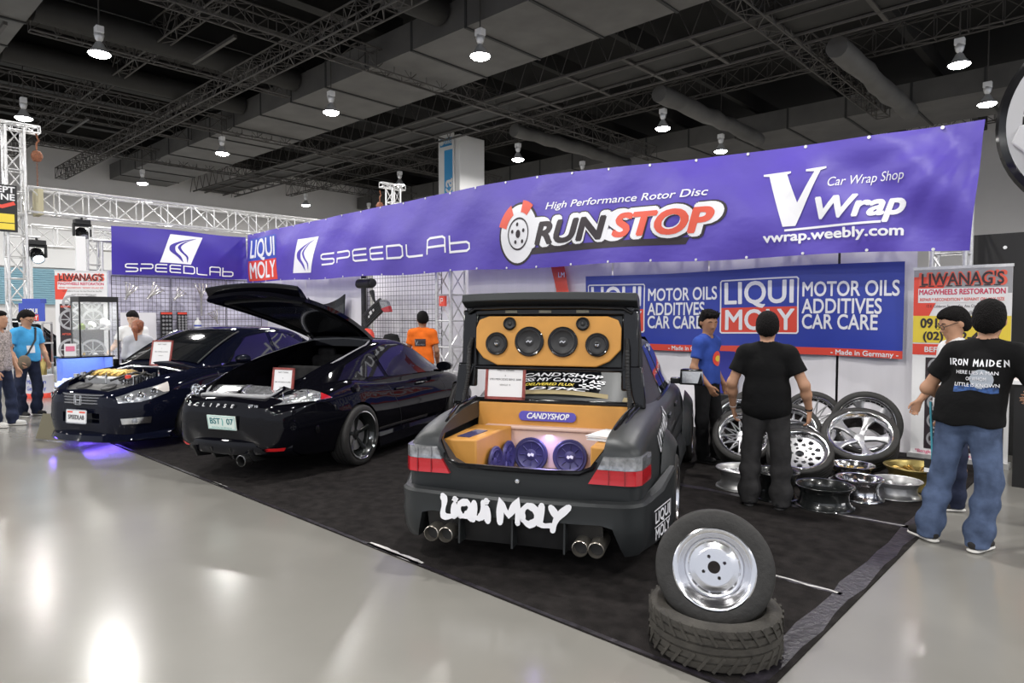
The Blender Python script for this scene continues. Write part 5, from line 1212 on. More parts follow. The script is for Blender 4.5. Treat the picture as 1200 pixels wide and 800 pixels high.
def person(label, loc, rz, height, skin, hair, top, bottom, arms, legs, head=(0, 0), fat=1.0, sleeve=.62, h=.009, name='person', shoe='shoe', lean=(0, 0), hem=.86, loose=1.0, hairfn=None, sole='sole', face=False, female=False, tailfn=None):
    root = thing(name, label, 'person', loc, rz); root.scale = (height/1.70,)*3
    lx, ly = lean; sh = V3(lx, ly, 0); SW = (.165 if female else .185)
    b = Blob()
    def torso(B, o=0.0, pel=True):
        if pel: B.ell((0, 0, .94), (.160+o, (.112+o)*fat**.5, .13+o), .04)
        B.ell(sh*.4+V3(0, .012*fat, 1.07), ((.140*fat**.8+o), (.105*fat+o), .17+o), .06)
        B.ell(sh*.8+V3(0, .0, 1.24), (SW-.02+o, .112*fat**.5+o, .18+o), .06)
        for s in (1, -1): B.cap(sh+V3(s*.07, -.008, 1.375), sh+V3(s*SW, -.004, 1.360), .062+o, .058+o, .05); B.cap(sh+V3(s*.02, -.012, 1.425), sh+V3(s*.13, -.01, 1.375), .045+o, .052+o, .04)
    torso(b)
    N0 = sh+V3(0, -.012, 1.40); N1 = sh*1.15+V3(0, .006, 1.50); b.cap(N0, N1, .058, .054, .035)
    Q = np.array((Matrix.Rotation(rad(head[0]), 3, 'Z') @ Matrix.Rotation(rad(head[1]), 3, 'X')))   # yaw left +, pitch down -
    hc = sh*1.2+V3(0, .012, 1.592)
    HS = 1.13; hc = hc+V3(0, 0, .012); H = lambda x, y, z: hc+Q@(V3(x, y, z)*HS)
    b.ell(H(0, -.008, .012), (.086, .108, .111), .03, Q); b.ell(H(0, .030, -.048), (.063, .072, .075), .03, Q); b.ell(H(0, .062, -.088), (.029, .029, .025), .03, Q)
    b.ell(H(0, .058, -.01), (.063, .041, .068), .025, Q)
    b.cap(H(0, .090, .0), H(0, .104, -.032), .009, .0135, .012); b.cap(H(-.014, .093, -.036), H(.014, .093, -.036), .0085, None, .012)
    b.cap(H(-.022, .086, -.066), H(.022, .086, -.066), .0085, None, .012); b.cap(H(-.045, .080, .020), H(.045, .080, .020), .011, None, .015)
    for s in (1, -1): b.ell(H(s*.077, -.008, -.012), (.013, .025, .036), .012, Q)
    J = {}
    for key, s in (('R', 1), ('L', -1)):
        S0 = sh+V3(s*SW, -.004, 1.360); E, Wr, hd, pn = arms[key][:4]; E = V3(*E); Wr = V3(*Wr)
        b.cap(S0, E, .050*fat**.4, .040*fat**.3, .04); b.cap(E, E+(Wr-E)*.35, .041*fat**.3, .041*fat**.3, .03); b.cap(E+(Wr-E)*.35, Wr, .040*fat**.3, .027, .03)
        th = arms[key][4] if len(arms[key]) > 4 else (0, 1, 0)
        hand(b, Wr, V3(*hd), V3(*pn), V3(*th), curl=arms[key][5] if len(arms[key]) > 5 else 26, fr=max(.0088, h*.95))
        Hp, Kn, An, toe = [V3(*q) for q in legs[key]]
        b.cap(Hp, Kn, .088, .056, .05); b.cap(Kn, Kn+(An-Kn)*.35+V3(0, -.012, 0), .056, .058, .04); b.cap(Kn+(An-Kn)*.35+V3(0, -.012, 0), An, .056, .038, .04)
        td = unit(toe); b.cap(An+V3(0, 0, -.035)-td*.03, An+td*.13+V3(0, 0, -.052), .038, .030, .03); J[key] = (S0, E, Wr, Hp, Kn, An, td)
    blob_obj('body', b, h, skin, root)
    # shirt
    t = Blob(); torso(t, .016*loose)
    for key in 'RL':
        S0, E, Wr, Hp, Kn, An, td = J[key]; e = S0+(E-S0)*min(1, sleeve); dirn = unit(E-S0)
        if sleeve > 1: t.cap(S0-dirn*.02, E, .066*fat**.4, .060, .04); t.cap(E, E+(Wr-E)*(sleeve-1), .056, .042, .03)
        else:
            t.cap(S0-dirn*.02, S0+(E-S0)*min(1, sleeve+.15), .066*fat**.4, .070*fat**.4*loose, .04)
            f0, a0, b0, k0 = t.P[-1]; t.P[-1] = ((lambda p, f0=f0, e=e, d=dirn: np.maximum(f0(p), (p-e)@d)), a0, b0, .03)
    t.cap(V3(-.075, 0, .90), V3(.075, 0, .90), .112*fat**.6+.014*loose, None, .05); t.cap(V3(-.065, 0, 1.04), V3(.065, 0, 1.04), .108*fat**.7+.012*loose, None, .05)
    t.clip(lambda p: hem+.01*np.sin(p[..., 0]*30)-p[..., 2])
    def nk(p):
        a = N0-V3(0, 0, .06); q = p-(N0+V3(0, .016, .045)); return .066-np.sqrt((q[..., 0]*1.0)**2+(q[..., 1])**2+(q[..., 2]*.8)**2)
    t.clip(nk); shirt = blob_obj('shirt', t, h*1.15, top, root, 2)
    # trousers
    t = Blob(); t.ell((0, 0, .93), (.166, .118*fat**.5, .12), .04); t.cap((-.06, 0, .99), (.06, 0, .99), .095*fat**.7, None, .05)
    for key in 'RL':
        S0, E, Wr, Hp, Kn, An, td = J[key]
        t.cap(Hp+V3(0, 0, .0), Kn, .100*loose, .074*loose, .05); t.cap(Kn, An+V3(0, 0, -.03), .074*loose, .070*loose, .04)
        for z_, r_ in ((.12, .005), (.19, .004), (.60, .003)):
            c_ = An+(Kn-An)*z_; t.cap(c_-V3(.02, 0, .0), c_+V3(.02, 0, .01), .068*loose+r_, None, .02)
    t.clip(lambda p: p[..., 2]-1.01); t.clip(lambda p: .030-p[..., 2]); pants = blob_obj('trousers', t, h*1.15, bottom, root, 2)
    for key in 'RL':
        S0, E, Wr, Hp, Kn, An, td = J[key]; u = Blob()
        u.cap(An+V3(0, 0, -.028)-td*.035, An+td*.14+V3(0, 0, -.045), .044, .037, .03); u.clip(lambda p: .022-p[..., 2]+(An[2]-.085)); so = blob_obj('shoe', u, .010, shoe, root)
        u = Blob(); u.cap(V3(An[0], An[1], An[2]-.070)-td*.038, V3(An[0], An[1], An[2]-.070)+td*.142, .046, .042, .01, flat=((0, 0, 1), 3.0)); u.clip(lambda p: (An[2]-.085)+.002-p[..., 2]); blob_obj('sole', u, .008, sole, so)
    # hair
    u = Blob(); Qi = Q.T
    u.ell(H(0, -.014, .022), (.096, .118, .116), .02, Q); u.ell(H(0, .03, .075), (.074, .070, .046), .03, Q); u.ell(H(0, -.034, -.022), (.090, .093, .094), .03, Q)
    if hairfn: hairfn(u, H, Q)
    def hl(p):
        q = ((p-hc)@Q)/HS; y, z = q[..., 1], q[..., 2]; line = np.interp(y, [-.12, -.07, -.03, .0, .035, .07, .12], [-.118, -.110, -.075, -.018, .022, .052, .066])
        return (line+.006*np.sin(q[..., 0]*140)+.004*np.sin(q[..., 0]*310+y*90)-z)*.8
    u.add = lambda p: np.maximum(0, hl(p)/.8+.016)*.8; u.P = [((lambda p, f=f: f(p)+.0035*np.sin(p[..., 0]*210+p[..., 1]*90)*np.sin(p[..., 1]*190+p[..., 2]*120)), a, b_, k) for f, a, b_, k in u.P]
    hr = blob_obj('hair', u, .0075, hair, root)
    if tailfn: u = Blob(); tailfn(u, H, Q); blob_obj('ponytail', u, .009, hair, hr)
    if face:
        for s in (1, -1):
            m = MB(); m.lathe([(.011*cos(a), .011*sin(a)) for a in np.linspace(-pi/2, pi/2, 8)], 12); o = m.build('eye', 'eye', root); o.location = H(s*.031, .076, .0)
            m = MB(); m.lathe([(.0058, 0), (.001, .003)], 10); i_ = m.build('iris', 'black', o); i_.matrix_local = T(*(Q@V3(0, .0095, 0))) @ Matrix(Q.tolist()).to_4x4() @ RX(-90)
            m = MB(); m.tube([H(s*.016, .092, .021), H(s*.032, .093, .027), H(s*.05, .083, .021)], .0042, 5); m.build('eyebrow', hair, root)
        m = MB(); m.tube([H(-.022, .0925, -.066), H(0, .0955, -.0655), H(.022, .0925, -.066)], .003, 5); m.build('mouth', mat('lip', (.30, .09, .07), .5), root)
    return root, H, Q, J, shirt, pants
# ------------------------------------------------------------ the wheels on show
def lying(label, x, y, R, style, mats, h, z=0.008, tilt=(0, 0), lip=.045, spin=0):
    o = rim_mb(R, h, style, lip).build('alloy_rim', mats, None, angle=35)
    o.location = (x, y, z+h/2); o.rotation_euler = (rad(tilt[0]), rad(tilt[1]), rad(spin)); return tag(o, label, 'rim', 'alloy wheels on show')
def stood(label, x, y, z, az, el, R, rr, w, style, mats, spin=0, lip=.05, cat='wheel', auto=True):
    """face normal points to azimuth az (deg, world) raised by el"""
    if auto: z = R*cos(rad(el))+w/2*sin(rad(el))+.010
    n = Vector((cos(rad(az))*cos(rad(el)), sin(rad(az))*cos(rad(el)), sin(rad(el))))
    o = wheel(None, (0, 0, 0), Matrix(), R, rr, w, style, mats, lip=lip, name='car_wheel'); o.matrix_local = T(x, y, z) @ n.to_track_quat('Z', 'Y').to_matrix().to_4x4() @ RZ(spin)
    return tag(o, label, cat, 'alloy wheels on show')
SV = ['polish', 'silver']
stood('big silver five-spoke wheel with tyre, standing upright at the wall behind its twin', -2.27, 8.46, .372, -75, 10, .378, .295, .24, 'star', SV, 18)
stood('big silver five-spoke wheel with tyre, leaning far back in front of its twin', -2.13, 7.72, .255, -75, 50, .375, .30, .24, 'star', SV, 54)
stood('silver mesh wheel with tyre, upright at the wall, right of the person in black', -2.84, 8.38, .37, -75, 12, .36, .285, .22, 'mesh', SV)
stood('silver lace-spoke wheel with tyre, propped below the upright mesh wheel', -2.80, 7.58, .33, -70, 30, .325, .255, .22, 'mesh', SV, 5)
stood('silver wheel with rows of round holes, leaning back behind the black bare rim', -2.42, 6.80, .225, -70, 54, .31, .25, .20, 'holes', SV)
stood('silver perforated wheel rim lying against the lace-spoke wheel', -2.57, 7.10, .31, -70, 40, .28, .25, .20, 'holes', SV)
stood('black-spoked wheel with polished lip, upright at the wall left of the person in black', -3.55, 8.35, .43, -70, 12, .345, .27, .22, 'six', ['polish', 'rim_black'])
stood('black wheel with a wide polished lip, leaning back in the middle of the left stack', -3.44, 7.72, .33, -68, 28, .34, .27, .22, 'deep', ['polish', 'rim_black'])
stood('silver mesh wheel with tyre, front one of the left stack', -3.08, 6.98, .265, -66, 38, .325, .25, .22, 'mesh', SV)
lying('bare silver rim lying flat left of the legs of the person in black', -2.75, 6.22, .235, 'mesh', ['satin', 'silver'], .19)
lying('gloss black bare rim lying flat, seen between the legs of the person in black', -2.37, 6.06, .195, 'mesh', ['rim_black', 'chrome'], .25)
o = lying('black bare rim with a small white sticker, lying flat', -1.95, 6.08, .232, 'deep', ['rim_black', 'rim_black'], .19)
m = MB(); m.X = RZ(-25); a = .21
m.rows([[(.2005*cos(t), .2005*sin(t), z) for t in np.linspace(-.10, .10, 5)] for z in (-.075, -.02)]); m.build('sticker', 'paper', o, smooth=False)
lying('polished bare rim with chrome spokes, lying flat beside the black one', -1.80, 6.56, .19, 'six', ['polish', 'chrome'], .19)
lying('dull silver bare rim lying flat at the right end of the front row', -1.58, 6.88, .205, 'six', ['satin', 'satin'], .15)
lying('chrome bare rim with a gold centre, lying flat behind the polished one', -2.04, 7.16, .20, 'gold', ['polish', 'gold'], .18)
lying('large gold twisted-spoke rim lying flat under the printed stand', -1.52, 7.42, .285, 'gold', ['goldb', 'gold'], .20, spin=10)
# foreground: tyre lying flat, small wheel standing in it
m = tyre_mb(.320, .24, .222, 72, 4); 
for k in range(30):
    for s in (1, -1): m.X = RZ(12*k+(6 if s > 0 else 0)); m.box((.319, .0, s*.062), (.012, .014, .09), R=RX(s*36))
m.X = Matrix(); m.rows([[(.235*cos(t), .235*sin(t), z) for t in np.linspace(0, 2*pi, 60)] for z in (.09, -.09)], flip=True) if False else None
m.lathe([(.238, -.09), (.255, -.07), (.30, -.06), (.30, .06), (.255, .07), (.238, .09)], 60)
o = m.build('tyre', 'rubber_gr', None, angle=40); o.location = (-1.52, 3.13, .120); tag(o, 'worn treaded tyre lying flat on the carpet corner', 'tyre')
stood('polished four-hole wheel with tyre, standing in the lying tyre', -1.535, 3.15, .388, -63.5, 14, .287, .186, .185, 'disc4', ['polish', 'polish'], 12, lip=.055, auto=False)['group'] = 'wheel and tyre in front'
# ------------------------------------------------------------ persons
def D_(px, d): return (0.7318*(px-600)*d/786-.6815*d*.9993, .6815*(px-600)*d/786+.7318*d*.9993)
down = lambda s, ex=.27, ey=-.03, wx=.30, wy=.06, ez=1.09, wz=.85: ((s*ex, ey, ez), (s*wx, wy, wz), (s*.04, .10, -1), (-s, .1, 0), (0, 1, 0))
leg = lambda s, spread=.10, dy=0.0, toe=(0.15, 1), kz=.49: ((s*.088, 0, .89), (s*(.088+spread)*.5+s*.05, dy*.5+.012, kz), (s*spread, dy, .085), (s*toe[0], toe[1], 0))
face_cam = lambda x, y: math.degrees(math.atan2(-y, -x))-90      # rotation that turns local +Y to the camera
# 1 stout person in the printed black shirt
bx, by = D_(1137, 4.75)
r, H, Q, J, shirt, pants = person('person in a printed black T-shirt and blue jeans, seen from behind at the carpet edge', (bx, by, 0), -6, 1.735, 'skin', 'hair', 'tee_black', 'jeans',
    {'R': ((.42, .07, 1.10), (.30, .30, 1.05), (-.25, .6, -.1), (-1, .2, 0), (0, .3, 1), 30), 'L': ((-.27, .04, 1.10), (-.14, .25, 1.02), (.3, .6, .1), (1, .2, 0), (0, .3, 1), 30)},
    {'R': ((.088, 0, .89), (.13, .02, .49), (.08, -.03, .085), (.25, 1, 0)), 'L': ((-.088, 0, .89), (-.16, .02, .49), (-.225, -.01, .085), (-.95, .55, 0))}, head=(4, -6), fat=1.22, h=.008, hem=.875, loose=1.06, lean=(.085, .02))
r['category'] = 'person'
def backwarp(x, z, k=0): 
    return Vector((x, 0, z))
def on_back(shirt_o, name, mt, build):            # wraps flat print on the back of a shirt by casting onto it
    bpy.context.view_layer.update()
    from mathutils.bvhtree import BVHTree
    bv = BVHTree.FromPolygons([v.co for v in shirt_o.data.vertices], [tuple(p.vertices) for p in shirt_o.data.polygons])
    def w(p, lift=.006):
        hit = bv.ray_cast(Vector((p[0], -1, p[1])), Vector((0, 1, 0)))[0]
        return (hit if hit is not None else Vector((p[0], -.1, p[1])))+Vector((0, -lift-p[2], 0))
    m = MB(); build(m, w); o = m.build(name, mt, shirt_o, smooth=False); return o
IM = {'I': [[(0, 0), (0, 1)], [(-.12, 0), (.12, 0)], [(-.12, 1), (.12, 1)]], 'R': [[(0, -.05), (0, 1), (.6, .95), (.7, .65), (.1, .45), (.8, -.15)]], 'O': [[(.1, .1), (0, .5), (.1, .9), (.6, .9), (.7, .5), (.6, .1), (.1, .1)]], 'N': [[(0, -.1), (0, 1), (.7, .1), (.7, 1.1)]],
      'M': [[(0, -.15), (.05, 1), (.4, .4), (.75, 1), (.8, -.15)]], 'A': [[(0, -.1), (.3, 1), (.65, -.1)], [(.12, .35), (.55, .35)]], 'D': [[(0, 0), (0, 1), (.5, .85), (.7, .5), (.5, .15), (0, 0)]], 'E': [[(.65, 1), (.1, .9), (0, .5), (.1, .05), (.65, -.05)], [(0, .5), (.5, .5)]]}
def band(m, w):
    x = -.095; s = .040
    for ch in 'IRON MAIDEN':
        if ch == ' ': x += .024; continue
        for st in IM[ch]: 
            P = []
            for a, b in zip(st, st[1:]): P += [(a[0]+(b[0]-a[0])*k/3, a[1]+(b[1]-a[1])*k/3) for k in range(3)]
            P.append(st[-1]); m.stroke([(x+p[0]*s*.78, 1.290+p[1]*s) for p in P], .0075, warp=w)
        x += .016 if ch == 'I' else .0365
on_back(shirt, 'shirt_lettering', 'print_white', band)
on_back(shirt, 'shirt_moon', mat('pale_print', (.42, .46, .52), .8), lambda m, w: m.rows([[w((.10+.066*t*cos(a), 1.20+.066*t*sin(a), -.004)) for a in np.linspace(0, 2*pi, 25)] for t in (.001, .5, 1)]))
on_back(shirt, 'shirt_tomb', mat('blue_shirt_print', (.03, .08, .24), .8, mottle=.6, mscale=40), lambda m, w: m.rows([[w((x, 1.155+.03*math.sin(x*30)*.3-dz, -.004)) for x in np.linspace(-.06, .19, 20)] for dz in (.0, .02, .04)]))
for i, s in enumerate(('HERE LIES A MAN', 'OF WHOM', 'LITTLE IS KNOWN')):
    on_back(shirt, 'shirt_small_lettering', 'print_white', lambda m, w: m.text(s, .034, X=T(.07, 1.242-.042*i), warp=w, bold=.008, w=(.24, .115, .25)[i]))
m = MB(); m.box((-.215, -.03, .80), (.012, .016, .42), R=RY(-3)); lan = m.build('lanyard', mat('teal_strap', (.05, .28, .36), .6), r, smooth=False)
m = MB(); m.box((-.222, -.03, .545), (.07, .008, .10)); m.build('badge', 'black', lan, smooth=False); m = MB(); m.box((-.222, -.036, .515), (.066, .004, .03)); m.build('badge_card', 'paper', lan, smooth=False)
m = MB(); m.lathe([(.040, -.008), (.044, 0), (.040, .008)], 16, T(-.215, .22, 1.03) @ RX(70)); m.build('wristband', 'print_yellow', r)
# 2 slim person in white behind
def specs(root, H, Q):
    m = MB()
    for s in (1, -1): m.tube([H(s*.034+.026*cos(a), .108, .002+.018*sin(a)) for a in np.linspace(0, 2*pi, 13)[:-1]], .003, 5, closed=True); m.tube([H(s*.06, .105, .004), H(s*.078, .02, .006), H(s*.080, -.02, -.004)], .003, 5)
    m.tube([H(-.008, .11, .004), H(.008, .11, .004)], .003, 5); m.build('glasses', 'black', root)
bx, by = D_(1119, 5.75)
r, H, Q, J, s_, p_ = person('person in a white shirt and glasses, standing behind the one in printed black', (bx, by, 0), 118, 1.70, 'skin', 'hair', 'tee_white', 'jeans_dk',
    {'R': ((.27, .03, 1.10), (.20, .20, .90), (-.1, .4, -.9), (-1, .2, 0), (0, .5, 1), 30), 'L': ((-.26, .02, 1.09), (-.21, .13, .86), (.05, .4, -1), (1, .2, 0), (0, 1, 0), 28)},
    {'R': leg(1), 'L': leg(-1)}, head=(10, -22), h=.009, face=True)
specs(r, H, Q)
# 3 person in plain black, from behind, among the wheels
bx, by = D_(899, 5.78)
r, H, Q, J, s_, p_ = person('person in a plain black T-shirt and charcoal trousers, seen from behind among the wheels', (bx, by, 0), 16, 1.66, 'skin', 'hair', 'tee_black', 'pants_grey',
    {'R': ((.31, -.02, 1.10), (.345, .10, .87), (-.02, .12, -1), (-1, .3, 0), (-.3, 1, 0), 30), 'L': ((-.29, -.02, 1.10), (-.30, .12, .86), (.08, .18, -1), (1, .3, 0), (.3, 1, 0), 34)},
    {'R': ((.088, 0, .89), (.125, .01, .49), (.135, -.02, .085), (.3, 1, 0)), 'L': ((-.088, 0, .89), (-.125, .02, .49), (-.135, 0, .085), (-.2, 1, 0))}, head=(6, -14), fat=1.16, h=.008, hem=.79, loose=1.10, shoe='black', sole='black')
m = MB(); m.lathe([(.031, -.010), (.036, 0), (.031, .010)], 16, T(.343, .095, .885) @ RX(20)); m.build('watch', 'black_gl', r)
m = MB(); m.lathe([(.029, -.005), (.032, 0), (.029, .005)], 14, T(-.299, .112, .875) @ RX(20)); m.build('bracelet', 'paper', r)
m = MB(); m.lathe([(.062, -.006), (.066, 0), (.060, .008)], 24, T(0, -.006, 1.455)); m.build('collar_strap', mat('pale_strap', (.45, .52, .55), .7), r)
# 4 youth in blue looking back over the shoulder
bx, by = D_(829, 7.6)
r, H, Q, J, s_, p_ = person('slim person in a blue T-shirt and dark jeans beside the grey sedan', (bx, by, 0), face_cam(bx, by)+62, 1.69, 'skin_tan', 'hair', 'tee_blue', 'pants_black',
    {'R': ((.25, -.03, 1.09), (.22, .14, .90), (-.10, .45, -.8), (-1, .2, 0), (0, 1, .3), 30), 'L': ((-.23, -.05, 1.09), (-.20, .10, .90), (.1, .4, -.9), (1, .2, 0), (0, 1, 0), 26)},
    {'R': leg(1, .08), 'L': leg(-1, .09, .08)}, head=(-32, -16), fat=.86, h=.009, face=True, hem=.90, shoe='black', sole='shoe', loose=.96,
    hairfn=lambda u, H, Q: [u.cap(H(.07*cos(a)*t, .01+.08*sin(a)*t, .085), H(.084*cos(a)*t, .015+.10*sin(a)*t, .128-.02*t), .024, .006, .02) for a in np.linspace(0, 6.0, 12) for t in (.5, 1)])
m = MB(); P = [(-.055, .05), (.055, .05), (.075, .02), (.0, -.07), (-.075, .02)]
bpy.context.view_layer.update()
from mathutils.bvhtree import BVHTree
def on_front(shirt_o, name, mt, build):
    bv = BVHTree.FromPolygons([v.co for v in shirt_o.data.vertices], [tuple(p.vertices) for p in shirt_o.data.polygons])
    def w(p, lift=.006):
        hit = bv.ray_cast(Vector((p[0], 1, p[1])), Vector((0, -1, 0)))[0]
        return (hit if hit is not None else Vector((p[0], .1, p[1])))+Vector((0, lift+p[2], 0))
    m = MB(); build(m, w); return m.build(name, mt, shirt_o, smooth=False)
on_front(s_, 'shirt_print', 'print_red', lambda m, w: m.rows([[w((.085*t*cos(a), 1.19+.085*t*sin(a), 0)) for a in np.linspace(0, 2*pi, 21)] for t in (.001, .5, 1)]))
on_front(s_, 'shirt_print_yellow', 'print_yellow', lambda m, w: m.rows([[w((.05*t*cos(a), 1.19+.035*t*sin(a), .004)) for a in np.linspace(0, 2*pi, 17)] for t in (.001, .5, 1)]))
# 5 person in orange at the wall
bx, by = D_(495, 11.2)
r, H, Q, J, s_, p_ = person('person in an orange T-shirt with a dark back print, at the white wall', (bx, by, 0), 30, 1.70, 'skin_tan', 'hair', 'tee_orange', 'jeans_dk',
    {'R': ((.25, .0, 1.08), (.22, .14, .86), (0, .2, -1), (-1, .2, 0), (0, 1, 0)), 'L': ((-.25, .0, 1.08), (-.22, .14, .86), (0, .2, -1), (1, .2, 0), (0, 1, 0))}, {'R': leg(1), 'L': leg(-1)}, head=(30, -24), h=.011)
on_back(s_, 'shirt_print', 'print_dark', lambda m, w: (m.rows([[w((x, z, 0)) for x in np.linspace(-.09, .10, 9)] for z in (1.16, 1.19, 1.22, 1.25, 1.28)])))
on_back(s_, 'shirt_mark', 'print_grey', lambda m, w: (m.stroke([(-.08, 1.26), (-.06, 1.18), (-.03, 1.24)], .015, warp=lambda p: w(p, .011)), m.text('LIQUI MOLY', .03, X=T(.02, 1.185), warp=lambda p: w(p, .011), w=.14)))
# 6 person in white at the counter, 7 person with auburn hair
bx, by = D_(156, 12.75)
r, H, Q, J, s_, p_ = person('person in a white polo shirt looking down behind the glass showcase', (bx, by, 0), face_cam(bx, by)-8, 1.72, 'skin_lt', 'hair', 'tee_white', 'pants_black',
    {'R': ((.30, .04, 1.08), (.36, .26, .98), (.1, .7, -.3), (0, 0, -1), (-1, .3, 0)), 'L': ((-.26, .05, 1.08), (-.16, .26, 1.0), (.3, .6, -.1), (0, 0, -1), (1, .3, 0))}, {'R': leg(1), 'L': leg(-1)}, head=(-16, -26), h=.011, face=True)
def tail(u, H, Q):
    u.cap(H(0, -.10, .03), H(.015, -.145, -.05), .04, .045, .03); u.cap(H(.015, -.145, -.05), H(.045, -.15, -.22), .045, .022, .03); u.ell(H(0, -.035, -.03), (.083, .088, .085), .03, Q)
bx, by = D_(162, 11.2)
r, H, Q, J, s_, p_ = person('person with an auburn ponytail and pale grey top, seen from behind beside the black saloon', (bx, by, 0), face_cam(bx, by)+172, 1.56, 'skin_lt', 'hair_red', 'tee_grey', 'pants_black',
    {'R': ((.23, .02, 1.08), (.17, .2, 1.0), (-.3, .6, .1), (0, 0, -1), (-1, .3, 0)), 'L': ((-.23, .02, 1.08), (-.17, .2, 1.0), (.3, .6, .1), (0, 0, -1), (1, .3, 0))}, {'R': leg(1, .08), 'L': leg(-1, .08)}, head=(-15, -8), fat=.88, h=.011, female=True, sleeve=1.8, tailfn=tail)
# hair of that person reaches lower: a ponytail of its own
# 8 person in sky blue, 9 person cut by the frame
bx, by = D_(31, 11.1)
r, H, Q, J, s_, p_ = person('person in a sky blue T-shirt with a shoulder bag and glasses, looking down', (bx, by, 0), face_cam(bx, by)+38, 1.72, 'skin', 'hair', 'tee_cyan', 'jeans_dk',
    {'R': ((.28, -.02, 1.09), (.26, .14, .90), (-.2, .5, -.6), (-1, .2, 0), (0, 1, .3), 34), 'L': ((-.29, -.02, 1.09), (-.27, .12, .88), (.1, .4, -.9), (1, .2, 0), (0, 1, 0), 30)}, {'R': leg(1, .10), 'L': leg(-1, .10, .05)}, head=(14, -26), fat=1.12, h=.010, face=True, hem=.90)
specs(r, H, Q)
m = MB(); m.tube([(-.10, .08, 1.44), (-.03, .155, 1.25), (.10, .165, 1.05), (.17, .13, .95)], .014, 6); m.tube([(-.10, .08, 1.44), (-.08, -.10, 1.42), (.05, -.15, 1.2), (.17, -.05, .98)], .014, 6); st = m.build('bag_strap', 'black', r)
u = Blob(); u.ell((.17, .16, .90), (.10, .07, .11), .03); u.ell((.22, .17, .86), (.06, .06, .07), .03); blob_obj('shoulder_bag', u, .012, mat('khaki_cloth', (.16, .125, .085), .9, bump=.5, bscale=20), r)
on_front(s_, 'name_card', 'paper', lambda m, w: m.rows([[w((x, z, 0)) for x in np.linspace(-.02, .10, 4)] for z in (1.16, 1.12, 1.08, 1.04)]))
bx, by = D_(-2, 10.0)
r, H, Q, J, s_, p_ = person('person in a checked shirt and dark jeans, cut by the left edge', (bx, by, 0), face_cam(bx, by)+60, 1.70, 'skin', 'hair', mat('checked_cotton', (.36, .31, .29), .9, mottle=.6, mscale=45), 'jeans_dk',
    {'R': ((.27, -.02, 1.09), (.27, .12, .86), (0, .2, -1), (-1, .2, 0), (0, 1, 0)), 'L': ((-.27, -.02, 1.09), (-.27, .10, .86), (0, .2, -1), (1, .2, 0), (0, 1, 0))}, {'R': leg(1, .1), 'L': leg(-1, .12, .10)}, h=.011, hem=.84, shoe='sole')
# ------------------------------------------------------------ wire grids with parts on them
def wire_grid(label, a, b, z0, z1, nrm, step=.1):
    """vertical grid from plan point a to b"""
    A = Vector((*a, 0)); B = Vector((*b, 0)); L = (B-A).length; m = MB(); t = (B-A)/L
    for i in range(int(L/step)+1): p = A+t*i*step; m.cyl(p+Vector((0, 0, z0)), p+Vector((0, 0, z1)), .0042, n=4, caps=False)
    for j in range(int((z1-z0)/step)+1): m.cyl(A+Vector((0, 0, z0+j*step)), B+Vector((0, 0, z0+j*step)), .0042, n=4, caps=False)
    m.m = 0
    for p, q in ((A, B),):
        for z in (z0, (z0+z1)/2+.2, z1): m.cyl(p+Vector((0, 0, z)), q+Vector((0, 0, z)), .009, n=6)
        for r in (p, q): m.cyl(r+Vector((0, 0, z0)), r+Vector((0, 0, z1)), .009, n=6)
    for r in (A, B): m.cyl(r, r+Vector((0, 0, z0)), .012, n=6)
    return tag(m.build('wire_grid', mat('grid_wire', (.05, .045, .06), .5), angle=60), label, 'display grid', 'wire display grids')
wire_grid('black wire grid panel under the left part of the violet banner', (-17.9, 5.22), (-17.9, 6.55), .1, 2.62, 1)
wire_grid('black wire grid panel under the right part of the violet banner', (-17.9, 6.58), (-17.9, 7.95), .1, 2.62, 1)
wire_grid('black wire grid panel in the corner where both banners meet', (-17.9, 7.98), (-17.9, 8.95), .1, 2.62, 1)
wire_grid('black wire grid panel on the back wall left of the person in orange', (-13.0, 9.06), (-10.4, 9.06), .1, 2.62, 1)
def header(label, y, z, rot, s=1.0, long=0):
    m = MB(); ps = []
    for k in range(4):
        u = (k-1.5)*.10; m.tube([(0, u, 0), (.03, u*.9, -.07), (.04, u*.55, -.17), (.02, u*.22, -.27), (.01, u*.12, -.33)], .020, 8)
    m.tube([(.01, 0, -.30), (.0, 0, -.38), (.0, .0, -.45-long)], [.045, .034, .03], 10); m.box((0, 0, .006), (.05, .44, .014))
    for k in range(4): m.lathe([(.028, 0), (.028, .02), (.02, .02)], 10, T(0, (k-1.5)*.10, .01))
    o = m.build('exhaust_header', 'header', None); o.location = (-17.78, y, z); o.rotation_euler = (rad(rot), 0, 0); o.scale = (s, s, s)
    return tag(o, label, 'exhaust header', 'exhaust headers on the grid')
header('first chrome exhaust header from the left on the wire grid', 5.62, 2.40, -22, .85)
header('second chrome exhaust header from the left on the wire grid', 6.22, 2.38, -40, .9)
header('third chrome exhaust header from the left, the smallest of the upper row', 6.78, 2.30, -38, .72)
header('fourth chrome exhaust header, hanging straight with a long pipe above the white bottle', 7.26, 2.47, 0, .95, .4)
header('low chrome exhaust header right of the white bottle', 7.55, 1.76, 24, .75)
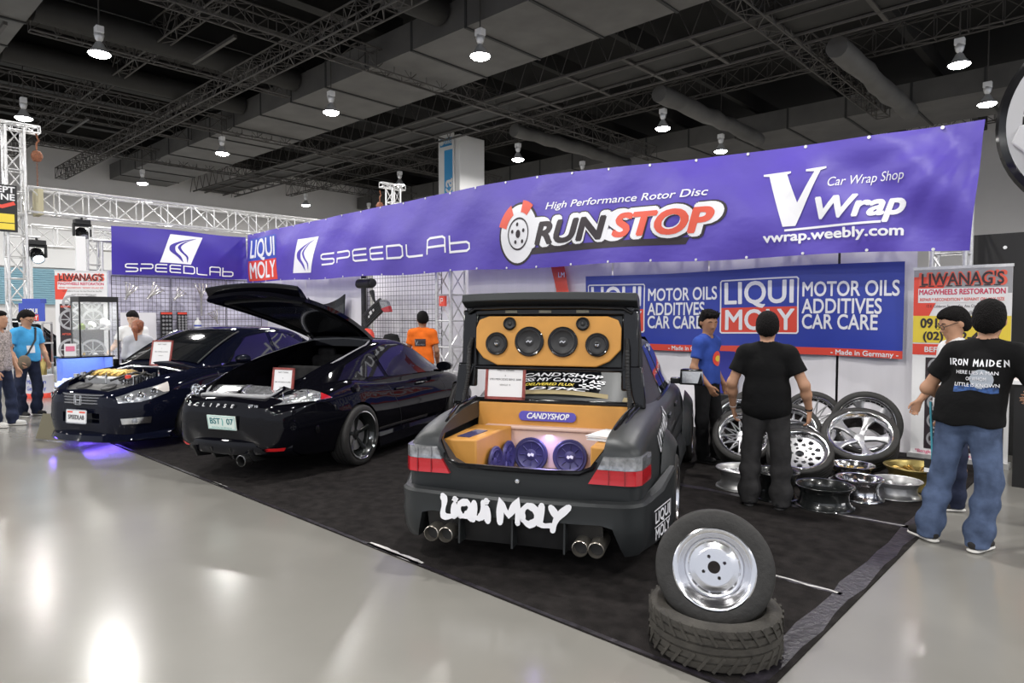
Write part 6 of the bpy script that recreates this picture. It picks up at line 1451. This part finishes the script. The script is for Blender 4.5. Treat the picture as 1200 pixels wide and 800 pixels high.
for y0, y1, z0, z1, lb in ((6.28, 6.56, .97, 1.76, 'left and longer of two dark packs with metal part prints on the wire grid'), (6.68, 6.92, 1.15, 1.76, 'right and shorter of two dark packs with metal part prints on the wire grid')):
    t = thing('parts_pack', lb, 'parts pack', (-17.84, (y0+y1)/2, z0), 0, 'parts packs on the grid')
    m = MB(); m.box((0, 0, (z1-z0)/2), (.04, y1-y0, z1-z0)); m.build('backing', 'black', t, smooth=False)
    m = MB(); 
    for j in range(7):
        for i in range(3): zz = .08+(z1-z0-.2)*j/6; m.lathe([(.034, .0), (.03, .02), (.012, .02), (.001, .01)], 8, T(.02, (i-1)*.08, zz) @ RY(90))
    o = m.build('metal_rings', 'satin', t); o['kind'] = 'stuff'
    m = MB(); m.box((.024, 0, z1-z0-.035), (.004, y1-y0-.02, .05)); m.build('header_card', 'print_red', t, smooth=False)
m = MB(); m.lathe([(.001, 0), (.085, 0), (.09, .02), (.09, .15), (.07, .20), (.03, .22), (.03, .25), (.035, .25), (.035, .28), (.001, .28)], 20); o = m.build('bottle', 'white', None); o.location = (-17.72, 7.14, 1.33); tag(o, 'white plastic bottle under the long exhaust header', 'bottle')
m = MB(); m.lathe([(.091, .06), (.091, .10)], 20); m.build('label', 'print_blue', o)
m = MB(); m.box((-17.80, 7.14, 1.32), (.24, .28, .02)); tag(m.build('grid_shelf', 'black', smooth=False), 'small shelf on the wire grid under the white bottle', 'shelf')
m = MB(); m.box((-17.86, 5.78, 1.32), (.03, .80, .84)); t = tag(m.build('white_board', mat('board_white', (.74, .73, .76), .4), smooth=False), 'plain white board on the wire grid behind the person in the white polo shirt', 'board')
# back wall grid goods
m = MB(); m.box((-13.12, 9.05, 1.3), (.11, .07, 2.6)); tag(m.build('black_post', 'black', smooth=False), 'black post at the left edge of the back wall grid', 'post')
m = MB(); m.cyl((-13.1, 8.92, 2.40), (-12.62, 8.92, 2.40), .11, n=20); m.cyl((-13.15, 8.92, 2.42), (-13.1, 8.92, 2.40), .06, .11, 16); m.cyl((-12.62, 8.92, 2.40), (-12.56, 8.92, 2.40), .10, .09, 16); tag(m.build('muffler', 'black'), 'black exhaust muffler hung at the top of the back wall grid', 'muffler')
m = MB(); m.tube([(-12.72, 8.99, 2.22), (-12.62, 8.98, 2.02), (-12.55, 8.98, 1.93)], [.06, .03, .02], 10); tag(m.build('funnel', 'black'), 'small black hose piece hung under the muffler', 'hose')
t = thing('car_grille', 'black slatted car grille hung at a slant on the back wall grid', 'grille', (-12.62, 8.95, 1.72)); t.rotation_euler = (0, rad(-30), 0)
m = MB(); P = [(-.42, -.16), (.36, -.16), (.42, .12), (.40, .16), (-.36, .16), (-.42, .02)]; m.prism(P, -.03, .03, RX(90)); m.build('frame', 'black_gl', t, bevel=.015)
m = MB(); [m.box((0, -.035, z), (.64, .01, .02)) for z in (-.09, -.045, 0, .045, .09)]; o = m.build('slats', 'black', t)
m = MB(); m.box((-.02, -.045, .02), (.09, .008, .08)); m.box((.10, -.045, .02), (.05, .008, .05)); m.box((-.12, -.045, -.02), (.05, .008, .05)); m.build('badge', 'paper', t)
t = thing('tail_lamp', 'red and clear car tail lamp hung on the back wall grid', 'lamp', (-12.12, 8.97, 1.90)); m = MB(); m.prism([(-.22, .10), (-.12, -.10), (.02, -.16), (.20, -.15), (.14, .0), (.10, .08)], 0, .07, RX(90)); m.build('clear_part', 'lens_smoke', t, bevel=.015)
m = MB(); m.prism([(-.13, -.08), (.0, -.165), (.205, -.155), (.16, -.02)], .0, .085, RX(90)); m.build('red_part', 'lens_red', t, bevel=.01); m = MB(); m.box((-.12, -.03, .11), (.3, .03, .025)); m.build('bracket', 'satin', t)
t = thing('cap', 'red and white peaked cap on a stand by the back wall grid', 'cap', (-12.35, 8.6, 1.18)); m = MB(); m.lathe([(.16, 0), (.15, .10), (.10, .18), (.001, .21)], 20); m.prism([(-.14, -.1), (-.10, -.30), (.10, -.30), (.14, -.1)], -.0, .015); m.build('crown', 'print_red', t)
m = MB(); m.prism([(-.07, .02), (.07, .02), (.06, .10), (-.06, .10)], .150, .165, RX(90)); m.build('white_panel', 'paper', t)
m = MB(); m.cyl((-12.35, 8.6, 0), (-12.35, 8.6, 1.18), .03, n=10); m.box((-12.35, 8.6, .02), (.3, .3, .04)); tag(m.build('cap_stand', 'black'), 'black stand carrying the red and white cap', 'stand')
t = thing('racing_seat', 'dark bucket seat standing left of the person in orange', 'seat', (-11.35, 8.3, 0)); m = MB(); m.box((0, 0, .55), (.5, .5, .2)); m.build('cushion', 'pants_black', t, bevel=.05); m = MB(); m.lathe([(.001, .0), (.24, .02), (.27, .30), (.26, .60), (.20, .72), (.001, .75)], 20, T(0, .2, .55) @ Matrix.Diagonal((1, .45, 1, 1))); m.build('backrest', 'pants_black', t); m = MB(); m.box((0, 0, .22), (.44, .44, .44)); m.build('base', 'black', t, smooth=False)
t = thing('carbon_bonnet', 'black carbon car bonnet leaning on the white back wall behind the coupe', 'car part', (-14.6, 8.93, 0)); m = MB(); R = []
for j in range(9):
    v = j/8; r = []
    for i in range(17):
        u = -1+i/8; zt_ = 2.16-.22*(1-u*u)**.9+.02*u; r.append((u*(.72+.12*v), -.02-.10*(1-u*u)+.05*v, .55+(zt_-.55)*v))
    R.append(r)
m.rows(R); m.rows([[(x, y+.02, z) for x, y, z in r] for r in R], flip=True); m.build('skin', mat('carbon_weave', (.014, .013, .013), .25, coat=.6, mottle=.5, mscale=60), t, angle=70)
m = MB(); m.rows([[(x, y-.004, z) for x, y, z in (R[-1][i], (R[-2][i]))] for i in range(17)]); m.build('rear_lip', 'black_gl', t)
m = MB(); m.box((-9.95, 8.7, 1.95), (.16, .06, .2)); t = tag(m.build('red_box', 'print_red', smooth=False), 'small red sign on the lattice upright beside the person in orange', 'sign')
m = MB(); m.stroke([(-.03, -.05), (-.03, .05), (.03, .05), (.03, 0), (-.03, 0)], .014, X=T(-9.95, 8.665, 1.95) @ RX(90)); m.build('mark', 'paper', t, smooth=False)
m = MB(); m.rows([[(-7.50+.28*i/4+.14*(1-j/5), 9.05+.01*sin(i+j), 2.0+.55*j/5) for i in range(5)] for j in range(6)]); t = tag(m.build('red_flag', 'print_red'), 'red printed flag just under the long banner behind the grey sedan', 'flag')
m = MB(); m.text('LM', .12, X=T(-7.25, 9.03, 2.36) @ RX(90), bold=.03); m.build('lettering', 'print_white', t, smooth=False)
t = drape('cloth', -4.62, -4.12, 1.16, 9.02, z0=.55, amp=.012).build('blue_cloth', mat('royal_blue_cloth', (.035, .04, .30), .8), angle=80); tag(t, 'royal blue cloth hanging under the blue banner, left of the person in plain black', 'cloth')
m = MB(); m.box((-4.37, 8.99, .285), (.5, .22, .55)); tag(m.build('black_case', 'black', bevel=.01), 'black case on the floor below the royal blue cloth', 'case')
# ------------------------------------------------------------ printed stands
def poster(name, label, loc, rz, w, h, kind):
    t = thing(name, label, 'poster stand', loc, rz); X = lambda x, z, o=.0: T(x, -.012-o, z) @ RX(90)
    m = MB(); m.box((0, 0, h/2), (w, .02, h)); m.build('panel', 'paper', t, smooth=False)
    m = MB(); m.box((0, 0, h), (w+.02, .03, .03)); m.box((0, 0, .03), (w+.04, .16, .06)); m.build('rails', 'alu', t, smooth=False)
    def q(name, mt, x0, x1, z0, z1, o=.001): m = MB(); m.X = X(0, 0, o); m.poly([(x0, z0), (x1, z0), (x1, z1), (x0, z1)]); return m.build(name, mt, t, smooth=False)
    q('grey_heading', 'print_grey', -w/2, w/2, h-.30, h-.02) if kind == 0 else None
    m = MB(); m.X = X(0, 0, .002); m.poly([(-w/2, h-.62), (-w*.36, h-.62), (-w*.12, h-.10), (-w/2, h-.10)]); m.build('red_swash', 'print_red', t, smooth=False)
    m = MB(); m.X = X(0, 0, .003); m.text("LIWANAG'S", .20, X=T(.0, h-.14), bold=.065, w=w*.90); m.build('name_outline', 'print_orange', t, smooth=False)
    m = MB(); m.X = X(0, 0, .009); m.text("LIWANAG'S", .19, X=T(.0, h-.14), bold=.018, w=w*.84)
    for i in range(9): 
        x = -w*.41+w*.82*i/8.6
        m.poly([(x-.025, h-.215), (x+.035, h-.215), (x+.035, h-.203), (x-.025, h-.203)])
    m.build('name_lettering', 'print_dark', t, smooth=False)
    m = MB(); m.X = X(0, 0, .0035); m.poly([(-w*.45, h-.40), (w*.46, h-.40), (w*.46, h-.235), (-w*.45, h-.235)]); m.build('white_strip', 'paper', t, smooth=False)
    m = MB(); m.X = X(0, 0, .005); m.text('MAGWHEELS RESTORATION', .085, X=T(0, h-.28), bold=.03, w=w*.88); m.build('trade_lettering', mat('crimson_print', (.62, .03, .10), .5), t, smooth=False)
    m = MB(); m.X = X(0, 0, .005); m.text('REPAIR * RECONDITION * REPAINT ON ANY SIZE', .05, X=T(0, h-.365), bold=.01, w=w*.86); m.build('service_lettering', 'print_red', t, smooth=False)
    m = MB(); m.X = X(0, 0, .005); m.text('12 E. Calderon St. near Sta. Ana Church Sta. Ana Mla.', .045, X=T(.02, h-.44), w=w*.76); m.text('email: k3brothers@yahoo.com', .045, X=T(.05, h-.51), w=w*.48); m.build('address_lettering', 'print_dark', t, smooth=False)
    return t, q, X
t, q, X = poster('poster_stand', 'tall printed roll-up stand with a yellow phone number band, on the right', (-1.455, 8.98, 0), 0, .93, 2.21, 0)
h = 2.21; w = .93
q('yellow_band', 'print_yellow', -w/2, w/2, h-.86, h-.55, .003); q('red_band', 'print_red', -w/2, w/2, h-1.0, h-.875, .003)
m = MB(); m.X = X(0, 0, .006); m.text('0917-844-6378', .15, X=T(.0, h-.64), bold=.035, w=w*.84); m.text('(02) 562-4178', .13, X=T(.0, h-.785), bold=.035, w=w*.78); m.build('phone_lettering', 'print_dark', t, smooth=False)
m = MB(); m.X = X(0, 0, .006); m.text('BEFORE', .085, X=T(-.2, h-.94), bold=.02); m.text('AFTER', .085, X=T(.24, h-.94), bold=.02); m.build('before_lettering', 'paper', t, smooth=False)
q('photo_column', 'print_dark', -.33, .42, .12, h-1.03, .002)
m = MB(); m.X = X(0, 0, .004)
for j in range(5):
    for i in range(3):
        cx_, cz_ = -.21+.25*i, .24+.21*j; m.stroke(circ(.085, 24, cx_, cz_), .022, closed=True)
        for k in range(5): a = rad(72*k+20*i+9*j); m.stroke([(cx_, cz_), (cx_+.08*cos(a), cz_+.08*sin(a))], .02)
m.build('wheel_photos', 'print_grey', t, smooth=False)
for j, mt_ in ((0, 'print_blue'), (2, 'print_orange'), (3, 'cyan')):
    pass
m = MB(); m.X = X(0, 0, .005); m.text('*Bengkong, lip scratch, crack, repaint', .05, X=T(.0, .085), bold=.01, w=w*.9); m.build('foot_lettering', mat('magenta_print', (.62, .04, .16), .5), t, smooth=False)
t, q, X = poster('poster_stand', 'printed banner stand with wheel photos, behind the glass showcase on the left', (-16.98, 4.36, .06), 60, 1.0, 2.58, 1)
h, w = 2.58, 1.0
q('photo_field', 'print_dark', -w*.42, w*.42, .38, h-.72, .002); q('yellow_band', 'print_yellow', -w/2, w/2, .08, .36, .003)
m = MB(); m.X = X(0, 0, .004)
for cx_, cz_, r_ in ((-.2, 1.88, .15), (.2, 1.88, .15), (-.22, 1.52, .2), (.22, 1.52, .2), (-.22, .86, .22), (.2, .82, .24)):
    m.stroke(circ(r_, 30, cx_, cz_), .05, closed=True)
    for k in range(8): a = rad(45*k); m.stroke([(cx_, cz_), (cx_+r_*cos(a), cz_+r_*sin(a))], .022)
m.build('wheel_photos', mat('photo_grey', (.42, .42, .44), .5), t, smooth=False)
m = MB(); m.X = X(0, 0, .005); m.text('BEFORE', .06, X=T(-.3, h-.78), bold=.02); m.text('AFTER', .06, X=T(-.3, 1.2), bold=.02); m.build('before_lettering', 'print_orange', t, smooth=False)
# ------------------------------------------------------------ showcase, lit tank, rack, drum
t = thing('glass_showcase', 'tall glass showcase on a black base behind the black saloon', 'showcase', (-13.28, 3.60, 0))
m = MB(); m.box((0, 0, .455), (.50, .60, .91)); m.build('base_cabinet', 'black_gl', t, bevel=.008)
m = MB(); m.box((0, 0, 1.945), (.50, .60, .09)); 
for sx in (-1, 1):
    for sy in (-1, 1): m.box((sx*.238, sy*.288, 1.41), (.022, .022, 1.0))
m.build('frame', 'black', t, smooth=False)
m = MB(); m.box((0, 0, .918), (.47, .56, .014)); m.build('white_deck', 'paper', t, smooth=False)
m = MB()
for (c, d) in (((.243, 0, 1.41), (.005, .56, .96)), ((-.243, 0, 1.41), (.005, .56, .96)), ((0, .293, 1.41), (.46, .005, .96)), ((0, -.293, 1.41), (.46, .005, .96))): m.box(c, d)
m.build('glass_panes', 'glass', t, smooth=False)
m = MB(); m.box((0, 0, 1.42), (.44, .56, .01)); m.build('glass_shelf', 'clear', t, smooth=False)
ll = bpy.data.lights.new('showcase_light', 'AREA'); ll.shape = 'RECTANGLE'; ll.size = .3; ll.size_y = .45; ll.energy = 4; ll.color = (1, .97, .9)
lo = bpy.data.objects.new('showcase_light', ll); COL.objects.link(lo); lo.parent = t; lo.location = (0, 0, 1.885)
def curio(label, x, y, z, mt, r, k):
    m = MB()
    if k == 0: m.lathe([(.001, 0), (r, 0), (r*.8, r*.5), (r*.25, r*1.0), (r*.3, r*1.3), (.001, r*1.5)], 14)
    elif k == 1: m.tube([(-r, 0, r*.4), (-r*.3, 0, r*.9), (r*.4, .02, r*.8), (r, .03, r*.35)], [r*.25, r*.5, r*.4, r*.2], 10); m.box((0, 0, .01), (r*1.8, r*.6, .02))
    else: m.box((0, 0, r*.5), (r*1.6, r*.9, r)); m.lathe([(r*.4, r), (r*.3, r*1.3), (.001, r*1.35)], 12)
    o = m.build('car_accessory', mt, None, bevel=.004 if k == 2 else 0); o.location = (-13.28+x, 3.60+y*.62, z); return tag(o, label, 'accessory', 'goods in the glass showcase')
curio('white hose-shaped accessory on the glass shelf, right side', .02, .24, 1.427, 'paper', .14, 1); curio('white hose-shaped accessory on the glass shelf, middle', .0, -.08, 1.427, 'paper', .10, 1)
curio('small gold pot on the showcase floor, left side', .05, -.30, .927, 'gold', .07, 0); curio('white box on the showcase floor, middle', .0, .0, .927, 'paper', .07, 2); curio('silver pot on the showcase floor, right side', .02, .26, .927, 'polish', .06, 0); curio('green box on the glass shelf, left side', .0, -.32, 1.427, mat('leaf_green', (.30, .40, .12), .5), .08, 2)
t = thing('lit_tank', 'low glass display tank with blue-white light, at the nose of the black saloon', 'display case', (-12.45, 3.22, 0))
m = MB(); m.box((-.03, 0, .27), (.34, .58, .54)); m.build('stand', 'black_gl', t, smooth=False)
m = MB(); m.box((0, 0, .56), (.46, .74, .05)); m.build('tray', mat('blue_edge', (.5, .55, .9), .3, emit=(.35, .42, 1), estr=1.2), t, smooth=False)
m = MB(); m.box((0, 0, .60), (.42, .68, .03)); m.build('bed', 'paper', t, smooth=False)
m = MB()
for (c, d) in (((.215, 0, .80), (.006, .70, .40)), ((-.215, 0, .80), (.006, .70, .40)), ((0, .35, .80), (.43, .006, .40)), ((0, -.35, .80), (.43, .006, .40))): m.box(c, d)
m.build('glass_panes', 'glass', t, smooth=False)
m = MB(); m.box((-.208, 0, .80), (.006, .68, .38)); m.box((0, .343, .80), (.41, .006, .38)); m.build('blue_backing', mat('tank_blue', (.03, .08, .32), .4), t, smooth=False)
m = MB(); m.box((0, 0, 1.005), (.46, .74, .022)); m.build('lid', 'black_gl', t, smooth=False)
ll = bpy.data.lights.new('tank_light', 'AREA'); ll.shape = 'RECTANGLE'; ll.size = .36; ll.size_y = .62; ll.energy = 6; ll.color = (.62, .74, 1)
lo = bpy.data.objects.new('tank_light', ll); COL.objects.link(lo); lo.parent = t; lo.location = (0, 0, .985)
m = MB(); rnd = random.Random(3)
for k in range(60): x, y = rnd.uniform(-.17, .17), rnd.uniform(-.30, .30); m.lathe([(.001, 0), (.03, .012), (.022, .04), (.001, .05)], 7, T(x, y, .612))
o = m.build('pebbles', 'white', None); o.location = (-12.45, 3.22, .003); tag(o, 'heap of white lit pieces in the glass tank', 'pebbles', kind='stuff')
m = MB(); m.box((0, 0, .10), (.012, .16, .20), R=RY(-12)); t = m.build('price_card', 'paper', None, smooth=False); t.location = (-12.45, 3.02, 1.017); t.rotation_euler = (0, 0, rad(-15)); tag(t, 'small white and pink card standing on the lit tank', 'card')
m = MB(); m.box((.008, 0, .12), (.004, .12, .08), R=RY(-12)); m.build('pink_print', mat('pink_print', (.75, .18, .30), .5), t, smooth=False)
t = thing('oil_rack', 'metal shelf rack with a blue and red oil sign, behind the person in sky blue', 'rack', (-18.0, 3.72, 0), 45)
m = MB(); [m.box((sx*.24, sy*.16, .76), (.03, .03, 1.52)) for sx in (-1, 1) for sy in (-1, 1)]; m.build('posts', 'satin', t, smooth=False)
for z in (.15, .6, 1.05, 1.5): m = MB(); m.box((0, 0, z), (.52, .36, .03)); m.build('shelf', 'alu', t, smooth=False)
sg_ = MB(); sg_.box((.02, -.15, 1.74), (.56, .02, .40)); sg_ = sg_.build('sign_panel', 'print_blue', t, smooth=False)
m = MB(); m.box((.02, -.163, 1.62), (.30, .006, .14)); m.build('sign_red', 'print_red', sg_, smooth=False); m = MB(); m.X = T(.02, -.170, 0) @ RX(90); m.text('LIQUI', .15, X=T(0, 1.76), bold=.04, w=.27); m.text('MOLY', .13, X=T(0, 1.615), bold=.04, w=.27); m.build('sign_lettering', 'paper', sg_, smooth=False)
m = MB(); m.box((-.02, .0, 1.99), (.40, .2, .10)); m.build('top_box', 'print_blue', t, smooth=False)
for z in (.167, .617, 1.067):
    for i in range(4):
        m = MB(); m.lathe([(.001, 0), (.045, 0), (.048, .02), (.048, .2), (.02, .25), (.02, .29), (.001, .29)], 10); o = m.build('oil_bottle', ['print_dark', 'print_grey', 'print_red'][(i+int(z*9)) % 3], None)
        c, s = cos(rad(45)), sin(rad(45)); x, y = -.165+.11*i, -.02; o.location = (-18.0+c*x-s*y, 3.72+s*x+c*y, z); tag(o, 'oil bottle on the metal rack behind the person in sky blue', 'bottle', 'oil bottles on the rack')
t = thing('oil_drum', 'pale grey display drum with a red foot, right of the person in sky blue', 'drum', (-16.35, 3.42, 0), 60)
m = MB(); m.lathe([(.001, .46), (.235, .46), (.245, .45), (.24, .42), (.24, .10), (.245, .09)], 28); m.build('body', mat('pale_drum', (.55, .55, .60), .5), t)
m = MB(); m.lathe([(.244, .10), (.25, .09), (.25, .0), (.001, .0)], 28); m.build('red_foot', 'print_red', t)
m = MB()
for s, z in (('Made in', .33), ('Germany', .20)): m.text(s, .12, warp=lambda p: Vector(((.243+p.z)*sin(p.x/.243), -(.243+p.z)*cos(p.x/.243), z+p.y)), bold=.01, w=.36)
m.build('lettering', 'print_blue', t, smooth=False)
for i, (x, y) in enumerate(((-.08, .0), (.08, .05), (.04, -.10))):
    m = MB(); m.lathe([(.001, 0), (.06, 0), (.06, .22+.03*i), (.02, .27+.03*i), (.02, .31+.03*i), (.001, .31+.03*i)], 12); o = m.build('oil_can', ['satin', 'goldb', 'polish'][i], None); o.location = (-16.35+x, 3.42+y, .461); tag(o, ('dull silver', 'gold', 'shiny silver')[i]+' can standing on the pale display drum', 'can', 'cans on the drum')
# dark car behind the rack
t = thing('parked_car', 'dark parked car half hidden behind the rack and showcase on the left', 'car', (-23.6, 5.6, 0), -52)
X_ = [0, .05, .3, .8, 1.6, 2.6, 3.6, 4.2, 4.4]; C_ = dict(ym=[.6, .7, .82, .86, .87, .87, .85, .76, .6], zt=[.75, .85, .95, 1.02, 1.06, 1.08, 1.06, .95, .8])
bp = loft(X_, C_, lambda v: fil([(0, .25, 0), (v['ym']-.05, .25, .05), (v['ym'], .6, .1), (v['ym']-.08, v['zt']-.06, .08), (0, v['zt'], 0)]), 40).build('body', 'car_black', t, recalc=True)
X_ = [.9, 1.1, 1.7, 2.2, 3.2, 3.9, 4.2]; C_ = dict(yb=[.70, .74, .76, .76, .76, .72, .66], zt=[1.06, 1.15, 1.50, 1.62, 1.62, 1.45, 1.1], yt=[.62, .62, .58, .56, .56, .56, .6])
pc = loft(X_, C_, lambda v: fil([(0, .9, 0), (v['yb'], .9, 0), (v['yb'], 1.0, .02), (v['yt'], v['zt']-.03, .08), (0, v['zt'], 0)]), 30).build('cabin', 'glass_dk', t, recalc=True)
for x in (.85, 3.5):
    for s in (1, -1): wheel(t, (x, s*.78, .31), RX(-90*s), .31, .22, .2, 'six', ['satin', 'satin'])
# ------------------------------------------------------------ lifting towers and lattice of the next booth
m = MB(); truss_mb(m, (-19.5, 3.68, 0), (-19.5, 3.68, 6.1), .36, .36, .03, .5, .016, 8); truss_mb(m, (-19.5, 3.1, 6.12), (-19.5, 4.2, 6.12), .2, .16, .02, .3, .012, 5); m.box((-19.5, 3.68, .04), (.8, .8, .08)); tag(m.build('lifting_tower', 'alu'), 'aluminium lattice lifting tower at the left edge', 'truss tower')
m = MB(); truss_mb(m, (-19.5, 14.73, 0), (-19.5, 14.73, 6.2), .36, .36, .03, .5, .016, 6); truss_mb(m, (-19.5, 14.2, 6.25), (-19.5, 15.2, 6.25), .2, .16, .02, .3, .012, 5); m.box((-19.5, 14.73, .04), (.8, .8, .08)); tag(m.build('lifting_tower', 'alu'), 'far lattice lifting tower, its top showing left of the white column', 'truss tower')
m = MB(); truss_mb(m, (-19.5, 3.9, 4.42), (-19.5, 14.5, 4.42), .5, .58, .032, .62, .016, 8); tag(m.build('lattice_beam', 'alu'), 'long aluminium lattice beam between the two lifting towers', 'truss')
m = MB(); truss_mb(m, (-24.2, 4.9, 4.05), (-24.2, 9.5, 4.05), .5, .6, .03, .62, .016, 6); [m.cyl((-24.2, y, 0), (-24.2, y, 3.75), .06, n=8) for y in (4.9, 9.5)]; tag(m.build('lattice_beam', 'alu'), 'lower lattice beam farther back, under the long beam on the left', 'truss')
for y, lb in ((4.14, 'rusty chain hoist with a hook hanging at the left lifting tower'), (14.15, 'small rusty chain hoist hanging at the far lifting tower')):
    t = thing('chain_hoist', lb, 'hoist', (-19.5, y, 4.72)); rust = mat('rusty_steel', (.23, .085, .04), .7, mottle=.4, mscale=30)
    m = MB(); [m.tube([(.012*cos(a)*(1 if k % 2 else 0), .012*cos(a)*(0 if k % 2 else 1), .05*k+.03*sin(a)) for a in np.linspace(0, 2*pi, 7)[:-1]], .006, 4, closed=True) for k in range(13)]; c = m.build('chain', rust, t); c['kind'] = 'stuff'
    m = MB(); m.lathe([(.001, .64), (.08, .66), (.12, .75), (.12, .82), (.08, .90), (.001, .92)], 14); m.box((0, 0, .78), (.16, .2, .12)); m.build('hoist_body', rust, t, bevel=.01)
    m = MB(); m.tube([(0, 0, .92), (0, 0, 1.08), (0, .02, 1.12), (0, .05, 1.16), (0, .02, 1.22), (0, 0, 1.32)], .022, 7); m.build('hook', rust, t)
m = MB(); m.box((-19.5, 4.14, 4.40), (.54, .11, .64)); tag(m.build('lifting_strap', mat('webbing', (.46, .42, .28), .8), smooth=False), 'beige lifting strap round the long lattice beam', 'strap')
def moving_head(label, x, y, z, lit):
    t = thing('stage_light', label, 'stage light', (x, y, z))
    m = MB(); m.box((0, 0, -.06), (.26, .34, .12)); m.cyl((0, 0, 0), (0, 0, .06), .03, n=8); m.build('base', 'black', t, bevel=.02)
    m = MB(); [m.box((0, s*.18, -.25), (.10, .05, .32)) for s in (1, -1)]; m.box((0, 0, -.14), (.14, .38, .05)); m.build('yoke', 'black', t, bevel=.015)
    m = MB(); Xh = T(0, 0, -.36) @ RY(125); m.lathe([(.001, -.20), (.10, -.19), (.145, -.10), (.145, .08), (.125, .20), (.115, .20), (.11, .15), (.001, .15)], 20, Xh); m.build('head', 'black_gl', t)
    m = MB(); m.lathe([(.108, .155), (.001, .175)], 18, Xh); m.build('lens', mat('lit_lens', (.8, .9, 1), .2, emit=(.75, .9, 1), estr=6) if lit else 'lens_smoke', t)
moving_head('black moving stage light under the lattice beam, beside the white post', -19.5, 5.05, 4.07, False)
m = MB(); m.cyl((-19.5, 3.86, 3.56), (-19.5, 4.16, 3.56), .025, n=8); tag(m.build('clamp_bar', 'alu'), 'short aluminium bar holding the lit stage light to the tower', 'bar')
moving_head('black moving stage light with glowing lens, at the left lifting tower', -19.45, 4.08, 3.48, True)
t = thing('tower_sign', 'dark sign with yellow patches on the left lifting tower', 'sign', (-19.24, 3.28, 3.62))
m = MB(); m.box((0, 0, .53), (.06, .78, 1.08)); m.build('panel', 'black', t, smooth=False)
m = MB(); m.box((.033, .0, .30), (.004, .66, .20)); m.box((.033, 0, .11), (.004, .66, .14)); m.build('yellow_field', 'print_yellow', t, smooth=False)
m = MB(); m.X = T(.036, 0, 0) @ RZ(90) @ RX(90); m.text('CEPT', .2, X=T(.10, .95), bold=.03, w=.5); m.text('ONE', .2, X=T(.12, .78), bold=.03, w=.45); m.build('lettering', 'paper', t, smooth=False)
m = MB(); m.X = T(.037, 0, 0) @ RZ(90) @ RX(90); m.stroke([(-.3, .52), (-.1, .60), (.1, .56), (.34, .66)], .08); m.build('swash', 'print_red', t, smooth=False)
m = MB(); m.X = T(.037, 0, 0) @ RZ(90) @ RX(90); m.text('Auto', .13, X=T(.05, .32), w=.4, bold=.03); m.text('works', .1, X=T(.05, .11), w=.4, bold=.02); m.build('small_lettering', 'print_dark', t, smooth=False) if False else None
# far wall: louvred band and white panels
lou = mat('louvre_blue', (.30, .50, .60), .6); m = MB()
for k in range(16): m.box((-46.85, 8, 2.4+.13*k), (.12, 18, .09), R=RY(25))
struct(m.build('window_1', lou, smooth=False))
m = MB(); m.box((-46.9, 8, 5.6), (.1, 20, 2.2)); struct(m.build('trim_4', 'white', smooth=False))
m = MB(); m.box((-46.8, 8, .95), (.2, 20, 1.9)); struct(m.build('trim_5', 'wall', smooth=False))
# counter at the right edge
t = thing('counter', 'white-topped dark counter cut by the right edge', 'counter', (-.30, 8.3, 0)); m = MB(); m.box((0, 0, .50), (1.1, .5, 1.0)); m.build('cabinet', 'black', t, smooth=False); m = MB(); m.box((0, 0, 1.02), (1.16, .56, .04)); m.build('worktop', 'paper', t, smooth=False)
m = MB(); m.lathe([(.001, 0), (.2, 0), (.22, .12), (.15, .26), (.001, .30)], 20); o = m.build('bag', mat('orange_bag', (.80, .22, .04), .7), None); o.location = (-.62, 8.3, 1.041); tag(o, 'orange bag on the counter at the right edge', 'bag')
